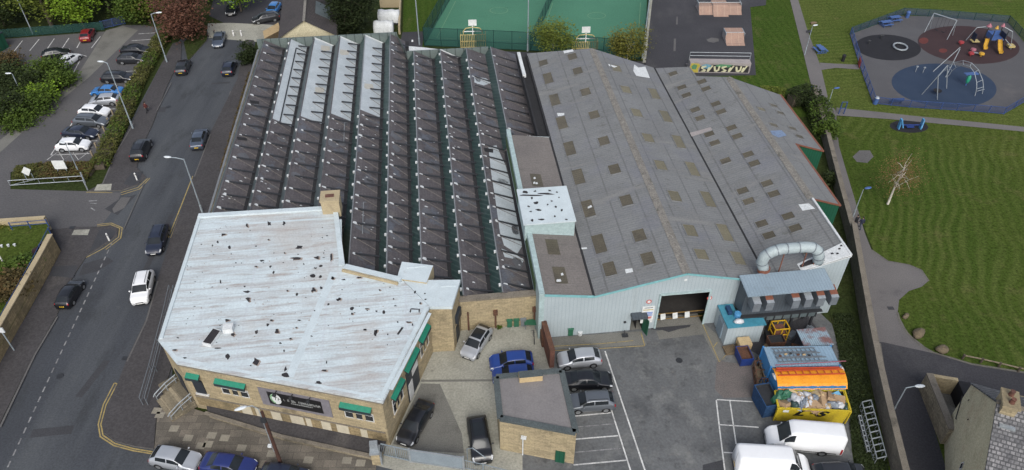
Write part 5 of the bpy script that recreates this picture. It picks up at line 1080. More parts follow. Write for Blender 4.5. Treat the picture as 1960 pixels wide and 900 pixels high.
def make_car(ty, label, cat, plate=True):
    S, c = car_surface(ty); L, W = c['L'], c['W']; hw = W/2
    o = root('parked_car' if ty != 'van' else 'panel_van', label, cat)
    def full(t0, t1, nt, sa, sb, ns, off, mb, m=0):
        """patch of the shell from s=sa (left) over the roof to s=sb, lifted by off"""
        vs = []
        for i in range(nt+1):
            t = t0+(t1-t0)*i/nt
            for j in range(ns+1):
                s = sa+(sb-sa)*j/ns; e = .004
                def Q(t, s):        # s in 0..16 across the car
                    return S(t, s) if s <= 8 else S(t, -(16-s)+(-1e-9))
                p = Q(t, s); a = Q(min(t+e, 1), s)-Q(max(t-e, 0), s); b = Q(t, min(s+.05, 16))-Q(t, max(s-.05, 0))
                n = a.cross(b)
                if n.length > 1e-9:
                    n.normalize(); ctr = Vector((p.x, 0, .7))
                    if n.dot(p-ctr) < 0: n = -n
                vs.append(tuple(p+n*off))
        mb.add(vs, [(i*(ns+1)+j, i*(ns+1)+j+1, (i+1)*(ns+1)+j+1, (i+1)*(ns+1)+j) for i in range(nt) for j in range(ns)], m)
    mb = MB(); nt = 40; vs = []; ss = [0, 1, 2, 3, 4, 5, 6, 7, 8]; ss += [-x for x in ss[-2:0:-1]]+[-1e-9]
    ns = len(ss)
    for i in range(nt+1): vs += [tuple(S(i/nt, s)) for s in ss]
    fs = [(i*ns+j, (i+1)*ns+j, (i+1)*ns+j+1, i*ns+j+1) for i in range(nt) for j in range(ns-1)]
    fs += [(i*ns+ns-1, (i+1)*ns+ns-1, (i+1)*ns, i*ns) for i in range(nt)]+[tuple(range(ns)), tuple(range(nt*ns, (nt+1)*ns))[::-1]]
    mb.add(vs, fs); body = mb.build('body', P['white'], o, smooth=True); body.material_slots[0].link = 'OBJECT'
    body.material_slots[0].material = P['white']
    gm = MT['car_glass']
    mb = MB(); full(*c['ws'], 5, 5.6, 10.4, 8, .012, mb); mb.build('windscreen', gm, o, smooth=True)
    if c['rw']: mb = MB(); full(*c['rw'], 4, 5.6, 10.4, 8, .012, mb); mb.build('rear_window', gm, o, smooth=True)
    for sd in (0, 1):
        for a, b in c['sw']:
            mb = MB(); full(a, b, 6, *((4.25, 5.15) if sd == 0 else (16-5.15, 16-4.25)), 3, .012, mb); mb.build('side_window', gm, o, smooth=True)
        f = lambda a, b: (a, b) if sd == 0 else (16-b, 16-a)
        mb = MB(); full(.012, .075, 3, *f(2.9, 5.2) if ty != 'van' else f(2.6, 4.2), 3, .012, mb); mb.build('headlight', MT['head_lamp'], o)
        mb = MB(); full(.965, .992, 2, *(f(2.6, 4.6) if ty != 'van' else f(1.3, 3.2)), 3, .012, mb); mb.build('tail_light', MT['tail_lamp'], o)
        for tx in (.185, .79) if ty != 'van' else (.16, .74):
            r = .33 if ty not in ('suv', 'van') else .37; x = L/2-L*tx; y = hw*.985; sg = 1 if sd == 0 else -1
            mb = MB(); mb.tube([(x, sg*(y-.22), r), (x, sg*(y+.012), r)], r, 16); wl = mb.build('wheel', MT['tyre'], o)
            mb = MB(); mb.disc((x, sg*(y+.018), r), r*.66, (0, sg, 0), 12); mb.build('rim', MT['rim'], wl)
            mb = MB(); n = 14; q = [(x+(r+.06)*math.cos(math.pi*i/n), sg*(y+.007), r+(r+.06)*math.sin(math.pi*i/n)) for i in range(n+1)]+[(x-(r+.06), sg*(y+.007), .2), (x+(r+.06), sg*(y+.007), .2)]
            mb.add(q, [tuple(range(len(q)))]); mb.build('wheel_arch', MT['trim_black'], o)
        mx = L/2-L*(c['ws'][0]+.07); zz = smooth_i(c['t'], c['zl'], .3)+.02
        mb = MB(); sg = 1 if sd == 0 else -1; mb.blob((mx, sg*(hw+.08), zz+.03), (.08, .11, .08), 1, 8, 5, rough=0); wm = mb.build('wing_mirror', P['white'], o, smooth=True); wm.material_slots[0].link = 'OBJECT'; wm.material_slots[0].material = P['white']
    zc = S(0, 4).z
    mb = MB(); mb.box(L/2-.05, L/2+.012, -hw*.42, hw*.42, zc-.16, zc-.06); mb.box(L/2-.05, L/2+.01, -hw*.55, hw*.55, .24, .36); mb.build('grille', MT['trim_black'], o)
    mb = MB(); mb.box(L/2, L/2+.022, -.26, .26, .38, .49); mb.build('number_plate', MT['plate_white'], o)
    mb = MB(); mb.box(-L/2-.022, -L/2, -.26, .26, .52 if ty != 'van' else .6, .63 if ty != 'van' else .71); mb.build('number_plate', MT['plate_yellow'], o)
    mb = MB(); mb.box(-L/2-.012, -L/2+.05, -hw*.7, hw*.7, .22, .34); mb.build('rear_bumper', MT['trim_black'], o)
    if ty in ('suv', 'estate'):
        for sg in (1, -1):
            mb = MB(); zt = smooth_i(c['t'], c['zr'], .6); mb.tube([(L*.1, sg*hw*.57, zt+.0), (L*.06, sg*hw*.57, zt+.06), (-L*.3, sg*hw*.56, zt+.03), (-L*.34, sg*hw*.56, zt-.04)], .022, 6); mb.build('roof_rail', MT['trim_black'], o)
    if ty == 'van':
        for sg in (1, -1):
            mb = MB(); mb.box(-L*.42, L*.2, sg*hw*1.0-.012, sg*hw*1.0+.012, .5, .58); mb.build('rub_strip', MT['trim_black'], o)
        mb = MB(); mb.box(-L/2-.008, -L/2+.01, -.012, .012, .5, 2.3); mb.build('door_seam', MT['trim_black'], o)
    return o
PROTO = {}
def set_paint(o, p):
    for ch in o.children:
        if ch.name.split('.')[0] in ('body', 'wing_mirror'):
            ch.material_slots[0].link = 'OBJECT'; ch.material_slots[0].material = P[p]
def car(ty, col, front, rear, label, group, cat='car', black_roof=False, sc=1.0):
    a, b = G(*front), G(*rear); m = (a+b)/2; rz = math.atan2(a.y-b.y, a.x-b.x)
    if ty not in PROTO: o = PROTO[ty] = make_car(ty, label, cat)
    else: o = copy_tree(PROTO[ty])
    if o is PROTO[ty] and 'used' in CAR[ty]: pass
    o.location = (m.x, m.y, .012); o.rotation_euler = (0, 0, rz); o.scale = (sc, sc, sc)
    tag(o, label, cat, group); set_paint(o, col)
    if ty in ('hatchback', 'saloon', 'estate', 'suv') and black_roof:
        S, c = car_surface(ty); mb = MB(); n = 6; vs = []
        for i in range(n+1):
            for s in (6.2, 7, 8, -7, -6.2): p = S(.44+.3*i/n, s if s != 8 else 8); vs.append((p.x, p.y, p.z+.012))
        mb.add(vs, [(i*5+j, i*5+j+1, (i+1)*5+j+1, (i+1)*5+j) for i in range(n) for j in range(4)])
        FRAME[o.name] = (Vector((0, 0, 0)), 0); mb.build('glass_roof', MT['car_glass'], o, smooth=True)
    return o
gr, gc, gy, gt, gf = 'cars on the main road', 'cars in the car park', 'cars in the factory yards', 'cars at the top of the street', 'cars parked along the front kerb'
# the first of each kind is the prototype; it is kept free of extra parts
car('hatchback', 'white', (174, 284), (113, 286), 'white hatchback at the near end of the car park row, beside the hedge island', gc)
car('saloon', 'navy', (188, 263), (126, 259), 'dark navy saloon between the white hatchback and the silver-grey car in the row', gc)
car('estate', 'grey', (209, 240), (146, 237), 'silver-grey estate parked between a navy saloon and a white car', gc)
car('suv', 'black', (265, 311), (281, 277), 'black off-roader seen from the front on the left of the road', gr).rotation_euler[2] += math.pi
car('hatchback', 'white', (213, 222), (155, 219), 'white hatchback parked between silver-grey estate and silver hatchback', gc)
car('hatchback', 'silver', (174, 201), (231, 197), 'silver hatchback parked between the blue car and a white car', gc)
car('saloon', 'skyblue', (183, 181), (232, 182), 'bright blue saloon in the car park row', gc)
car('estate', 'black', (254, 155), (202, 156), 'black estate parked alone in the row above the blue saloon', gc)
car('hatchback', 'charcoal', (280, 119), (228, 120), 'nearer of two black cars side by side at the top of the row', gc)
car('saloon', 'black', (287, 102), (238, 102), 'farther of two black cars side by side at the top of the row', gc)
car('hatchback', 'red', (175, 63), (165, 83), 'red hatchback in the far bays under the trees', gc)
car('saloon', 'white', (146, 113), (121, 132), 'white coupe half hidden by the car park bushes', gc)
car('hatchback', 'black', (123, 108), (98, 112), 'black car mostly hidden behind the car park bushes', gc)
car('saloon', 'steel', (418, 92), (424, 72), 'grey-blue saloon at the far end of the street by the verge', gr)
car('hatchback', 'charcoal', (357, 124), (348, 145), 'dark grey hatchback with yellow plate near the verge, far left of the road', gr)
car('hatchback', 'navy', (445, 124), (436, 149), 'dark blue hatchback at the far right kerb of the road', gr)
car('saloon', 'steel', (388, 257), (379, 287), 'slate blue saloon driving away at the right of the road', gr)
car('estate', 'navy', (296, 491), (313, 442), 'dark navy estate facing the camera on the right kerb', gr)
car('suv', 'white', (270, 588), (284, 530), 'white off-roader facing the camera beside the office railing', gr)
car('hatchback', 'black', (151, 549), (125, 590), 'black hatchback seen from behind on the left pavement edge', gr, sc=.92)
car('hatchback', 'black', (442, 33), (449, 14), 'dark car partly under the bright green tree', gt)
car('estate', 'charcoal', (487, 45), (533, 37), 'dark grey estate in front of the blue car by the bungalow', gt)
car('hatchback', 'skyblue', (516, 36), (534, 12), 'blue car beside the brown roofed bungalow', gt)
car('hatchback', 'silver', (385, 894), (296, 878), 'silver hatchback parked first on the front kerb by the corner', gf)
car('saloon', 'deepblue', (489, 905), (394, 891), 'dark blue saloon parked behind the silver hatchback', gf)
car('hatchback', 'navy', (592, 926), (505, 911), 'dark car at the foot of the brown utility pole', gf)
car('hatchback', 'silver', (893, 692), (932, 634), 'silver hatchback with black glass roof by the stone yard wall', gy, black_roof=True)
car('hatchback', 'blue', (938, 703), (1019, 696), 'bright blue hatchback behind the flat garage', gy)
car('hatchback', 'blue', (947, 727), (1018, 722), 'blue car squeezed between the bright blue hatchback and the garage', gy, sc=.95)
car('saloon', 'black', (779, 846), (813, 787), 'black saloon parked against the office yard wall', gy)
car('suv', 'black', (924, 884), (913, 816), 'black off-roader with glass roof beside the garage, behind the gate', gy, black_roof=True)
car('hatchback', 'silver', (1066, 698), (1150, 690), 'silver hatchback in the marked bays, farthest from the camera', gy)
car('saloon', 'black', (1168, 734), (1080, 736), 'black saloon in the marked bays between silver and grey cars', gy)
car('suv', 'grey', (1091, 780), (1171, 775), 'grey car in the marked bays, nearest the camera', gy, sc=.94)
car('suv', 'charcoal', (1646, 918), (1562, 918), 'dark car cut off by the bottom edge beside the white vans', gy)
car('van', 'white', (1446, 843), (1620, 860), 'white panel van parked in front of the yellow skip', 'white panel vans', 'van')
car('van', 'white', (1548, 903), (1400, 896), 'white panel van nearest the camera, facing right', 'white panel vans', 'van')
# ---------------------------------------------------------------- lamps, posts, signs
def lamp(base, h, label, arm=(-1.0, 0), r=.085, head='head', name='street_lamp', cat='street lamp', group='street lamps', hm='lamp_head', pm='lamp_grey'):
    b = G(*base); o = root(name, label, cat, b, 0, group)
    mb = MB(placed(b)); mb.tube([(0, 0, 0), (0, 0, 1.2), (0, 0, 1.25), (0, 0, h)], [r*1.5, r*1.5, r, r*.7], 8); mb.build('pole', MT[pm], o)
    ax, ay = arm; l = math.hypot(ax, ay); dx, dy = ax/l, ay/l
    if l > .5: mb = MB(placed(b)); mb.tube([(0, 0, h-.05), (dx*l*.5, dy*l*.5, h+.1), (dx*l, dy*l, h+.12)], .05, 6); mb.build('bracket_arm', MT[pm], o)
    mb = MB(placed((b.x+dx*l, b.y+dy*l, h+.12), math.atan2(dy, dx))); mb.blob((.15, 0, .02), (.48, .19, .1), 2, 10, 6, rough=0); mb.build('lamp_head', MT[hm], o, smooth=True)
    return o
lamp((255, 247), 10.0, 'tall grey street lamp leaning over the car park hedge, nearest the blue car', (-.7, .1))
lamp((388, 408), 7.8, 'grey street lamp at the corner of the white office roof', (-1.7, .2))
lamp((320, 120), 8.0, 'grey street lamp beside the copper tree at the car park end', (1.0, .2))
lamp((63, 65), 6.2, 'grey street lamp among the trees behind the far car park', (-.4, 0))
lamp((43, 182), 3.4, 'short lamp standing among the car park bushes', (-.35, 0))
lamp((153, 334), 4.6, 'thin lamp post in the hedge island by the white sign', (-.3, .1), r=.05)
lamp((1705, 795), 4.0, 'park lamp beside the back road by the stone house', (1.0, .05), r=.06)
lamp((1632, 416), 4.1, 'blue headed park lamp beside the two walkers', (.4, .1), r=.06, hm='blue_bench')
lamp((1581, 213), 3.5, 'blue headed park lamp at the path junction', (.4, .1), r=.06, hm='blue_bench')
lamp((1540, 105), 4.8, 'park lamp on the lane beside the skatepark grass', (.3, .1), r=.06)
for bx_, lab in (((803, 86), 'tall floodlight mast at the left corner of the green court'), ((1010, 98), 'tall floodlight mast between the two green courts'), ((1229, 113), 'tall floodlight mast at the right side of the green court')):
    o = lamp(bx_, 12, lab, (0.01, -.6), r=.1, name='floodlight_mast', cat='floodlight', group='court floodlights')
b = G(541, 897); o = root('utility_pole', 'dark red-brown wooden utility pole with a small lamp, in front of the office', 'utility pole', b)
mb = MB(placed(b)); mb.tube([(0, 0, 0), (0, 0, 8.0)], [.17, .12], 10); mb.build('pole', MT['pole_wood'], o)
mb = MB(placed(b)); mb.tube([(-.18, 0, 2.5), (-.18, 0, 8.3), (-.5, -.1, 8.9), (-1.0, -.3, 9.0)], .035, 6); mb.build('lamp_bracket', MT['lamp_grey'], o)
mb = MB(placed((b.x-1.0, b.y-.3, 9.0), .4)); mb.blob((-.3, 0, 0), (.5, .17, .09), 2, 10, 6, rough=0); mb.build('lamp_head', MT['lamp_head'], o, smooth=True)
mb = MB(placed(b)); mb.box(-.2, .2, -.3, -.1, 6.9, 7.4); mb.build('junction_box', MT['steel_dark'], o)
mb = MB(placed(b)); mb.box(-.5, -.2, -.15, .1, 3.3, 3.5); mb.build('notice', MT['flash_white'], o)
def post(base, h, r, label, mat='white_paint', name='bollard', group='white bollards', cat='bollard', band=True):
    b = G(*base); b.z = .1; o = root(name, label, cat, b, 0, group)
    mb = MB(placed(b)); mb.lathe((0, 0, 0), [(r, 0), (r, h-.06), (r*.6, h)], 10); mb.build('post', MT[mat], o)
    if band: mb = MB(placed(b)); mb.lathe((0, 0, h*.72), [(r*1.06, 0), (r*1.06, .1)], 10); mb.build('reflective_band', MT['line_faint'], o)
post((263, 346), 1.1, .09, 'slim white bollard on the upper side of the car park entrance')
post((210, 462), 1.1, .09, 'slim white bollard on the lower side of the car park entrance')
for k, (x, y) in enumerate(((448, 70), (463, 70))): post((x, y), 1.0, .13, ('left' if k == 0 else 'right')+' of two white bollards at the end of the street')
for k, (x, y) in enumerate(((399, 72), (412, 71), (427, 71))): post((x, y), 1.0, .1, ('first', 'second', 'third')[k]+' dark bollard from the left across the end of the street', 'steel_dark', group='dark bollards', band=False)
o = root('post_sign', 'slim grey post with a small white plate leaning by the left stone wall', 'sign post', G(28, 672)); b = G(28, 672)
mb = MB(placed(b)); mb.tube([(0, 0, 0), (0, 0, 2.7)], .06, 8); mb.build('pole', MT['lamp_grey'], o)
mb = MB(placed(b)); mb.box(-.3, .3, -.05, .05, 2.7, 3.3); mb.build('plate', MT['flash_white'], o)
def sign(px, wd, ht, z, rz, label, diamond=False):
    b = G(*px); o = root('entrance_sign', label, 'sign', b, rz, 'signs in the hedge island')
    T = placed(b, rz)
    for s_ in (-wd*.35, wd*.35): mb = MB(T); mb.tube([(s_, .06, 0), (s_, .06, z+.2)], .045, 6); mb.build('leg', MT['lamp_grey'], o)
    mb = MB(T)
    if diamond: mb.add([(0, 0, z-.1), (wd*.5, 0, z+ht*.55), (0, 0, z+ht), (-wd*.5, 0, z+ht*.45), (0, .05, z-.1), (wd*.5, .05, z+ht*.55), (0, .05, z+ht), (-wd*.5, .05, z+ht*.45)], [(0, 1, 2, 3), (7, 6, 5, 4), (0, 4, 5, 1), (1, 5, 6, 2), (2, 6, 7, 3), (3, 7, 4, 0)])
    else: mb.box(-wd/2, wd/2, 0, .06, z, z+ht)
    mb.build('board', MT['sign_white'], o)
sign((123, 336), 1.5, 1.25, 1.0, .05, 'white rectangular sign board in the hedge island')
sign((60, 347), 1.1, 1.3, .9, .3, 'white diamond shaped sign board at the left of the hedge island', True)
# height-bar gate folded along the island
a, b = G(22, 359), G(163, 350); c = G(168, 364)
o = root('barrier_gate', 'long grey tubular barrier gate folded back along the hedge island', 'gate', a)
mb = MB()
for z in (.35, 1.05): mb.tube([a+Vector((0, 0, z)), b+Vector((0, 0, z))], .05, 6)
for k in range(6): p = a.lerp(b, k/5); mb.tube([p+Vector((0, 0, .35)), p+Vector((0, 0, 1.05))], .035, 6)
mb.tube([a+Vector((0, 0, .35)), a.lerp(b, .4)+Vector((0, 0, 1.05))], .03, 6); mb.build('gate_frame', MT['galv'], o)
mb = MB(); mb.tube([b, b+Vector((0, 0, 1.6))], .09, 8); mb.tube([c, c+Vector((0, 0, 1.4))], .08, 8); mb.bar(b+Vector((0, 0, 1.3)), c+Vector((0, 0, 1.3)), .1); mb.build('gate_post', MT['galv'], o)
# ---------------------------------------------------------------- fences and railings
def fence(name, label, px, h, mat, group=None, cat='fence', gap=2.4, mesh=None, rails=(.1, .98), bars=0, z0=0, pts=None, pr=.05):
    P_ = pts or GP(px, z0); o = root(name, label, cat, P_[0], 0, group); posts = []
    mb = MB(); mm = MB()
    for i in range(len(P_)-1):
        a, b = P_[i], P_[i+1]; n = max(1, round((b-a).length/gap)); up = Vector((0, 0, 1))
        for k in range(n+(1 if i == len(P_)-2 else 0)): posts.append(a.lerp(b, k/n))
        for r_ in rails: mb.bar(a+up*h*r_, b+up*h*r_, .05, .06)
        if bars:
            m = int((b-a).length/bars)
            for k in range(m): p = a.lerp(b, (k+.5)/m); mb.bar(p+up*.1, p+up*h*.98, .025, .025)
        if mesh: mm.add([a+up*.05, b+up*.05, b+up*h, a+up*h], [(0, 1, 2, 3)])
    mb.build('railing', MT[mat], o)
    if mesh: mm.build('mesh_panel', mesh, o)
    for p in posts: mb = MB(); mb.tube([p, p+Vector((0, 0, h+.06))], pr, 6); mb.build('post', MT[mat], o)
    return o
def mesh_mat(name, c, dens):
    m, nt, b = new_mat(name); b.inputs['Base Color'].default_value = (*c, 1); b.inputs['Roughness'].default_value = .6
    tr = N(nt, 'ShaderNodeBsdfTransparent'); mx = N(nt, 'ShaderNodeMixShader'); mx.inputs[0].default_value = dens
    nt.links.new(tr.outputs[0], mx.inputs[1]); nt.links.new(b.outputs[0], mx.inputs[2]); nt.links.new(mx.outputs[0], nt.nodes['Material Output'].inputs['Surface']); return m
MT['mesh_green'] = mesh_mat('mesh_green', (.012, .062, .055), .55)
MT['mesh_blue'] = mesh_mat('mesh_blue', (.028, .045, .11), .5)
MT['mesh_court_far'] = MT['mesh_green']
MT['fence_green'] = plain('fence_green', (.012, .05, .045), .6)
fence('court_fence', 'dark green mesh fence along the near side of the sports courts', [(812, 88), (910, 92), (1015, 97)], 3.2, 'fence_green', 'court fences', mesh=MT['mesh_green'], rails=(.02, .35, .98), gap=3)
fence('court_fence', 'dark green mesh fence in front of the right hand court', [(1015, 97), (1225, 114)], 3.2, 'fence_green', 'court fences', mesh=MT['mesh_green'], rails=(.02, .35, .98), gap=3)
fence('court_fence', 'dark green mesh fence along the left side of the courts', [(812, 88), (838, 40), (866, -8)], 3.2, 'fence_green', 'court fences', mesh=MT['mesh_green'], rails=(.02, .35, .98), gap=3)
fence('court_fence', 'dark green mesh fence dividing the two green courts', [(1015, 97), (1038, 45), (1060, -8)], 2.6, 'fence_green', 'court fences', mesh=MT['mesh_green'], rails=(.02, .98), gap=3)
fence('court_fence', 'dark green mesh fence along the right side of the courts', [(1225, 114), (1236, 45), (1243, -8)], 3.2, 'fence_green', 'court fences', mesh=MT['mesh_green'], rails=(.02, .98), gap=3)
fence('car_park_fence', 'dark green fence behind the far bays of the car park', [(-70, 80), (22, 72), (200, 58)], 1.5, 'fence_green', mesh=MT['mesh_green'])
fence('car_park_fence', 'blue fence at the top of the car park walkway', [(196, 56), (240, 46)], 1.4, 'blue_rail', mesh=MT['mesh_blue'])
ct = root('green_container', 'dark green cabin at the left edge of the far car park', 'cabin', G(8, 92)); mb = MB(placed(G(-6, 96), -.2)); mb.box(-3, 1.2, -1.3, 1.3, 0, 2.5); mb.build('cabin_body', MT['clad_green'], ct)
mb = MB(placed(G(-6, 96), -.2)); mb.box(-3.1, 1.3, -1.4, 1.4, 2.504, 2.62); mb.build('cabin_roof', MT['awning_dark'], ct)
fence('playground_fence', 'blue railing along the left side of the playground', [(1671, 199), (1646, 128), (1644, 122), (1627, 66)], 1.25, 'blue_rail', 'playground fences', bars=.3, pr=.06)
fence('playground_fence', 'blue mesh fence along the near edge of the playground', [(1671, 199), (1740, 206), (1800, 210), (1862, 214), (1921, 219)], 1.15, 'blue_rail', 'playground fences', mesh=MT['mesh_blue'])
fence('playground_fence', 'blue railing at the right of the playground cut by the picture edge', [(1921, 219), (1962, 195), (2010, 172)], 1.2, 'blue_rail', 'playground fences', bars=.3, pr=.06)
fence('playground_fence', 'dark mesh fence along the far edge of the playground', [(1627, 66), (1727, 29), (1800, 33), (1928, 44)], 1.3, 'fence_green', 'playground fences', mesh=MT['mesh_blue'])
fence('playground_fence', 'dark mesh fence at the far right corner of the playground', [(1928, 44), (1962, 80), (1990, 112)], 1.3, 'fence_green', 'playground fences', mesh=MT['mesh_blue'])
gp = root('playground_gate', 'small red gate in the blue playground railing', 'gate', G(1644, 128)); a, b = G(1645, 131), G(1643, 121)
mb = MB(); mb.bar(a+Vector((-.08, 0, .6)), b+Vector((-.08, 0, .6)), .06, 1.1); mb.build('gate_leaf', MT['red_paint'], gp)
# stone retaining wall on the left with blue railings behind
wl = root('retaining_wall', 'long buff stone boundary wall with dark streaks along the left pavement', 'wall', G(60, 590))
bp = [G(117, 481), G(95, 524), G(53, 601), G(0, 699), G(-90, 850)]
mb = MB()
for i in range(4): a, b = bp[i], bp[i+1]; n_ = Vector(((b-a).y, -(b-a).x, 0)).normalized()*.25; a, b = a-n_*(-1 if n_.x < 0 else 1)*1, b-n_*(-1 if n_.x < 0 else 1)*1; mb.bar((a.x, a.y, 1.22), (b.x, b.y, 1.22), .45, 2.45)
mb.build('wall_face', MT['stone_fence'], wl)
mb = MB()
for i in range(4): a, b = bp[i], bp[i+1]; mb.bar((a.x-.22, a.y, 2.5), (b.x-.22, b.y, 2.5), .55, .12)
mb.build('coping', MT['stone_pale'], wl)
gz = 1.2
struct('garden', MB().poly([(p.x, p.y, gz) for p in (G(112, 481), G(95, 524), G(53, 601), G(0, 699), G(-90, 850), G(-500, 700), G(-260, 462), G(0, 447), G(98, 441))]), MT['grass'])
struct('garden_path', MB().poly([(p.x, p.y, gz+.02) for p in (G(106, 470, 0), G(86, 524), G(44, 601), G(-9, 699), G(-40, 720), G(28, 590), G(66, 525), G(84, 480))]), MT['pavement_tar'])
tb = MB(); tb.poly([G(60, 478, gz+.02), G(98, 455, gz+.02), G(96, 474, gz+.02), G(78, 497, gz+.02), G(62, 492, gz+.02)]); struct('planting_bed', tb, MT['rubber_red'])
gwl = root('garden_front_wall', 'low buff stone wall across the garden by the side road', 'wall', G(50, 450)); a, b = G(-80, 452), G(98, 440)
mb = MB(); mb.bar((a.x, a.y, .9), (b.x, b.y, .9), .4, 1.8); mb.build('wall_face', MT['stone'], gwl)
mb = MB(); mb.bar((a.x, a.y, 1.86), (b.x, b.y, 1.86), .5, .12); mb.build('coping', MT['stone_pale'], gwl)
fence('garden_railing', 'blue railing along the garden path behind the streaked wall', None, 1.2, 'blue_rail', 'garden railings', bars=.35, pts=[G(100, 452, gz), G(66, 520, gz), G(24, 596, gz), G(-30, 690, gz)], pr=.06)
fence('garden_railing', 'blue railing above the low garden front wall', None, 1.0, 'blue_rail', 'garden railings', pts=[G(24, 440, gz+.6), G(94, 434, gz+.6)], pr=.06, rails=(.5, .98))
for k, (x, y) in enumerate(((4, 473), (17, 472), (29, 471))): 
    p = G(x, y, gz); mb = MB(placed(p)); mb.lathe((0, 0, 0), [(.1, 0), (.15, .28), (.12, .29)], 10); tag(mb.build('flower_pot', MT['flash_white']), ('left', 'middle', 'right')[k]+' of three white pots by the garden wall', 'pot', 'white garden pots')
p = G(6, 502, gz); mb = MB(placed(p)); mb.tube([(0, 0, 0), (0, 0, 1.8)], .07, 8); tag(mb.build('garden_post', MT['white_paint']), 'white post standing in the garden grass', 'post')
for x, y, lab in ((86, 497, 'grey litter bin on the garden path by the blue railing'),):
    p = G(x, y, gz); mb = MB(placed(p)); mb.lathe((0, 0, 0), [(.25, 0), (.28, .8), (.3, .82), (.2, .95)], 10); tag(mb.build('litter_bin', MT['galv']), lab, 'bin')
# office handrails and steps
def rail(name, label, px, h, z0=.1, cat='handrail', two=True, mat='galv_dull', off=.5, group=None):
    P_ = [G(x, y, z0) for x, y in px]; o = root(name, label, cat, P_[0], 0, group)
    for q in ((0, off) if two else (0,)):
        mb = MB(); mb.tube([p+Vector((q, 0, h)) for p in P_], .045, 6)
        for p in P_: mb.tube([p+Vector((q, 0, -z0)), p+Vector((q, 0, h))], .04, 6)
        mb.tube([p+Vector((q, 0, h*.5)) for p in P_], .03, 6); mb.build('rail', MT[mat], o)
    return o
rail('pavement_railing', 'long grey double guard rail along the pavement beside the office', [(329, 560), (318, 610), (305, 660), (292, 712), (274, 775)], 1.1, off=.45)
WC2 = Wall(U(*inset(ofp, .012)[7]), U(*inset(ofp, .012)[6]))   # chamfered corner
st = root('entrance_steps', 'stone entrance steps at the chamfered corner of the office', 'steps', WC2.T((1.7, 1, 0)))
mb = MB(WC2.T)
for k in range(5): mb.box(.3, 3.4, .02, 2.4-k*.42, .18*k+.1, .18*(k+1)+.1)
mb.build('steps', MT['stone_old'], st)
mb = MB(WC2.T); mb.box(1.0, 2.3, 0, .08, 1.02, 3.4); mb.build('entrance_door', MT['door_dark'], st)
for x in (.35, 3.3):
    mb = MB(WC2.T); mb.tube([(x, .1, 2.0), (x, 1.2, 1.7), (x, 2.3, 1.15), (x, 2.5, .9)], .05, 6); mb.tube([(x, .1, 1.55), (x, 1.2, 1.25), (x, 2.3, .7)], .04, 6)
    for y, z in ((.3, 1.95), (1.2, 1.7), (2.3, 1.15)): mb.tube([(x, y, .1), (x, y, z)], .04, 6)
    mb.build('handrail', MT['galv'], st)
mb = MB(WC2.T); mb.box(-.6, .1, .02, 1.6, 0, 1.0); mb.build('side_wall', MT['stone_old'], st)
# gates
gt_ = root('yard_gate', 'grey steel sliding gate with barred section closing the office yard', 'gate', G(735, 872))
A_, B_, C_ = G(733, 872), G(786, 884), G(888, 899); hgt = 1.75
mb = MB(); up = Vector((0, 0, 1))
for z in (.15, hgt): mb.bar(A_+up*z, B_+up*z, .08)
for k in range(15): p = A_.lerp(B_, k/14); mb.bar(p+up*.15, p+up*hgt, .04)
mb.bar(A_.lerp(B_, .5)+up*.15, A_.lerp(B_, .5)+up*hgt, .08); mb.build('barred_leaf', MT['gate_grey'], gt_)
mb = MB(); mb.bar(B_+up*(hgt*.5+.1), C_+up*(hgt*.5+.1), .05, hgt-.2); mb.build('solid_leaf', MT['gate_grey'], gt_)
mb = MB()
for p in (B_, C_): mb.bar(p, p+up*(hgt+.2), .16)
for z in (.08, hgt+.05): mb.bar(B_+up*z, C_+up*z, .1)
mb.build('gate_frame', MT['galv'], gt_)
gpl = root('gate_pillar', 'stone gate pillar wrapped in galvanised sheet beside the office corner', 'pillar', G(722, 882)); p = G(722, 884)
mb = MB(placed(p, .1)); mb.box(-.35, .35, -.35, .35, 0, 1.6); mb.build('pillar', MT['stone'], gpl)
mb = MB(placed(p, .1)); mb.box(-.42, .42, -.42, .42, 1.603, 1.85); mb.box(-.35, .3, -.1, .3, 1.853, 2.7); mb.box(.36, .5, -.4, .1, .1, 1.3); mb.build('metal_guard', MT['galv'], gpl)
fence('low_railing', 'grey vertical bar railing in front of the flat garage', [(888, 897), (925, 905), (985, 920)], 1.3, 'gate_grey', bars=.16)
mb = MB(); p = G(895, 880); mb.tube([p, p+up*1.6, p+Vector((.5, -.1, 1.9)), p+Vector((1.6, -.6, 1.2))], .04, 6); tag(mb.build('bent_rail', MT['gate_grey']), 'bent grey rail at the end of the sliding gate', 'rail')
# ---------------------------------------------------------------- long park wall
pwp = [(1549, 182), (1575, 275), (1598, 370), (1620, 455), (1637, 560), (1650, 640), (1666, 727), (1684, 810), (1706, 905), (1740, 1050)]
pw2 = root('park_wall', 'long weathered stone wall between the works yard and the park lane', 'wall', G(1650, 640))
mb = MB(); cp = MB(); PW = GP(pwp)
for i in range(len(PW)-1):
    a, b = PW[i], PW[i+1]; h_ = 2.1 if i > 2 else 1.6
    mb.bar((a.x+.25, a.y, h_/2), (b.x+.25, b.y, h_/2), .5, h_); cp.bar((a.x+.25, a.y, h_+.06), (b.x+.25, b.y, h_+.06), .56, .14)
MT['stone_grey'] = M('stone_grey', (.15, .135, .11), (.115, .104, .086), scale=.5, fine=.2, fscale=5, brick=(.6, .25, .02, .7, 'wall', .15), stains=[((.25, .22, .17), .6, .58, .75, Y1, .5), ((.07, .065, .05), .5, .58, .74, (1, 1, .4), .6)])
mb.build('wall_face', MT['stone_grey'], pw2); cp.build('coping', MT['coping'], pw2)
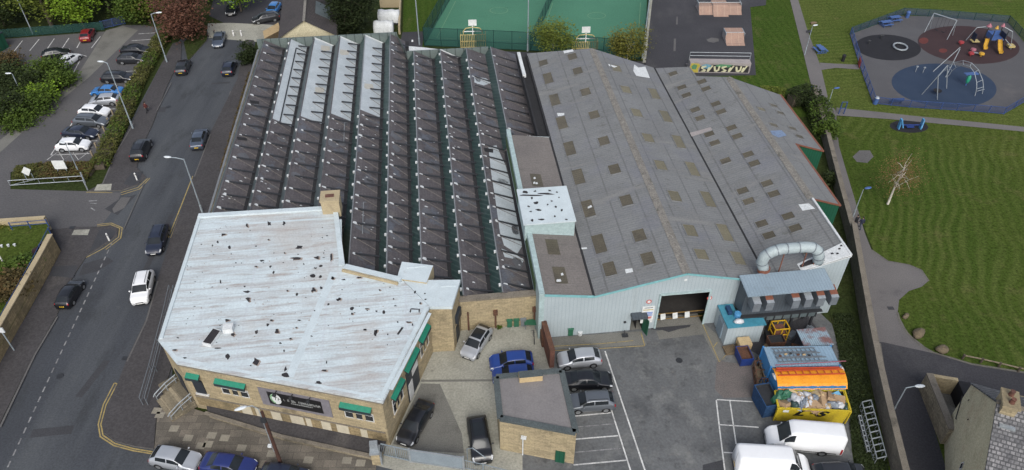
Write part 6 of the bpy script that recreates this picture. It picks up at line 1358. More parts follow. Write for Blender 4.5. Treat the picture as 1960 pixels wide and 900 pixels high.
# knee rail and boulders
kr = root('knee_rail', 'low timber knee rail on dark posts along the park lawn edge', 'fence', G(1842, 686))
kp = [G(1842, 687), G(1877, 694), G(1911, 702), G(1948, 711), G(1990, 720)]
for p in kp: mb = MB(placed(p)); mb.tube([(0, 0, 0), (0, 0, .6)], .11, 8); mb.build('post', MT['bark'], kr)
mb = MB()
for i in range(4): mb.bar(kp[i]+up*.5, kp[i+1]+up*.5, .08, .1)
mb.build('rail', MT['timber_post'], kr)
for x, y, r_, lab in ((1733, 607, .4, 'small brown boulder at the lawn edge, farthest up the lane'), (1757, 641, .68, 'large brown boulder at the curve of the lawn edge'), (1802, 672, .62, 'flat brown boulder nearest the knee rail')):
    p = G(x, y); mb = MB(placed(p, .5)); mb.blob((0, 0, r_*.35), (r_*1.15, r_*.7, r_*.6), x, 12, 7, rough=.3); tag(mb.build('boulder', MT['boulder'], smooth=True), lab, 'boulder', 'boulders on the lawn edge')
# ---------------------------------------------------------------- works yard clutter
ht = root('plant_hut', 'small pale metal hut with turquoise roof under the dust extractor', 'hut', U(28, 46.8, 0), PHI)
hq = [(26.15, 48.2), (27.6, 48.2), (27.6, 46.2), (29.75, 46.0), (29.75, 45.35), (26.15, 45.35)]
mb = MB(UT); mb.prism(hq, 0, 2.5, 0); mb.build('wall', MT['cladding'], ht)
MT['roof_turq'] = plain('roof_turq', (.06, .25, .34), .5)
mb = MB(UT); mb.prism([(26.05, 48.25), (27.58, 48.25), (27.58, 46.25), (29.9, 46.1), (29.9, 45.22), (26.05, 45.22)], 2.503, 2.64, 0, bottom=True); mb.build('roof', MT['roof_turq'], ht)
mb = MB(UT); mb.box(26.02, 26.14, 46.2, 47.4, 0.05, 2.1); mb.build('door', MT['clad_blue_grey'], ht)
def thing1(name, mb, mat, label, cat, group=None, smooth=False): return tag(mb.build(name, mat, None, smooth), label, cat, group)
mb = MB(UT); mb.blob((27.3, 45.75, 2.85), (.45, .35, .25), 4, 10, 6); thing1('plastic_sack', mb, MT['bag_white'], 'white sack lying on the turquoise hut roof', 'sack', smooth=True)
mb = MB(UT); mb.lathe((27.4, 46.5, 2.64), [(.3, 0), (.34, .5), (.3, .55)], 12); thing1('blue_drum', mb, MT['blue_light'], 'blue plastic drum on the turquoise hut roof', 'drum')
mb = MB(UT); mb.box(26.6, 27.0, 46.8, 47.7, 2.64, 3.1); thing1('roof_crate', mb, MT['bin_navy'], 'dark crate on the turquoise hut roof', 'crate')
cg = root('yellow_cage', 'yellow steel cage holding brown goods beside the metal hut', 'cage', U(30.9, 44.6, 0), PHI)
c = GU(1486, 646, 0); x0, x1, y0, y1 = c[0]-.7, c[0]+.75, c[1]-.5, c[1]+.6
mb = MB(UT)
for x in (x0, (x0+x1)/2, x1):
    for y in (y0, y1): mb.bar((x, y, 0), (x, y, 1.75), .09)
for z in (.1, .9, 1.75):
    for y in (y0, y1): mb.bar((x0, y, z), (x1, y, z), .09)
    for x in (x0, x1): mb.bar((x, y0, z), (x, y1, z), .09)
mb.build('frame', MT['yellow_steel'], cg)
mb = MB(UT); mb.box(x0+.1, x1-.1, y0+.12, y1-.1, .12, .8); mb.box(x0+.15, x1-.3, y0+.12, y1-.2, .95, 1.5); thing1('stacked_goods', mb, MT['brick_red'], 'brown goods stacked inside the yellow cage', 'goods')
cr = root('corrugated_shelter', 'blue corrugated shelter roof with a round rusty patch', 'shelter', U(34, 43, 0), PHI)
cq = [GU(1524, 631, 2.2), GU(1579, 626, 2.2), GU(1597, 660, 2.2), GU(1539, 662, 2.2)]
mb = MB(UT); mb.prism(cq, 2.12, 2.2, 0, bottom=True); mb.build('roof', MT['rust_roof'], cr)
for x, y in cq: mb = MB(UT); c2 = (x+(34-x)*.08, y+(43-y)*.08); mb.tube([(c2[0], c2[1], 0), (c2[0], c2[1], 2.12)], .07, 6); mb.build('leg', MT['steel_dark'], cr)
mb = MB(UT); mb.poly([(27.8, 45.3, .012), (36, 48.2, .012), (36.4, 44, .012), (34.8, 42.2, .012), (30.2, 42.4, .012)]); struct('dark_floor', mb, MT['asphalt_dark'])  # darker ground sheet spread beneath the extractor
r5 = random.Random(21)
for k in range(14):
    u_, v_ = r5.uniform(30.2, 35.6), r5.uniform(43.8, 46.2)
    mb = MB(placed(U(u_, v_), r5.uniform(0, 3))); a_, b_, c_ = r5.uniform(.2, .7), r5.uniform(.15, .4), r5.uniform(.15, .6)
    if k % 3: mb.box(-a_, a_, -b_, b_, 0, c_); mb.box(-a_*1.04, a_*1.04, -b_*.3, b_*.3, c_+.003, c_+.05)
    else: mb.tube([(-a_*2, 0, .08), (a_*2, b_, .12)], .06, 8)
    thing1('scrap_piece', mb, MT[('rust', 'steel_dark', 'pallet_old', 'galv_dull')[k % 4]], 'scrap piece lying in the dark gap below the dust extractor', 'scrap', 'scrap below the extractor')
# containers
co = root('storage_container', 'blue shipping container with pale ribbed roof behind the orange cover', 'container', U(31.7, 41.3, 0), PHI)
kq = [GU(1461, 664, 2.55), GU(1593, 665, 2.55), GU(1605, 699, 2.55), GU(1477, 701, 2.55)]
k0 = [(28.6, 42.6), (34.9, 42.0), (34.7, 39.7), (28.4, 40.25)]
mb = MB(UT); mb.prism(k0, 0, 2.5, 0); mb.build('body', MT['cont_blue'], co)
mb = MB(UT); mb.prism([(a*1.0, b) for a, b in k0], 2.503, 2.58, 0); mb.build('roof', MT['cont_roof'], co)
for (a, b) in k0: mb = MB(UT); mb.box(a-.08, a+.08, b-.08, b+.08, 0, 2.6); mb.build('corner_post', MT['cont_blue_end'], co)
c2_ = root('covered_container', 'second blue container roofed with a bright orange tarpaulin', 'container', U(31.5, 38.6, 0), PHI)
k1 = [(28.45, 40.1), (34.65, 39.5), (34.25, 37.35), (28.2, 38.0)]
mb = MB(UT); mb.prism(k1, 0, 2.45, 0); mb.build('body', MT['cont_blue'], c2_)
mb = MB(UT); nx, ny = 14, 6; vs = []
for j in range(ny+1):
    for i in range(nx+1):
        s_, t_ = i/nx, j/ny; a = (k1[0][0]+(k1[1][0]-k1[0][0])*s_, k1[0][1]+(k1[1][1]-k1[0][1])*s_); b = (k1[3][0]+(k1[2][0]-k1[3][0])*s_, k1[3][1]+(k1[2][1]-k1[3][1])*s_)
        z = 2.5+.28*math.sin(math.pi*min(t_*1.1, 1))**.7+.03*math.cos(i*math.pi)+.02*math.sin(i*1.7+j)
        if j == ny: z -= .25
        vs.append((a[0]+(b[0]-a[0])*(t_*1.04-.01)+.15*s_, a[1]+(b[1]-a[1])*(t_*1.04-.01), z))
mb.add(vs, [(j*(nx+1)+i, (j+1)*(nx+1)+i, (j+1)*(nx+1)+i+1, j*(nx+1)+i+1) for j in range(ny) for i in range(nx)]); mb.build('tarpaulin', MT['orange_tarp'], c2_)
ld_ = root('red_ladder', 'red ladder lying along the orange tarpaulin', 'ladder', U(31, 39.5, 2.8), PHI)
mb = MB(UT)
for y, z in ((39.55, 2.86), (39.0, 2.9)): mb.bar((28.5, y, z), (34.5, y-.5, z), .09, .08)
mb.build('stile', MT['red_tarp'], ld_)
mb = MB(UT)
for k in range(9): x = 28.9+k*.65; mb.bar((x, 39.52-.083*(x-28.5), 2.87), (x, 38.98-.083*(x-28.5), 2.9), .06)
mb.build('rung', MT['red_tarp'], ld_)
mb = MB(UT); mb.add([(28.7, 39.9, 2.72), (32.0, 39.6, 2.76), (32.2, 39.3, 2.84), (28.7, 39.45, 2.8)], [(0, 3, 2, 1)]); mb.bar((28.7, 39.9, 2.74), (34.4, 39.35, 2.74), .12, .1); thing1('red_sheet', mb, MT['red_tarp'], 'red plastic sheet folded along the back of the orange tarpaulin', 'sheet')
mb = MB(UT); mb.bar((28.8, 40.3, 2.7), (35.4, 40.0, 2.7), .06); thing1('red_pole', mb, MT['pink_paint'], 'thin red pole lying on the front of the container roof', 'pole')
for x, y, lab in ((28.35, 39.2, 'white rag hanging at the left end of the orange tarpaulin'), (34.75, 39.3, 'white rag hanging at the right end of the orange tarpaulin')):
    mb = MB(UT); mb.blob((x, y, 2.55), (.12, .45, .18), 3, 8, 5, rough=.5); thing1('white_rag', mb, MT['bag_white'], lab, 'rag')
for k, (y0_, z, lab) in enumerate(((42.2, 2.68, 'farther grey lattice ladder on the container roof'), (41.6, 2.68, 'middle grey lattice ladder on the container roof'), (41.05, 2.68, 'nearer grey lattice ladder on the container roof'))):
    l = root('lattice_ladder', lab, 'ladder', U(31, y0_, 2.6), PHI, 'ladders on the container'); mb = MB(UT)
    for d in (0, .42): mb.bar((29.2, y0_-d, z), (33.2+.3*k, y0_-d-.35, z), .06, .08)
    mb.build('stile', MT['galv_dull'], l); mb = MB(UT)
    for q in range(10): x = 29.3+q*.42; mb.bar((x, y0_-.0875*(x-29.2), z), (x+(.0 if k else .1), y0_-.42-.0875*(x-29.2), z), .05)
    mb.build('rung', MT['galv_dull'], l)
for k in range(6):
    mb = MB(UT); x, y = 29.6+k*.55+r5.uniform(-.1, .1), 41.1+r5.uniform(-.2, .3); mb.blob((x, y, 2.75), (.16, .12, .09), k, 7, 4); thing1('pipe_clamp', mb, MT[('rust', 'pallet', 'steel_dark')[k % 3]], 'loose rusty fitting lying between the ladders on the container roof', 'fitting', 'fittings on the container roof')
# skip full of rubbish
sk = root('rubbish_skip', 'yellow waste skip with black lettering heaped with rubbish', 'skip', U(31, 36.6, 0), PHI)
S0 = [(28.0, 38.0), (34.2, 37.35), (33.75, 35.15), (27.6, 36.2)]; ins = lambda q, d: [(31+(a-31)*d, 36.7+(b-36.7)*d) for a, b in q]
so, si = S0, ins(S0, .95); sb = ins(S0, .94)
mb = MB(UT); n = 4
for i in range(n):
    a, b = so[i], so[(i+1) % n]; c, d = si[i], si[(i+1) % n]; e, f = sb[i], sb[(i+1) % n]
    mb.add([(*e, .1), (*f, .1), (*b, 2.0), (*a, 2.0)], [(0, 1, 2, 3), (3, 2, 1, 0)][:1], 0)
    mb.add([(*a, 2.0), (*b, 2.0), (*d, 2.0), (*c, 2.0)], [(0, 1, 2, 3)], 0)
    mb.add([(*c, 2.0), (*d, 2.0), (*d, 1.2), (*c, 1.2)], [(0, 1, 2, 3)], 1)
mb.add([(*p, 1.2) for p in si], [(0, 1, 2, 3)], 1); mb.add([(*p, .1) for p in sb], [(0, 1, 2, 3)], 1)
mb.build('tub', [MT['skip_yellow'], MT['skip_inside']], sk)
mb = MB(UT)
for i in range(4): a, b = so[i], so[(i+1) % 4]; mb.bar((*a, 2.03), (*b, 2.03), .13, .12)
for t in (.0, .33, .66, 1.0):
    a, b = so[3], so[2]; x, y = a[0]+(b[0]-a[0])*t, a[1]+(b[1]-a[1])*t
    if t in (0, 1.0): mb.bar((x, y-.04, 2.0), (x+.05, y+.08, .1), .12)
mb.build('rim', MT['skip_yellow'], sk)
WK = Wall(U(*so[3]), U(*so[2])); mb = MB(WK.T)
text_mesh(mb, 'L', 1.0, (1.45, .03, 1.12), 0, .45, 1.7, .045); text_mesh(mb, '&', .55, (2.75, .03, 1.15), 0, .3, 1.2, .03); text_mesh(mb, 'S', 1.0, (3.35, .03, 1.12), 0, .45, 1.6, .045)
mb.build('lettering', MT['sign_black'], sk)
mb = MB(WK.T); mb.box(.5, 1.0, .02, .04, 1.5, 1.8); mb.build('label', MT['sign_white'], sk)
cent = lambda s_, t_: (so[0][0]+(so[1][0]-so[0][0])*s_+(so[3][0]-so[0][0])*t_, so[0][1]+(so[1][1]-so[0][1])*s_+(so[3][1]-so[0][1])*t_)
def rub_box(s_, t_, a, b, c_, mat, seed):
    r6 = random.Random(seed); p = cent(s_, t_); q = U(p[0], p[1], 1.75+r6.uniform(0, .35)); R_ = Matrix.Rotation(r6.uniform(0, 3), 3, 'Z') @ Matrix.Rotation(r6.uniform(-.6, .6), 3, 'X') @ Matrix.Rotation(r6.uniform(-.5, .5), 3, 'Y')
    mb = MB(lambda v: q+R_ @ Vector(v)); mb.box(-a, a, -b, b, -c_, c_); mb.add([(-a, -b, -c_), (a, -b, -c_), (a, b, -c_), (-a, b, -c_)], [(3, 2, 1, 0)])
    if seed % 2: mb.add([(-a, b, c_), (a, b, c_), (a*.9, b*1.5, c_+.15), (-a*.9, b*1.5, c_+.15)], [(0, 1, 2, 3)])
    thing1('cardboard_box', mb, MT[mat], 'crumpled cardboard box thrown in the yellow skip', 'box', 'cardboard in the skip')
def rub_bag(s_, t_, r_, mat, seed, lab='plastic rubbish bag among the cardboard in the yellow skip', grp='bags in the skip'):
    p = cent(s_, t_); r6 = random.Random(seed); mb = MB(placed(U(p[0], p[1], 1.75+r6.uniform(.0, .3)), r6.uniform(0, 3))); mb.blob((0, 0, .05), (r_*1.2, r_*.85, r_*.7), seed, 10, 6, rough=.55); thing1('rubbish_bag', mb, MT[mat], lab, 'bag', grp, smooth=seed % 2 == 0)
for k, (s_, t_, a, b, c_, m_) in enumerate([(.25, .18, .5, .35, .2, 'card_pale'), (.12, .72, .5, .4, .25, 'card'), (.6, .25, .45, .35, .25, 'card_pale'), (.52, .75, .75, .45, .3, 'card'), (.66, .6, .85, .35, .22, 'card'), (.42, .85, .45, .3, .2, 'card'), (.78, .35, .6, .3, .15, 'card'), (.9, .6, .5, .4, .25, 'card'), (.86, .3, .4, .3, .2, 'plastic_blue'), (.72, .75, .4, .3, .2, 'card_pale'), (.33, .4, .4, .3, .2, 'card'), (.6, .9, .4, .2, .2, 'card')]): rub_box(s_, t_, a, b, c_, m_, k+40)
for k, (s_, t_, r_, m_) in enumerate([(.27, .5, .5, 'bag_white'), (.36, .3, .42, 'bag_white'), (.47, .3, .5, 'bag_white'), (.32, .75, .45, 'bag_grey'), (.24, .85, .4, 'bag_dark'), (.4, .6, .38, 'bag_grey'), (.8, .8, .45, 'bag_grey'), (.88, .85, .35, 'bag_white'), (.55, .45, .35, 'bag_grey'), (.18, .55, .35, 'bag_grey'), (.95, .85, .35, 'bag_dark'), (.44, .72, .35, 'bag_white'), (.7, .88, .3, 'bag_white')]): rub_bag(s_, t_, r_, m_, k+70)
rub_bag(.1, .25, .75, 'bin_green', 99, 'large dark green bag in the back left corner of the skip', None)
# ladder frames on the grass
def truss(px0, px1, px2, h, label, n=9):
    a, b, c = G(*px0), G(*px1), G(*px2); w = c-a; o = root('lattice_ladder', label, 'ladder frame', a, 0, 'frames on the grass strip'); u3 = Vector((0, 0, h))
    mb = MB()
    for e in (Vector((0, 0, .08)), w+Vector((0, 0, .08)), u3, w+u3): mb.tube([a+e, b+e], .05, 6)
    mb.build('chord', MT['galv'], o); mb = MB()
    for k in range(n+1):
        p = a.lerp(b, k/n); mb.tube([p+u3, p+w+u3], .055, 6); mb.tube([p+Vector((0, 0, .08)), p+u3], .035, 6); mb.tube([p+w+Vector((0, 0, .08)), p+w+u3], .035, 6)
        if k < n: q = a.lerp(b, (k+1)/n); mb.tube([p+Vector((0, 0, .08)), q+u3], .03, 6)
    mb.build('rung', MT['galv'], o)
truss((1645, 780), (1673, 888), (1662, 776), .8, 'upright silver ladder frame lying on the grass strip by the park wall', 9)
truss((1641, 800), (1658, 868), (1646, 800), .35, 'thin silver ladder lying under the larger ladder frame', 7)
# bins, pallets, racks
def tub(px, L_, W_, h, rz, mat, label, name, cat, inner='skip_inside', fill=.6):
    p = G(*px); o = root(name, label, cat, p, rz); T = placed(p, rz); mb = MB(T); t_ = .07
    A2 = [(-L_/2, -W_/2), (L_/2, -W_/2), (L_/2, W_/2), (-L_/2, W_/2)]
    for i in range(4):
        a, b = A2[i], A2[(i+1) % 4]; d = lambda q, s: (q[0]*s, q[1]*s)
        mb.add([(*d(a, .88), .1), (*d(b, .88), .1), (*b, h), (*a, h)], [(0, 1, 2, 3)], 0); mb.add([(*a, h), (*b, h), (*d(b, .9), h), (*d(a, .9), h)], [(0, 1, 2, 3)], 0); mb.add([(*d(a, .9), h), (*d(b, .9), h), (*d(b, .88), h*fill), (*d(a, .88), h*fill)], [(0, 1, 2, 3)], 1)
    mb.add([(a*.89, b*.89, h*fill) for a, b in A2], [(0, 1, 2, 3)], 1); mb.build('tub', [MT[mat], MT[inner]], o)
    for x, y in ((-.35, -.35), (.35, -.35), (.35, .35), (-.35, .35)): mb = MB(T); mb.lathe((x*L_, y*W_, 0), [(.1, 0), (.1, .14)], 8); mb.build('foot', MT['steel_dark'], o)
    return o
tub((1421, 690), 1.25, 1.7, 1.15, PHI, 'bin_blue', 'blue tipping bin with brown scrap beside the stacked pallets', 'tipping_bin', 'bin', 'rust', .7)
tub((1461, 780), 1.5, 2.5, 1.9, .2, 'bin_navy', 'tall dark blue tub standing beside the yellow skip', 'scrap_tub', 'bin', 'steel_dark', .8)
tub((1481, 664), 1.6, 1.0, 1.2, PHI, 'rust', 'rusty brown open box behind the blue container', 'rusty_bin', 'bin', 'steel_dark', .8)
def pallet(p, rz, z, mat, label):
    o = root('pallet', label, 'pallet', (p.x, p.y, z), rz, 'wooden pallets'); T = placed((p.x, p.y, z), rz)
    mb = MB(T)
    for k in range(7): mb.box(-.6+k*.175, -.6+k*.175+.13, -.5, .5, .12, .145)
    mb.build('deck', MT[mat], o); mb = MB(T)
    for y in (-.45, 0, .45): mb.box(-.6, .6, y-.05, y+.05, .02, .12)
    mb.build('bearer', MT[mat], o)
p = G(1397, 672)
pallet(p, .15, 0, 'pallet_old', 'lone weathered pallet on the ground beside the taller stack'); pallet(p, .25, .15, 'pallet_old', 'weathered pallet lying on the lone lower pallet')
p = G(1421, 668)
for k in range(6): pallet(p, PHI+.03*math.sin(k*2), k*.15, 'pallet' if k > 2 else 'pallet_old', ('lowest', 'second', 'third', 'fourth', 'fifth', 'sixth')[k]+' pallet from the ground in the tall stack by the hut')
mb = MB(placed((p.x, p.y, .9), PHI)); mb.box(-.62, .6, -.5, .5, .0, .3); mb.box(-.05, .05, -.51, .51, .303, .31); thing1('wrapped_load', mb, MT['card_pale'], 'pale flat carton on top of the tall pallet stack', 'carton')
for k, (x0, y0, x1, y1, lab) in enumerate(((1440, 705, 1446, 757, 'rusty steel stillage, lower left of the blue container end'), (1447, 698, 1458, 735, 'pale framed stillage close against the blue container end'), (1452, 738, 1466, 772, 'dark stillage between the container and the navy tub'))):
    a, b = G(x0, y0), G(x1, y1); o = root('stillage', lab, 'stillage', (a+b)/2, 0, 'stillages beside the containers'); d = (b-a); w = Vector((1.0, 0, 0)); mb = MB(); nn = 3
    for q in range(nn+1):
        p_ = a+d*(q/nn)
        for e in (Vector((0, 0, 0)), w): mb.bar(p_+e, p_+e+up*1.1, .07)
        mb.bar(p_+up*1.1, p_+w+up*1.1, .07); mb.bar(p_+up*.15, p_+w+up*.15, .07)
    for e in (Vector((0, 0, 1.1)), w+up*1.1, up*.15, w+up*.15): mb.bar(a+e, b+e, .07)
    mb.build('frame', MT[('rust', 'pallet_old', 'bin_navy')[k]], o)
    mb = MB(); mb.bar((a+b)/2-d*.45+w*.5+up*.3, (a+b)/2+d*.45+w*.5+up*.3, .8, .4); mb.build('floor_tray', MT[('pallet_old', 'rust', 'steel_dark')[k]], o)
def wheelie(px, rz, mat, label, group):
    p = G(*px); o = root('wheelie_bin', label, 'bin', p, rz, group); T = placed(p, rz); mb = MB(T); mb.prism([(-.24, -.26), (.24, -.26), (.24, .26), (-.24, .26)], .06, 1.0, 0); mb.build('bin_body', MT[mat], o)
    mb = MB(T); mb.add([(-.3, -.34, 1.0), (.3, -.34, 1.0), (.3, .32, 1.1), (-.3, .32, 1.1), (-.3, -.34, 1.05), (.3, -.34, 1.05), (.3, .32, 1.16), (-.3, .32, 1.16)], [(4, 5, 6, 7), (0, 1, 5, 4), (1, 2, 6, 5), (2, 3, 7, 6), (3, 0, 4, 7)]); mb.build('lid', MT[mat], o)
    mb = MB(T); mb.tube([(-.27, .25, .1), (.27, .25, .1)], .1, 10); mb.build('wheels', MT['tyre'], o)
for k, (x, y, m_, lab) in enumerate(((975, 624, 'bin_green', 'green wheelie bin against the yard wall, left one'), (988, 623, 'bin_green', 'green wheelie bin against the yard wall, right of its twin'), (1001, 622, 'galv_dull', 'grey wheelie bin against the yard wall'), (1091, 640, 'bin_green', 'green wheelie bin alone against the pale metal hall wall'))): wheelie((x, y), PHI, m_, lab, 'wheelie bins')
mb = MB(placed(G(1110, 641))); mb.lathe((0, 0, 0), [(.2, 0), (.24, .45), (.2, .47)], 12); thing1('white_bucket', mb, MT['flash_white'], 'white bucket at the foot of the pale metal wall', 'bucket')
tbl = root('garden_table', 'pale green garden table in the corner of the office yard', 'table', G(1015, 626)); T = placed(G(1015, 626))
mb = MB(T); mb.box(-.6, .6, -.4, .4, .7, .76); mb.build('table_top', MT['bin_green'], tbl)
for x in (-.5, .5):
    for y in (-.3, .3): mb = MB(T); mb.bar((x, y, 0), (x*.9, y*.9, .7), .06); mb.build('leg', MT['galv_dull'], tbl)
mb = MB(placed(G(1022, 650), 1.6))
for x in (-.5, .5): mb.tube([(x+.33*math.cos(t*.524), 0, .33+.33*math.sin(t*.524)) for t in range(13)], .03, 6)
mb.tube([(-.5, 0, .33), (-.1, 0, .8), (.35, 0, .8), (.5, 0, .33)], .03, 6); mb.tube([(-.1, 0, .8), (-.2, 0, .95)], .04, 6); mb.tube([(.35, 0, .8), (.3, 0, 1.0), (.3, .25, 1.0)], .025, 6)
thing1('bicycle', mb, MT['steel_dark'], 'dark bicycle leaning by the brick wall in the office yard', 'bicycle')
mb = MB(placed(G(1036, 650), 1.7)); mb.box(-1.0, 1.0, -.12, .12, 0, 1.4); mb.box(-.9, .9, -.2, -.12, .3, .5); thing1('leaning_sheet', mb, MT['rust'], 'rusty metal panel leaning on the red brick wall', 'panel')
mb = MB(placed(G(1196, 643), .1)); mb.box(-.3, .3, -.2, .2, 0, .15); mb.tube([(0, 0, .15), (0, .3, .5)], .05, 6); thing1('floor_drain_cover', mb, MT['steel_dark'], 'small dark trolley base left near the personnel door', 'trolley')

for k, (x, y, lab) in enumerate(((240, 686, 'dark gully grating at the right kerb of the main road'), (115, 720, 'round manhole cover in the near left lane of the road'), (322, 205, 'round manhole cover on the far part of the road'), (138, 436, 'gully grating at the side road kerb by the stone wall end'), (1300, 690, 'round manhole cover in the middle of the works yard'), (1705, 590, 'square cover in the park lane by the curve'))):
    p = G(x, y, .12 if k in (3,) else .02); mb = MB(placed(p))
    if k in (0, 3, 5): mb.box(-.3, .3, -.22, .22, 0, .02)
    else: mb.lathe((0, 0, 0), [(.33, 0), (.33, .015), (.28, .02)], 14)
    thing1('manhole_cover', mb, MT['steel_dark' if k != 5 else 'patch_tar'], lab, 'cover', 'iron covers in the ground')
# ---------------------------------------------------------------- sports and play
def goal(px, label, rz=0):
    p = G(*px); o = root('ball_goal', label, 'goal', p, rz, 'yellow ball court goals'); T = placed(p, rz)
    mb = MB(T)
    for k in range(15): x = -1.95+k*.279; mb.box(x-.05, x+.05, -.04, .04, .05, 2.3)
    for z in (.15, 1.2, 2.3): mb.bar((-2, .0, z), (2, .0, z), .09)
    for s_ in (-2, 2):
        for k in range(5): y = .0+k*.3; mb.box(s_-.04, s_+.04, y-.05, y+.05, .05, 2.3)
    mb.build('slatted_panel', MT['court_yellow'], o)
    mb = MB(T); mb.tube([(-1.5, 0, 2.3), (-1.5, 0, 2.9), (-1.1, 0, 3.4), (0, 0, 3.6), (1.1, 0, 3.4), (1.5, 0, 2.9), (1.5, 0, 2.3)], .08, 8); mb.build('arch', MT['court_yellow'], o)
    mb = MB(T); mb.bar((-1.5, .02, 2.85), (1.5, .02, 2.85), .08, .14); mb.bar((0, .0, 2.3), (0, .0, 4.0), .12); mb.build('cross_bar', MT['white_paint'], o)
    mb = MB(T); mb.box(-.65, .65, .25, .31, 3.7, 4.7); mb.build('backboard', MT['sign_white'], o)
    mb = MB(T); mb.tube([(.23*math.cos(t*.524), .65+.23*math.sin(t*.524), 3.85) for t in range(13)], .025, 6); mb.build('hoop', MT['trim_rust'], o)
goal((906, 92), 'yellow slatted goal with white basketball board on the left court', .05)
goal((1119, 106), 'yellow slatted goal with white basketball board on the right court', .05)
def ramp(px, w, d, h, label, kind, rz=0.0):
    p = G(*px); o = root('skate_ramp', label, 'skate ramp', p, rz, 'skate ramps'); T = placed(p, rz)
    mb = MB(T); n = 8
    if kind == 'box':                       # three-part funbox, higher in the middle
        for x0, x1, hh, y0, y1 in ((-w/2, -w*.18, h*.8, -d*.45, d*.45), (-w*.18, w*.17, h, -d*.62, d*.62), (w*.17, w/2, h*.8, -d*.45, d*.45)):
            prof = [(y0, 0), (y0+(y1-y0)*.1, hh*.12), (y0+(y1-y0)*.22, hh*.4), (y0+(y1-y0)*.32, hh), (y1-(y1-y0)*.3, hh), (y1-(y1-y0)*.1, hh*.12), (y1, 0)]
            mb.add([(x0, y, z) for y, z in prof]+[(x1, y, z) for y, z in prof], [(i, 7+i, 8+i, i+1) for i in range(6)], 0); mb.add([(x0, y, z) for y, z in prof], [tuple(range(7))], 1); mb.add([(x1, y, z) for y, z in prof], [tuple(range(7))[::-1]], 1)
    else:
        prof = [(-d/2, 0), (-d*.3, h*.12), (-d*.12, h*.42), (0, h), (d*.5, h), (d*.5, 0)]; k = len(prof)
        mb.add([(-w/2, y, z) for y, z in prof]+[(w/2, y, z) for y, z in prof], [(i, k+i, k+1+i, i+1) for i in range(k-1)], 0); mb.add([(-w/2, y, z) for y, z in prof], [tuple(range(k))], 1); mb.add([(w/2, y, z) for y, z in prof], [tuple(range(k))[::-1]], 1)
    mb.build('ramp_body', [MT['ramp_ply'], MT['ramp_grey']], o)
    mb = MB(T); mb.tube([(-w/2, d*.02, h+.03), (w/2, d*.02, h+.03)], .05, 6)
    for s_ in (-w/2, w/2): mb.box(s_-.05, s_+.05, -d*.1, d*.45, h-.3, h+.05)
    mb.build('coping_rail', MT['galv'], o)
ramp((1375, 20), 7.4, 4.2, 1.4, 'wide pink-brown plywood funbox ramp in three sections', 'box')
ramp((1404, 78), 3.0, 3.6, 1.4, 'small plywood quarter pipe with pale steel sides', 'quarter')
# graffiti-backed quarter pipe
p = G(1376, 140); rz = -.03; T = placed(p, rz); o = root('skate_ramp', 'long quarter pipe whose back wall is covered in graffiti', 'skate ramp', p, rz, 'skate ramps'); w = 9.2; h = 1.7
mb = MB(T); prof = [(0, 0), (0, h), (1.3, h), (1.5, h*.55), (2.0, h*.2), (2.9, 0)]; k = len(prof)
mb.add([(-w/2, y, z) for y, z in prof]+[(w/2, y, z) for y, z in prof], [(i, k+i, k+1+i, i+1) for i in range(k-1)], 0); mb.add([(-w/2, y, z) for y, z in prof], [tuple(range(k))], 0); mb.add([(w/2, y, z) for y, z in prof], [tuple(range(k))[::-1]], 0)
mb.build('ramp_body', MT['ramp_grey'], o)
mb = MB(T)
for x in (-w/2, w/2): mb.tube([(x, 1.2, 0), (x, 1.2, h+1.1)], .05, 6)
for z in (h+.55, h+1.1): mb.tube([(-w/2, 1.2, z), (w/2, 1.2, z)], .04, 6)
mb.build('guard_rail', MT['galv'], o)
mb = MB(T)                               # painted shapes, as they read from the air
def gb(pts, m, y=-.012): mb.add([(x, y, z) for x, z in pts], [tuple(range(len(pts)))], m)
gb([(-4.55, .05), (-3.2, .05), (-3.25, .75), (-3.0, 1.2), (-3.3, 1.55), (-4.4, 1.6), (-4.55, 1.0)], 1); gb([(-4.2, .6), (-3.6, .55), (-3.5, 1.3), (-4.0, 1.45), (-4.35, 1.1)], 2, -.02)
gb([(-3.1, .2), (-1.2, .15), (1.8, .2), (4.4, .1), (4.4, 1.2), (2.0, 1.35), (-1.4, 1.4), (-3.0, 1.1)], 4, -.016); gb([(-2.6, .8), (-1.6, .7), (-1.3, 1.3), (-2.1, 1.5), (-2.8, 1.3)], 3, -.02); gb([(.2, .9), (1.4, 1.0), (1.8, 1.4), (-.2, 1.5), (-.8, 1.2)], 2, -.02)
for x0, m in ((-2.9, 0), (-1.9, 0), (-1.0, 0), (.2, 0), (1.3, 0), (2.3, 0), (3.3, 0)):     # bubble letter strokes
    if x0 in (-1.0, 2.3): q = [(x0, 1.1), (x0+.2, .3), (x0+.6, .2), (x0+.95, .45), (x0+1.0, 1.2), (x0+.75, 1.2), (x0+.7, .6), (x0+.45, .5), (x0+.3, 1.15)]
    elif x0 in (.2, -2.9): q = [(x0, .25), (x0+.7, .2), (x0+.9, .5), (x0+.3, .8), (x0+.85, 1.05), (x0+.75, 1.25), (x0+.1, 1.1), (x0, .8), (x0+.5, .5)]
    else: q = [(x0, .2), (x0+.3, .2), (x0+.85, 1.25), (x0+.6, 1.3), (x0+.45, .95), (x0+.2, 1.0), (x0+.05, .7)]
    gb(q, m, -.026)
mb.build('graffiti', [MT['graf_cream'], MT['graf_yellow'], MT['graf_green'], MT['graf_blue'], MT['graf_black']], o)
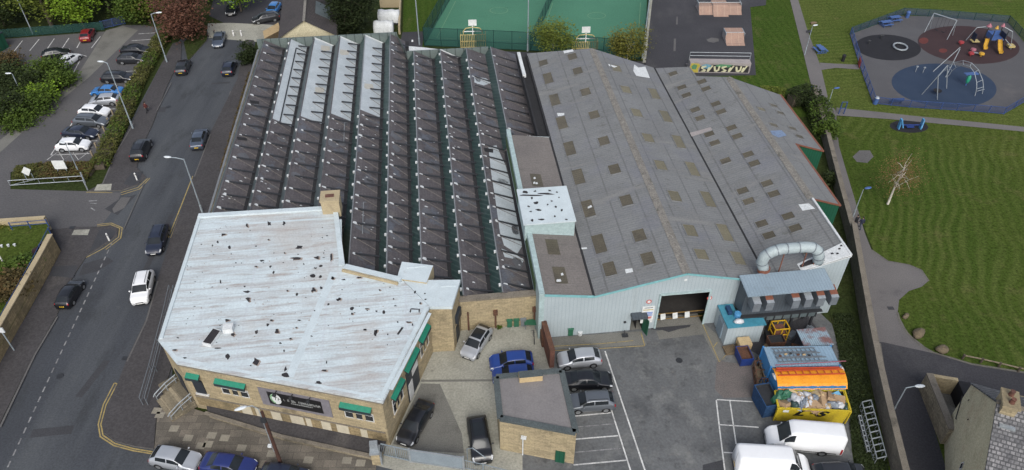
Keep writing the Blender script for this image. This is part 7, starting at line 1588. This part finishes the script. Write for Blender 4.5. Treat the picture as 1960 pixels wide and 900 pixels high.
def bench(px, rz, mat, label, back=True):
    p = G(*px); o = root('park_bench', label, 'bench', p, rz, 'blue park benches'); T = placed(p, rz)
    mb = MB(T); mb.box(-.95, .95, -.28, .22, .42, .5); mb.build('seat', MT[mat], o)
    if back: mb = MB(T); mb.box(-.95, .95, .24, .32, .5, 1.0); mb.build('backrest', MT[mat], o)
    for x in (-.75, .75): mb = MB(T); mb.box(x-.05, x+.05, -.2, .2, 0, .42); mb.build('leg', MT['steel_dark'], o)
def picnic(px, rz, label):
    p = G(*px); o = root('picnic_bench', label, 'bench', p, rz, 'blue picnic benches'); T = placed(p, rz)
    mb = MB(T); mb.box(-.95, .95, -.4, .4, .7, .78); mb.build('table_top', MT['blue_bench'], o)
    for y in (-.75, .75): mb = MB(T); mb.box(-.95, .95, y-.16, y+.16, .42, .48); mb.build('seat', MT['blue_bench'], o)
    for x in (-.7, .7): mb = MB(T); mb.bar((x, -.8, .1), (x, .8, .1), .08); mb.bar((x, -.3, 0), (x, 0, .7), .08); mb.bar((x, .3, 0), (x, 0, .7), .08); mb.bar((x, -.8, .4), (x, .8, .4), .07); mb.build('leg_frame', MT['blue_bench'], o)
picnic((1694, 49), .25, 'blue picnic bench inside the playground corner, left of the pair')
picnic((1711, 40), .25, 'blue picnic bench inside the playground corner, right of the pair')
picnic((1569, 99), 1.75, 'blue picnic bench beside the lane outside the playground')
bench((1713, 198), math.pi+.05, 'blue_rail', 'long blue bench inside the near playground railing')
mb = MB(placed(G(1613, 117))); mb.lathe((0, 0, 0), [(.25, 0), (.28, .9), (.32, .95), (.2, 1.1)], 10); thing1('litter_bin', mb, MT['cloth_black'], 'black litter bin on the grass by the playground gate', 'bin')
for x, y, lab in ((1736, 34, 'blue litter bin at the far corner of the playground'), (1675, 199, 'pale blue bin at the near left corner of the playground')):
    mb = MB(placed(G(x, y))); mb.lathe((0, 0, 0), [(.28, 0), (.32, .95), (.36, 1.0), (.2, 1.15)], 10, 0); mb.lathe((0, 0, 1.0), [(.37, 0), (.2, .18)], 10, 1); thing1('litter_bin', mb, [MT['blue_bench'], MT['galv' if x < 1700 else 'blue_bench']], lab, 'bin')
for x, y, k, lab in ((1548, 62, 0, 'dark litter left at the lane edge above the lone picnic bench'), (1556, 46, 1, 'brown litter heap at the lane edge near the top')):
    mb = MB(placed(G(x, y))); mb.blob((0, 0, .15), (.5, .35, .25), k, 8, 5, rough=.5); thing1('litter_heap', mb, MT['steel_dark' if k == 0 else 'pallet_old'], lab, 'litter')
def bars(o, name, T, paths, r, mat):
    for pth in paths: mb = MB(T); mb.tube(pth, r, 6); mb.build(name, MT[mat], o)
# ring roundabout
p = G(1722, 93); o = root('spinner_ring', 'pale blue ring roundabout on the black safety circle', 'roundabout', p); T = placed(p)
mb = MB(T); mb.tube([(1.05*math.cos(t*.2618), 1.05*math.sin(t*.2618), .35+.1*math.sin(t*.2618)) for t in range(25)], .13, 8); mb.build('ring', MT['blue_light'] if False else MT['galv'], o)
mb = MB(T); mb.tube([(0, -1.0, .3), (0, -1.0, 0)], .1, 6); mb.tube([(0, 1.0, .4), (0, 1.0, 0)], .1, 6); mb.build('support', MT['steel_dark'], o)
for k, (x, y) in enumerate(((1662, 85), (1686, 75))):
    mb = MB(placed(G(x, y))); mb.tube([(0, 0, 0), (0, 0, .5)], .1, 6); mb.blob((0, 0, .6), (.35, .15, .16), k, 8, 5); thing1('spring_rider', mb, MT['steel_dark'], ('left' if k == 0 else 'right')+' dark springy seat on the black safety circle', 'spring rider', 'dark spring riders')
# frame swing
def aframe_swing(pa, pb, h, label, seats, mat='galv', seatm='cloth_black'):
    a, b = G(*pa), G(*pb); o = root('swing_frame', label, 'swing', (a+b)/2, 0); d = (b-a).normalized(); n = Vector((-d.y, d.x, 0))*1.1; u = Vector((0, 0, h))
    for e in (a, b):
        for s_ in (1, -1): mb = MB(); mb.tube([e+n*s_, e+u], .055, 6); mb.build('leg', MT[mat], o)
    mb = MB(); mb.tube([a+u, b+u], .08, 6); mb.build('top_bar', MT[mat], o)
    for t in seats:
        q = a.lerp(b, t); s_ = root('swing_seat', None, None, q) if False else None
        mb = MB(); c = q+Vector((0, 0, .5)); mb.box(0, 0, 0, 0, 0, 0) if False else mb.bar(c-d*.25, c+d*.25, .22, .06); st_ = mb.build('swing_seat', MT[seatm], o)
        mb = MB(); mb.tube([c-d*.25, q-d*.3+u], .02, 4); mb.tube([c+d*.25, q+d*.3+u], .02, 4); mb.build('chain', MT['steel_dark'], st_)
aframe_swing((1775, 58), (1818, 72), 3.0, 'tall silver swing frame at the left of the red safety oval', (.35, .65))
aframe_swing((1779, 186), (1797, 165), 3.4, 'silver swing frame with a basket seat on the blue safety circle', ())
p = G(1792, 180); mb = MB(placed(p)); mb.lathe((0, 0, .45), [(.1, 0), (.55, .05), (.6, .15), (.5, .12)], 12); thing1('hanging_basket', mb, MT['cloth_black'], 'round black basket seat hanging from the near swing frame', 'swing seat')
# climbing arches
p = G(1836, 150); o = root('climbing_frame', 'silver arched climbing frame with green seat on the blue safety circle', 'climbing frame', p)
A1, A2, A3, A4 = G(1808, 136), G(1815, 146), G(1866, 184), G(1880, 180); u = Vector((0, 0, 1))
def arch(a, b, h): return [a+(b-a)*t+u*(h*math.sin(math.pi*t)**.55 if 0 < t < 1 else 0) for t in (0, .04, .12, .3, .5, .7, .88, .96, 1)]
bars(o, 'arch', ident, [arch(A1, A4, 3.2), arch(A2, A3, 3.2)], .05, 'galv')
mb = MB()
q1, q2 = arch(A1, A4, 3.2), arch(A2, A3, 3.2)
for i in range(1, 8): mb.tube([q1[i], q2[i]], .045, 6)
mb.tube([A3+u*.8, A4+u*.8], .045, 6); mb.build('rung', MT['galv'], o)
bars(o, 'brace', ident, [[G(1786, 137), G(1822, 128, 0)+u*3.3], [G(1810, 148), G(1822, 130)+u*3.2]], .06, 'galv')
mb = MB(); c = G(1848, 164); mb.blob((c.x, c.y, 1.1), (.3, .3, .75), 5, 8, 6, rough=.1); mb.build('green_panel', MT['green_plastic'], o, smooth=True)
mb = MB(); mb.tube([c, c+u*1.8], .08, 6); mb.bar(c+Vector((-.8, 0, 1.9)), c+Vector((1.2, .3, 1.9)), .7, .08); mb.build('platform', MT['blue_bench'], o)
for k, (x, y) in enumerate(((1752, 138), (1766, 140))):
    mb = MB(placed(G(x, y))); mb.tube([(0, 0, 0), (0, 0, .9)], .05, 6); mb.box(-.15, .15, -.1, .1, .85, 1.0); thing1('play_post', mb, MT['galv'], ('left' if k == 0 else 'right')+' short silver play post on the blue safety circle', 'play post', 'short play posts')
# toddler tower with slides
p = G(1898, 88); o = root('play_tower', 'toddler play tower with blue deck, yellow slides and pink tops', 'play tower', p); T = placed(p)
mb = MB(T); mb.box(-1.1, 1.1, -.8, 1.0, 1.35, 1.45); mb.box(-1.1, 1.1, .95, 1.0, 1.45, 2.2); mb.box(-1.1, -1.05, -.8, .95, 1.45, 2.2); mb.build('deck', MT['blue_light'] if False else MT['blue_bench'], o)
for x in (-1.1, 1.1):
    for y in (-.8, 1.0): mb = MB(T); mb.tube([(x, y, 0), (x, y, 3.0)], .08, 8); mb.build('tower_post', MT['steel_dark'], o)
def chute(pts, w): 
    mb = MB(T); vs = []
    for q in pts: vs += [(q[0]-w/2, q[1], q[2]+.25), (q[0]-w/2+.06, q[1], q[2]), (q[0]+w/2-.06, q[1], q[2]), (q[0]+w/2, q[1], q[2]+.25)]
    mb.add(vs, [(i*4+j, i*4+j+1, (i+1)*4+j+1, (i+1)*4+j) for i in range(len(pts)-1) for j in range(3)]); mb.build('slide', MT['slide_yellow'], o, smooth=True)
chute([(.2, -.8, 1.5), (.15, -1.2, 1.35), (.0, -2.0, .75), (-.1, -2.6, .35), (-.15, -3.1, .25)], .75)
chute([(-1.5, -.3, 1.4), (-1.6, -.7, 1.1), (-1.9, -1.3, .5), (-2.0, -1.8, .3)], .7)
for x, y, r_, m_ in ((-1.1, 1.0, .45, 'pink_paint'), (1.1, 1.0, .35, 'pink_paint'), (-.3, .2, .3, 'slide_yellow')):
    mb = MB(T); mb.lathe((x, y, 2.9), [(r_, 0), (.05, .5)], 8); mb.build('roof_cone', MT[m_], o)
mb = MB(T); mb.tube([(-1.1, 1, 2.9), (-2.6, 1.6, 2.4), (-3.4, 1.8, .1)], .06, 6); mb.tube([(1.1, 1, 2.9), (2.6, .4, 2.3), (3.2, .1, 0)], .06, 6); mb.tube([(1.1, -.8, 1.6), (2.4, -1.2, .5), (2.5, -1.2, 0)], .06, 6); mb.build('climbing_bar', MT['galv'], o)
mb = MB(T); mb.box(-3.2, -2.0, .2, 1.2, .5, .6); mb.box(2.0, 3.0, -1.3, -.4, .3, .6); mb.build('side_platform', MT['court_yellow'], o)
mb = MB(T); mb.box(-2.9, -2.85, .3, 1.5, .6, 1.8); mb.box(1.15, 1.2, -.7, .9, 1.45, 2.3); mb.build('side_panel', MT['cloth_navy'], o)
for x, y, m_, lab in ((1861, 100, 'pink_paint', 'far pink spring seat of the seesaw group'), (1857, 107, 'red_paint', 'near red spring seat of the seesaw group'), (1877, 108, 'slide_yellow', 'yellow spring seat of the seesaw group'), (1838, 86, 'red_paint', 'red dome seat alone on the red safety oval')):
    mb = MB(placed(G(x, y))); mb.lathe((0, 0, 0), [(.12, 0), (.12, .35), (.45, .38), (.4, .6), (.1, .68)], 10); thing1('spring_rider', mb, MT[m_], lab, 'spring seat', 'spring seats')
mb = MB(); a, b, c = G(1859, 104), G(1868, 105), G(1876, 108); mb.bar(a+u*.35, b+u*.35, .25, .1); mb.bar(b+u*.35, c+u*.35, .25, .1); thing1('rocker', mb, MT['galv'], 'pale grey arm joining the coloured spring seats', 'rocker')
# outdoor gym piece and path barrier
p = G(1740, 246); o = root('gym_machine', 'bright blue outdoor gym machine on the dark mat beside the path', 'gym machine', p); T = placed(p)
for x in (-1.5, 1.5):
    mb = MB(T); mb.box(x-.1, x+.1, -.25, .25, 0, 1.5); mb.bar((x, -.25, 1.4), (x-.15*x, -.7, .5), .12); mb.build('frame_post', MT['blue_light'], o)
mb = MB(T); mb.box(-1.5, 1.5, -.06, .06, .5, .62); mb.box(-.5, .5, -.3, .3, .3, .4); mb.build('cross_bar', MT['bin_blue'], o)
for (x, y, lab) in ((1610, 218, 'blue chicane barrier at the start of the playground path'), (1552, 187, 'blue chicane barrier at the hedge end of the lane')):
    p = G(x, y); T = placed(p); mb = MB(T); mb.tube([(-.35, 0, 0), (-.35, 0, 1.9), (.35, 0, 1.9), (.35, 0, 0)], .08, 8); mb.tube([(-.35, 0, .9), (.35, 0, .9)], .06, 6); thing1('path_barrier', mb, MT['blue_rail'], lab, 'barrier', 'blue path barriers')
# ---------------------------------------------------------------- people
def person(px, rz, stride, top, legs, label, h=1.74, hood=False):
    p = G(*px); o = root('person', label, 'person', p, rz, 'people walking'); k = h/1.74
    V = []; E = []; R_ = []
    def v(x, y, z, r): V.append((x*k, y*k, z*k)); R_.append(r*k); return len(V)-1
    def chain(i, *pts):
        for q in pts: j = v(*q); E.append((i, j)); i = j
        return i
    pel = v(0, 0, .95, .13); sp = chain(pel, (0, .0, 1.12, .125), (.01, 0, 1.3, .15)); nb = chain(sp, (.01, 0, 1.44, .09), (.02, 0, 1.52, .055), (.03, 0, 1.6, .085), (.04, 0, 1.7, .075))
    for sg in (1, -1):
        s_ = stride*sg
        hip = chain(pel, (0, sg*.1, .88, .1), (s_*.45, sg*.1, .5, .075), (s_*.9-(.12 if s_ < 0 else 0), sg*.1, .1+(.05 if s_ < 0 else 0), .05), (s_*.9+.14, sg*.11, .04, .045))
        el = chain(sp, (.0, sg*.2, 1.38, .075), (-s_*.25, sg*.25, 1.12, .055), (-s_*.45+.06, sg*.24, .9, .042), (-s_*.47+.09, sg*.24, .83, .035))
        for f, ln in ((-.03, .07), (-.01, .085), (.01, .08), (.03, .065)): chain(el, (-s_*.5+.1+f, sg*.235, .83-ln, .011), (-s_*.5+.11+f, sg*.23, .83-ln-.03, .009))
        chain(el, (-s_*.47+.13, sg*.21, .8, .012))
    me = bpy.data.meshes.new('body'); T = placed((0, 0, 0)); me.from_pydata(V, E, []); ob = bpy.data.objects.new('body', me); COL.objects.link(ob); ob.parent = o
    sk_ = ob.modifiers.new('skin', 'SKIN'); sb_ = ob.modifiers.new('sub', 'SUBSURF'); sb_.levels = 1; sb_.render_levels = 1
    for i, r_ in enumerate(R_): me.skin_vertices[0].data[i].radius = (r_, r_)
    me.skin_vertices[0].data[0].use_root = True; me.materials.append(MT['skin'])
    bpy.context.view_layer.update(); dg = bpy.context.evaluated_depsgraph_get(); m2 = bpy.data.meshes.new_from_object(ob.evaluated_get(dg)); ob.modifiers.clear(); ob.data = m2
    m2.materials.clear(); [m2.materials.append(MT[x]) for x in ('skin', top, legs, 'cloth_black')]
    for f in m2.polygons:
        c = f.center/k; f.use_smooth = True
        f.material_index = 0 if (c.z > 1.5 or (abs(c.y) > .19 and c.z < .9 and c.z > .6)) else 1 if c.z > .9 else 2 if c.z > .1 else 3
    T = placed(p, rz); mb = MB(T); mb.blob((.025*k, 0, 1.68*k), (.115*k, .105*k, .13*k), 1, 12, 8, rough=0); mb.build('hair' if not hood else 'hood', MT['hair' if not hood else top], o, smooth=True)
    mb = MB(T); mb.blob((.13*k, 0, 1.635*k), (.03, .02, .025), 1, 6, 4, rough=0)
    for sg in (1, -1): mb.blob((.115*k, sg*.035, 1.665*k), (.012, .014, .01), 1, 6, 4, 1, 0); mb.blob((.03*k, sg*.1*k, 1.64*k), (.025, .015, .035), 1, 6, 4, 0, 0)
    mb.box(.1*k, .122*k, -.03, .03, 1.59*k, 1.6*k, 1); mb.build('face', [MT['skin'], MT['hair']], o)
    mb = MB(T); n = 14; prof = [(.165, .85), (.175, 1.0), (.165, 1.15), (.185, 1.3), (.13, 1.43), (.075, 1.5)]
    vs = [(r_*.8*math.cos(2*math.pi*j/n)*k, r_*1.12*math.sin(2*math.pi*j/n)*k, z*k) for r_, z in prof for j in range(n)]
    mb.add(vs, [(i*n+j, i*n+(j+1) % n, (i+1)*n+(j+1) % n, (i+1)*n+j) for i in range(len(prof)-1) for j in range(n)]); mb.build('coat', MT[top], o, smooth=True)
person((1635, 434), 1.75, .32, 'cloth_black', 'cloth_black', 'person in black clothes walking on the park lane, on the left of the pair')
person((1645, 438), 1.7, -.3, 'cloth_navy', 'cloth_jeans', 'person in dark jacket and jeans walking at the right of the pair on the lane')
person((283, 216), 1.3, .3, 'cloth_red', 'cloth_black', 'person in dark red top walking along the pavement by the hedge')
# ---------------------------------------------------------------- trees, hedges, plants
def leaves(mb, pts, size, rr, flat=.5):
    for p in pts:
        a = rr.uniform(0, 6.283); tl = rr.gauss(0, .7); s = size*rr.uniform(.6, 1.35); ca, sa = math.cos(a), math.sin(a); ct, st_ = math.cos(tl), math.sin(tl)
        x = Vector((ca, sa, 0))*s*.5; y = Vector((-sa*ct, ca*ct, st_))*s*.36; n = Vector((sa*st_, -ca*st_, ct))*s*.12
        mb.v += [p-x, p-y+n, p+x, p+y+n]; o = len(mb.v)-4; mb.f.append((o, o+1, o+2, o+3)); mb.m.append(0)
def tree(label, base, h, cr, ch, lm, n, seed, bark='bark', tr=.18, lean=(0, 0), size=.4, name='broadleaf_tree', z=0, group='trees around the car park and courts', clumps=26, spread=.3, cat='tree', hollow=.45, trunk_top=.55):
    rr = random.Random(seed); b = G(base[0], base[1], z); o = root(name, label, cat, b, 0, group)
    cc = b+Vector((lean[0], lean[1], h-ch/2)); cl = []
    for k in range(clumps):
        while True:
            q = Vector((rr.uniform(-1, 1), rr.uniform(-1, 1), rr.uniform(-1, 1)))
            if hollow < q.length < 1: break
        taper = 1-.25*max(q.z, 0)
        cl.append(cc+Vector((q.x*cr*taper, q.y*cr*taper, q.z*ch/2)))
    mb = MB(); top = b+Vector((lean[0]*.8, lean[1]*.8, min(h*trunk_top+ch*.2, h*.85)))
    mid = b.lerp(top, .5)+Vector((rr.uniform(-.1, .1), rr.uniform(-.1, .1), 0)); mb.tube([b, mid, top], [tr, tr*.62, tr*.18], 8)
    for k, c in enumerate(cl[:max(10, clumps//2)]):
        t = rr.uniform(.45, .98); s = b.lerp(top, t); m = s.lerp(c, .55)+Vector((rr.uniform(-.2, .2), rr.uniform(-.2, .2), .15)); mb.tube([s, m, c], [tr*.3, tr*.18, tr*.06], 5, cap=False)
    mb.build('trunk', MT[bark], o)
    mb = MB(); sd = cr*spread
    for k in range(n): c = cl[k % clumps]; rr_ = abs(rr.gauss(0, 1)); v = Vector((rr.gauss(0, sd), rr.gauss(0, sd), rr.gauss(0, sd*.7))); leaves(mb, [c+v], size, rr)
    mb.build('crown', MT[lm], o); return o
# top left woodland edge
tree('bright yellow-green tree behind the far car park fence', (162, 53), 8.5, 3.3, 6, 'leaf_fresh', 4200, 1, tr=.2)
tree('tall bare-branched tree with olive buds left of the bright green tree', (100, 52), 11, 3.6, 8.5, 'leaf_olive', 2600, 2, tr=.35, spread=.4)
tree('dark green tree at the top left corner', (10, 50), 9, 4.0, 7.5, 'leaf_dark', 4500, 3)
tree('dark green tree between corner tree and olive tree', (52, 35), 9, 3.2, 7, 'leaf_green', 3600, 4)
tree('spindly pale trunked tree right of the bright green tree', (210, 22), 10, 2.4, 7, 'leaf_olive', 1600, 5, tr=.2, spread=.45)
tree('dark green shrubby tree right of the car park walkway', (262, 42), 6.0, 3.0, 5.6, 'leaf_green', 3600, 6)
tree('shadowy dark tree behind the blue fence', (225, 12), 8, 3.4, 7.4, 'leaf_dark', 3800, 7)
tree('olive tree in front of the copper tree', (300, 40), 6.5, 2.6, 5.5, 'leaf_olive', 2400, 8, spread=.4)
tree('copper-brown leaved tree beside the end of the street', (362, 70), 8.5, 3.9, 7.6, 'leaf_copper', 5200, 9, tr=.25)
tree('bright green tree overhanging the dark car at the top', (462, 22), 6.5, 3.2, 4.5, 'leaf_fresh', 3200, 10)
tree('green tree at the top edge above the copper tree', (395, 8), 8.0, 3.2, 6, 'leaf_green', 3000, 11)
tree('dark tree beyond the fence between olive and bright green trees', (130, 18), 9, 3.8, 8.4, 'leaf_dark', 4000, 12)
tree('tall dark tree at the far left edge behind the others', (-40, 40), 10, 4, 8.5, 'leaf_dark', 4200, 13)
tree('dark tree at the top edge above the car park', (300, 2), 9, 3.6, 8, 'leaf_dark', 3600, 14)
tree('large dark conifer behind the factory beside the bungalow', (668, 66), 11.5, 4.2, 11.2, 'leaf_conifer', 11000, 15, name='conifer', tr=.3, clumps=70, spread=.2, size=.36, hollow=.5)
tree('narrow dark evergreen at the street corner of the factory', (480, 122), 3.6, 1.3, 3.5, 'leaf_conifer', 2400, 16, name='evergreen_shrub', tr=.1, clumps=20, size=.3)
tree('small birch with gold-green spring leaf, between the two courts', (1058, 112), 6.2, 2.6, 5.0, 'leaf_olive', 4200, 17, bark='bark_birch', tr=.1, spread=.33, size=.28, name='birch_tree', group='birches by the courts')
tree('small birch with gold-green spring leaf, by the right court corner', (1200, 122), 5.8, 2.4, 4.8, 'leaf_gold', 4000, 18, bark='bark_birch', tr=.1, spread=.33, size=.28, name='birch_tree', group='birches by the courts')
tree('white trunked birch with sparse bronze crown on the mown lawn', (1699, 391), 7.2, 2.3, 5.2, 'leaf_birch', 2400, 19, bark='bark_birch', tr=.15, size=.13, lean=(.5, .3), spread=.36, name='birch_tree', group=None, clumps=44, hollow=.2, trunk_top=.6)
# bushes
def bush(label, px, r, h, lm, n, seed, group, z=0, name='bush', size=.34, cat='bush'):
    rr = random.Random(seed); b = G(px[0], px[1], z); o = root(name, label, cat, b, 0, group); cl = []
    for k in range(14):
        a = rr.uniform(0, 6.28); q = rr.uniform(.1, .95); cl.append(b+Vector((r*q*math.cos(a), r*q*math.sin(a), h*rr.uniform(.3, .95)*(1.05-.4*q))))
    mb = MB()
    for c in cl: mb.tube([b+Vector((rr.uniform(-.15, .15), rr.uniform(-.15, .15), 0)), b.lerp(c, .5)+Vector((0, 0, .1)), c], [.06, .04, .015], 5, cap=False)
    mb.build('stem', MT['bark'], o); mb = MB()
    for k in range(n): c = cl[k % 14]; leaves(mb, [Vector((c.x+rr.gauss(0, r*.28), c.y+rr.gauss(0, r*.28), max(b.z+.05, c.z+rr.gauss(0, h*.17))))], size, rr)
    mb.build('foliage', MT[lm], o); return o
gb_ = 'bushes around the car park'
for k, (x, y, r_, h_, lm, n_, lab) in enumerate([
    (95, 150, 3.2, 2.6, 'leaf_green', 3200, 'green bush with light tips hiding the black car'), (122, 165, 2.2, 2.2, 'leaf_green', 2200, 'low green bush at the tip of the car park shrubbery'),
    (60, 175, 3.4, 2.8, 'leaf_dark', 3200, 'dark bush behind the short lamp'), (70, 205, 3.2, 2.5, 'leaf_green', 3200, 'mid green bush on the walkway side of the short lamp'),
    (20, 165, 3.4, 2.8, 'leaf_dark', 3000, 'dark bush at the left edge near the far bays'), (20, 215, 3.4, 2.6, 'leaf_dark', 3200, 'dark bush at the left edge below the short lamp'),
    (40, 235, 2.4, 2.0, 'leaf_green', 2200, 'green bush along the walkway edge at the left'), (-20, 240, 3.2, 2.4, 'leaf_green', 2600, 'green bush cut by the left picture edge'), (5, 130, 2.6, 2.2, 'leaf_brown', 2000, 'brownish bush at the left edge by the green cabin'), (85, 195, 2.0, 2.6, 'leaf_fresh', 500, 'bright green climbing shoot through the dark bushes')]):
    bush(lab, (x, y), r_, h_, lm, n_, 100+k, gb_)
def hedge(label, pts, w, h, lm, n, seed, name='hedge', cat='hedge', size=.26, lm2=None, group=None, z=0):
    rr = random.Random(seed); P_ = GP(pts, z); o = root(name, label, cat, P_[0], 0, group); seg = [(P_[i], P_[i+1]) for i in range(len(P_)-1)]; tot = sum((b-a).length for a, b in seg)
    mb = MB(); m2 = MB()
    for k in range(n):
        t = rr.uniform(0, tot)
        for a, b in seg:
            if t <= (b-a).length: break
            t -= (b-a).length
        d = (b-a).normalized(); nn = Vector((-d.y, d.x, 0)); q = a+d*min(t, (b-a).length); s = rr.uniform(-1, 1)
        hh = h*(1+.22*math.sin(q.y*1.3+seed)+.15*math.sin(q.y*3.1))*(1-.35*abs(s)**3)
        leaves(m2 if (lm2 and math.sin(q.y*.7+q.x*.4+seed)+rr.gauss(0, .5) > .5) else mb, [q+nn*s*w/2+Vector((0, 0, hh*rr.random()**.55))], size, rr)
    mb.build('foliage', MT[lm], o)
    if lm2: m2.build('foliage', MT[lm2], o)
    mb = MB()
    for a, b in seg: mb.bar(a+Vector((0, 0, h*.25)), b+Vector((0, 0, h*.25)), w*.5, h*.5)
    mb.build('stems', MT['bark'], o); return o
hedge('brown-green hedge along the car park beside the pavement', [(192, 325), (212, 280), (238, 225), (262, 165), (290, 115), (318, 62)], 2.4, 1.15, 'leaf_hedge', 9000, 1, lm2='leaf_green')
hedge('clipped brown-green hedge filling the entrance island', [(30, 338), (80, 330), (180, 330)], 3.4, .75, 'leaf_hedge', 6500, 2, lm2='leaf_brown')
hedge('copper-brown hedge plants between the factory and the road', [(425, 330), (455, 225), (480, 140)], .7, .35, 'leaf_brown', 900, 3, name='weed_strip', cat='weeds')
hedge('dark shrubs along the park wall behind the stepped hall', [(1510, 200), (1545, 195), (1560, 215), (1575, 250)], 3.2, 2.4, 'leaf_dark', 5000, 4, lm2='leaf_green', name='shrub_belt', cat='shrubs')
hedge('olive shrubs at the far end of the stepped hall', [(1452, 178), (1500, 186)], 2.2, 1.2, 'leaf_olive', 1800, 5, lm2='leaf_green', name='shrub_belt', cat='shrubs')
bush('bright green elder bush beside the park wall and lane', (1577, 262), 1.7, 2.4, 'leaf_green', 2600, 140, 'bushes by the park wall', size=.3)
bush('low green bush in the gap below the green stepped wall', (1590, 350), 1.0, 1.3, 'leaf_dark', 1000, 141, 'bushes by the park wall')
bush('brown-green bush in the walled garden at lower left', (18, 560), 2.6, 1.2, 'leaf_brown', 2200, 142, 'garden bushes', z=1.2)
bush('green bush in the walled garden beside the blue railing', (30, 520), 2.0, .9, 'leaf_green', 1600, 143, 'garden bushes', z=1.2)
bush('sparse golden bush at the left picture edge by the side road', (2, 452), 1.5, 1.6, 'leaf_gold', 600, 144, 'garden bushes')
bush('small mossy bush at the foot of the stone yard wall', (955, 628), .3, .4, 'leaf_green', 160, 145, None, size=.16)
# timber posts along the hedge
for k in range(16):
    t = k/15; x = 176+(314-176)*t; y = 300+(62-300)*t
    x -= 8*math.sin(math.pi*t); p = G(x+2, y); mb = MB(placed(p)); mb.box(-.09, .09, -.09, .09, 0, .85); mb.box(-.1, .1, -.1, .1, .853, .89)
    thing1('timber_bollard', mb, MT['timber_post'], 'short pale timber post at the foot of the car park hedge', 'post', 'timber posts along the hedge')
# rough growth as one mass in the strip beside the yard
rr = random.Random(77); mb = MB()
for k in range(5200):
    t = rr.random(); s = rr.random(); a = (1594+(1640-1594)*t*1.0, 600+(900-600)*t); b = (1632+(1702-1632)*t, 600+(900-600)*t)
    q = G(a[0]+(b[0]-a[0])*s, a[1]+(b[1]-a[1])*s, .05+rr.random()*.12); leaves(mb, [q], .22, rr)
MT['leaf_strip'] = leaf('leaf_strip', (.03, .045, .012), (.018, .026, .009))
tag(mb.build('ground_cover', MT['leaf_strip'], None, loc=(0, 0, 0)), 'dark weedy ground cover between the yard and the park wall', 'ground cover', kind='stuff')
# ---------------------------------------------------------------- camera, sky, sun
cam = bpy.data.cameras.new('camera'); co_ = bpy.data.objects.new('camera', cam); COL.objects.link(co_)
co_.location = (0, 0, H); co_.rotation_euler = (math.pi/2-TH, 0, 0)
cam.sensor_fit = 'HORIZONTAL'; cam.sensor_width = 36; cam.lens = 36*F/1960; cam.clip_end = 3000; cam.clip_start = .5
SC.camera = co_
SC.render.resolution_x, SC.render.resolution_y = 1024, 470
wd = bpy.data.worlds.new('World'); SC.world = wd; wd.use_nodes = True; nt = wd.node_tree
sk_ = nt.nodes.new('ShaderNodeTexSky'); sk_.sky_type = 'NISHITA'; sk_.sun_disc = False
EL, AZ = math.radians(44), math.radians(176)
sk_.sun_elevation = EL; sk_.sun_rotation = AZ; sk_.dust_density = 3.0; sk_.air_density = .7; sk_.ozone_density = 1.0
hs_ = nt.nodes.new('ShaderNodeHueSaturation'); hs_.inputs['Saturation'].default_value = .55   # cloud-greyed sky
nt.links.new(sk_.outputs[0], hs_.inputs['Color']); nt.links.new(hs_.outputs[0], nt.nodes['Background'].inputs[0]); nt.nodes['Background'].inputs[1].default_value = .15
sl = bpy.data.lights.new('sun', 'SUN'); so_ = bpy.data.objects.new('sun', sl); COL.objects.link(so_)
sl.energy = .85; sl.angle = math.radians(32); sl.color = (1, 1, .93)
sd_ = Vector((math.sin(AZ)*math.cos(EL), math.cos(AZ)*math.cos(EL), math.sin(EL)))
so_.rotation_euler = (-sd_).to_track_quat('-Z', 'Y').to_euler()
SC.view_settings.view_transform = 'Standard'; SC.view_settings.look = 'None'; SC.view_settings.gamma = 1; SC.view_settings.exposure = .6
SC.view_settings.use_curve_mapping = False
SC.cycles.max_bounces = 6; SC.cycles.transparent_max_bounces = 12
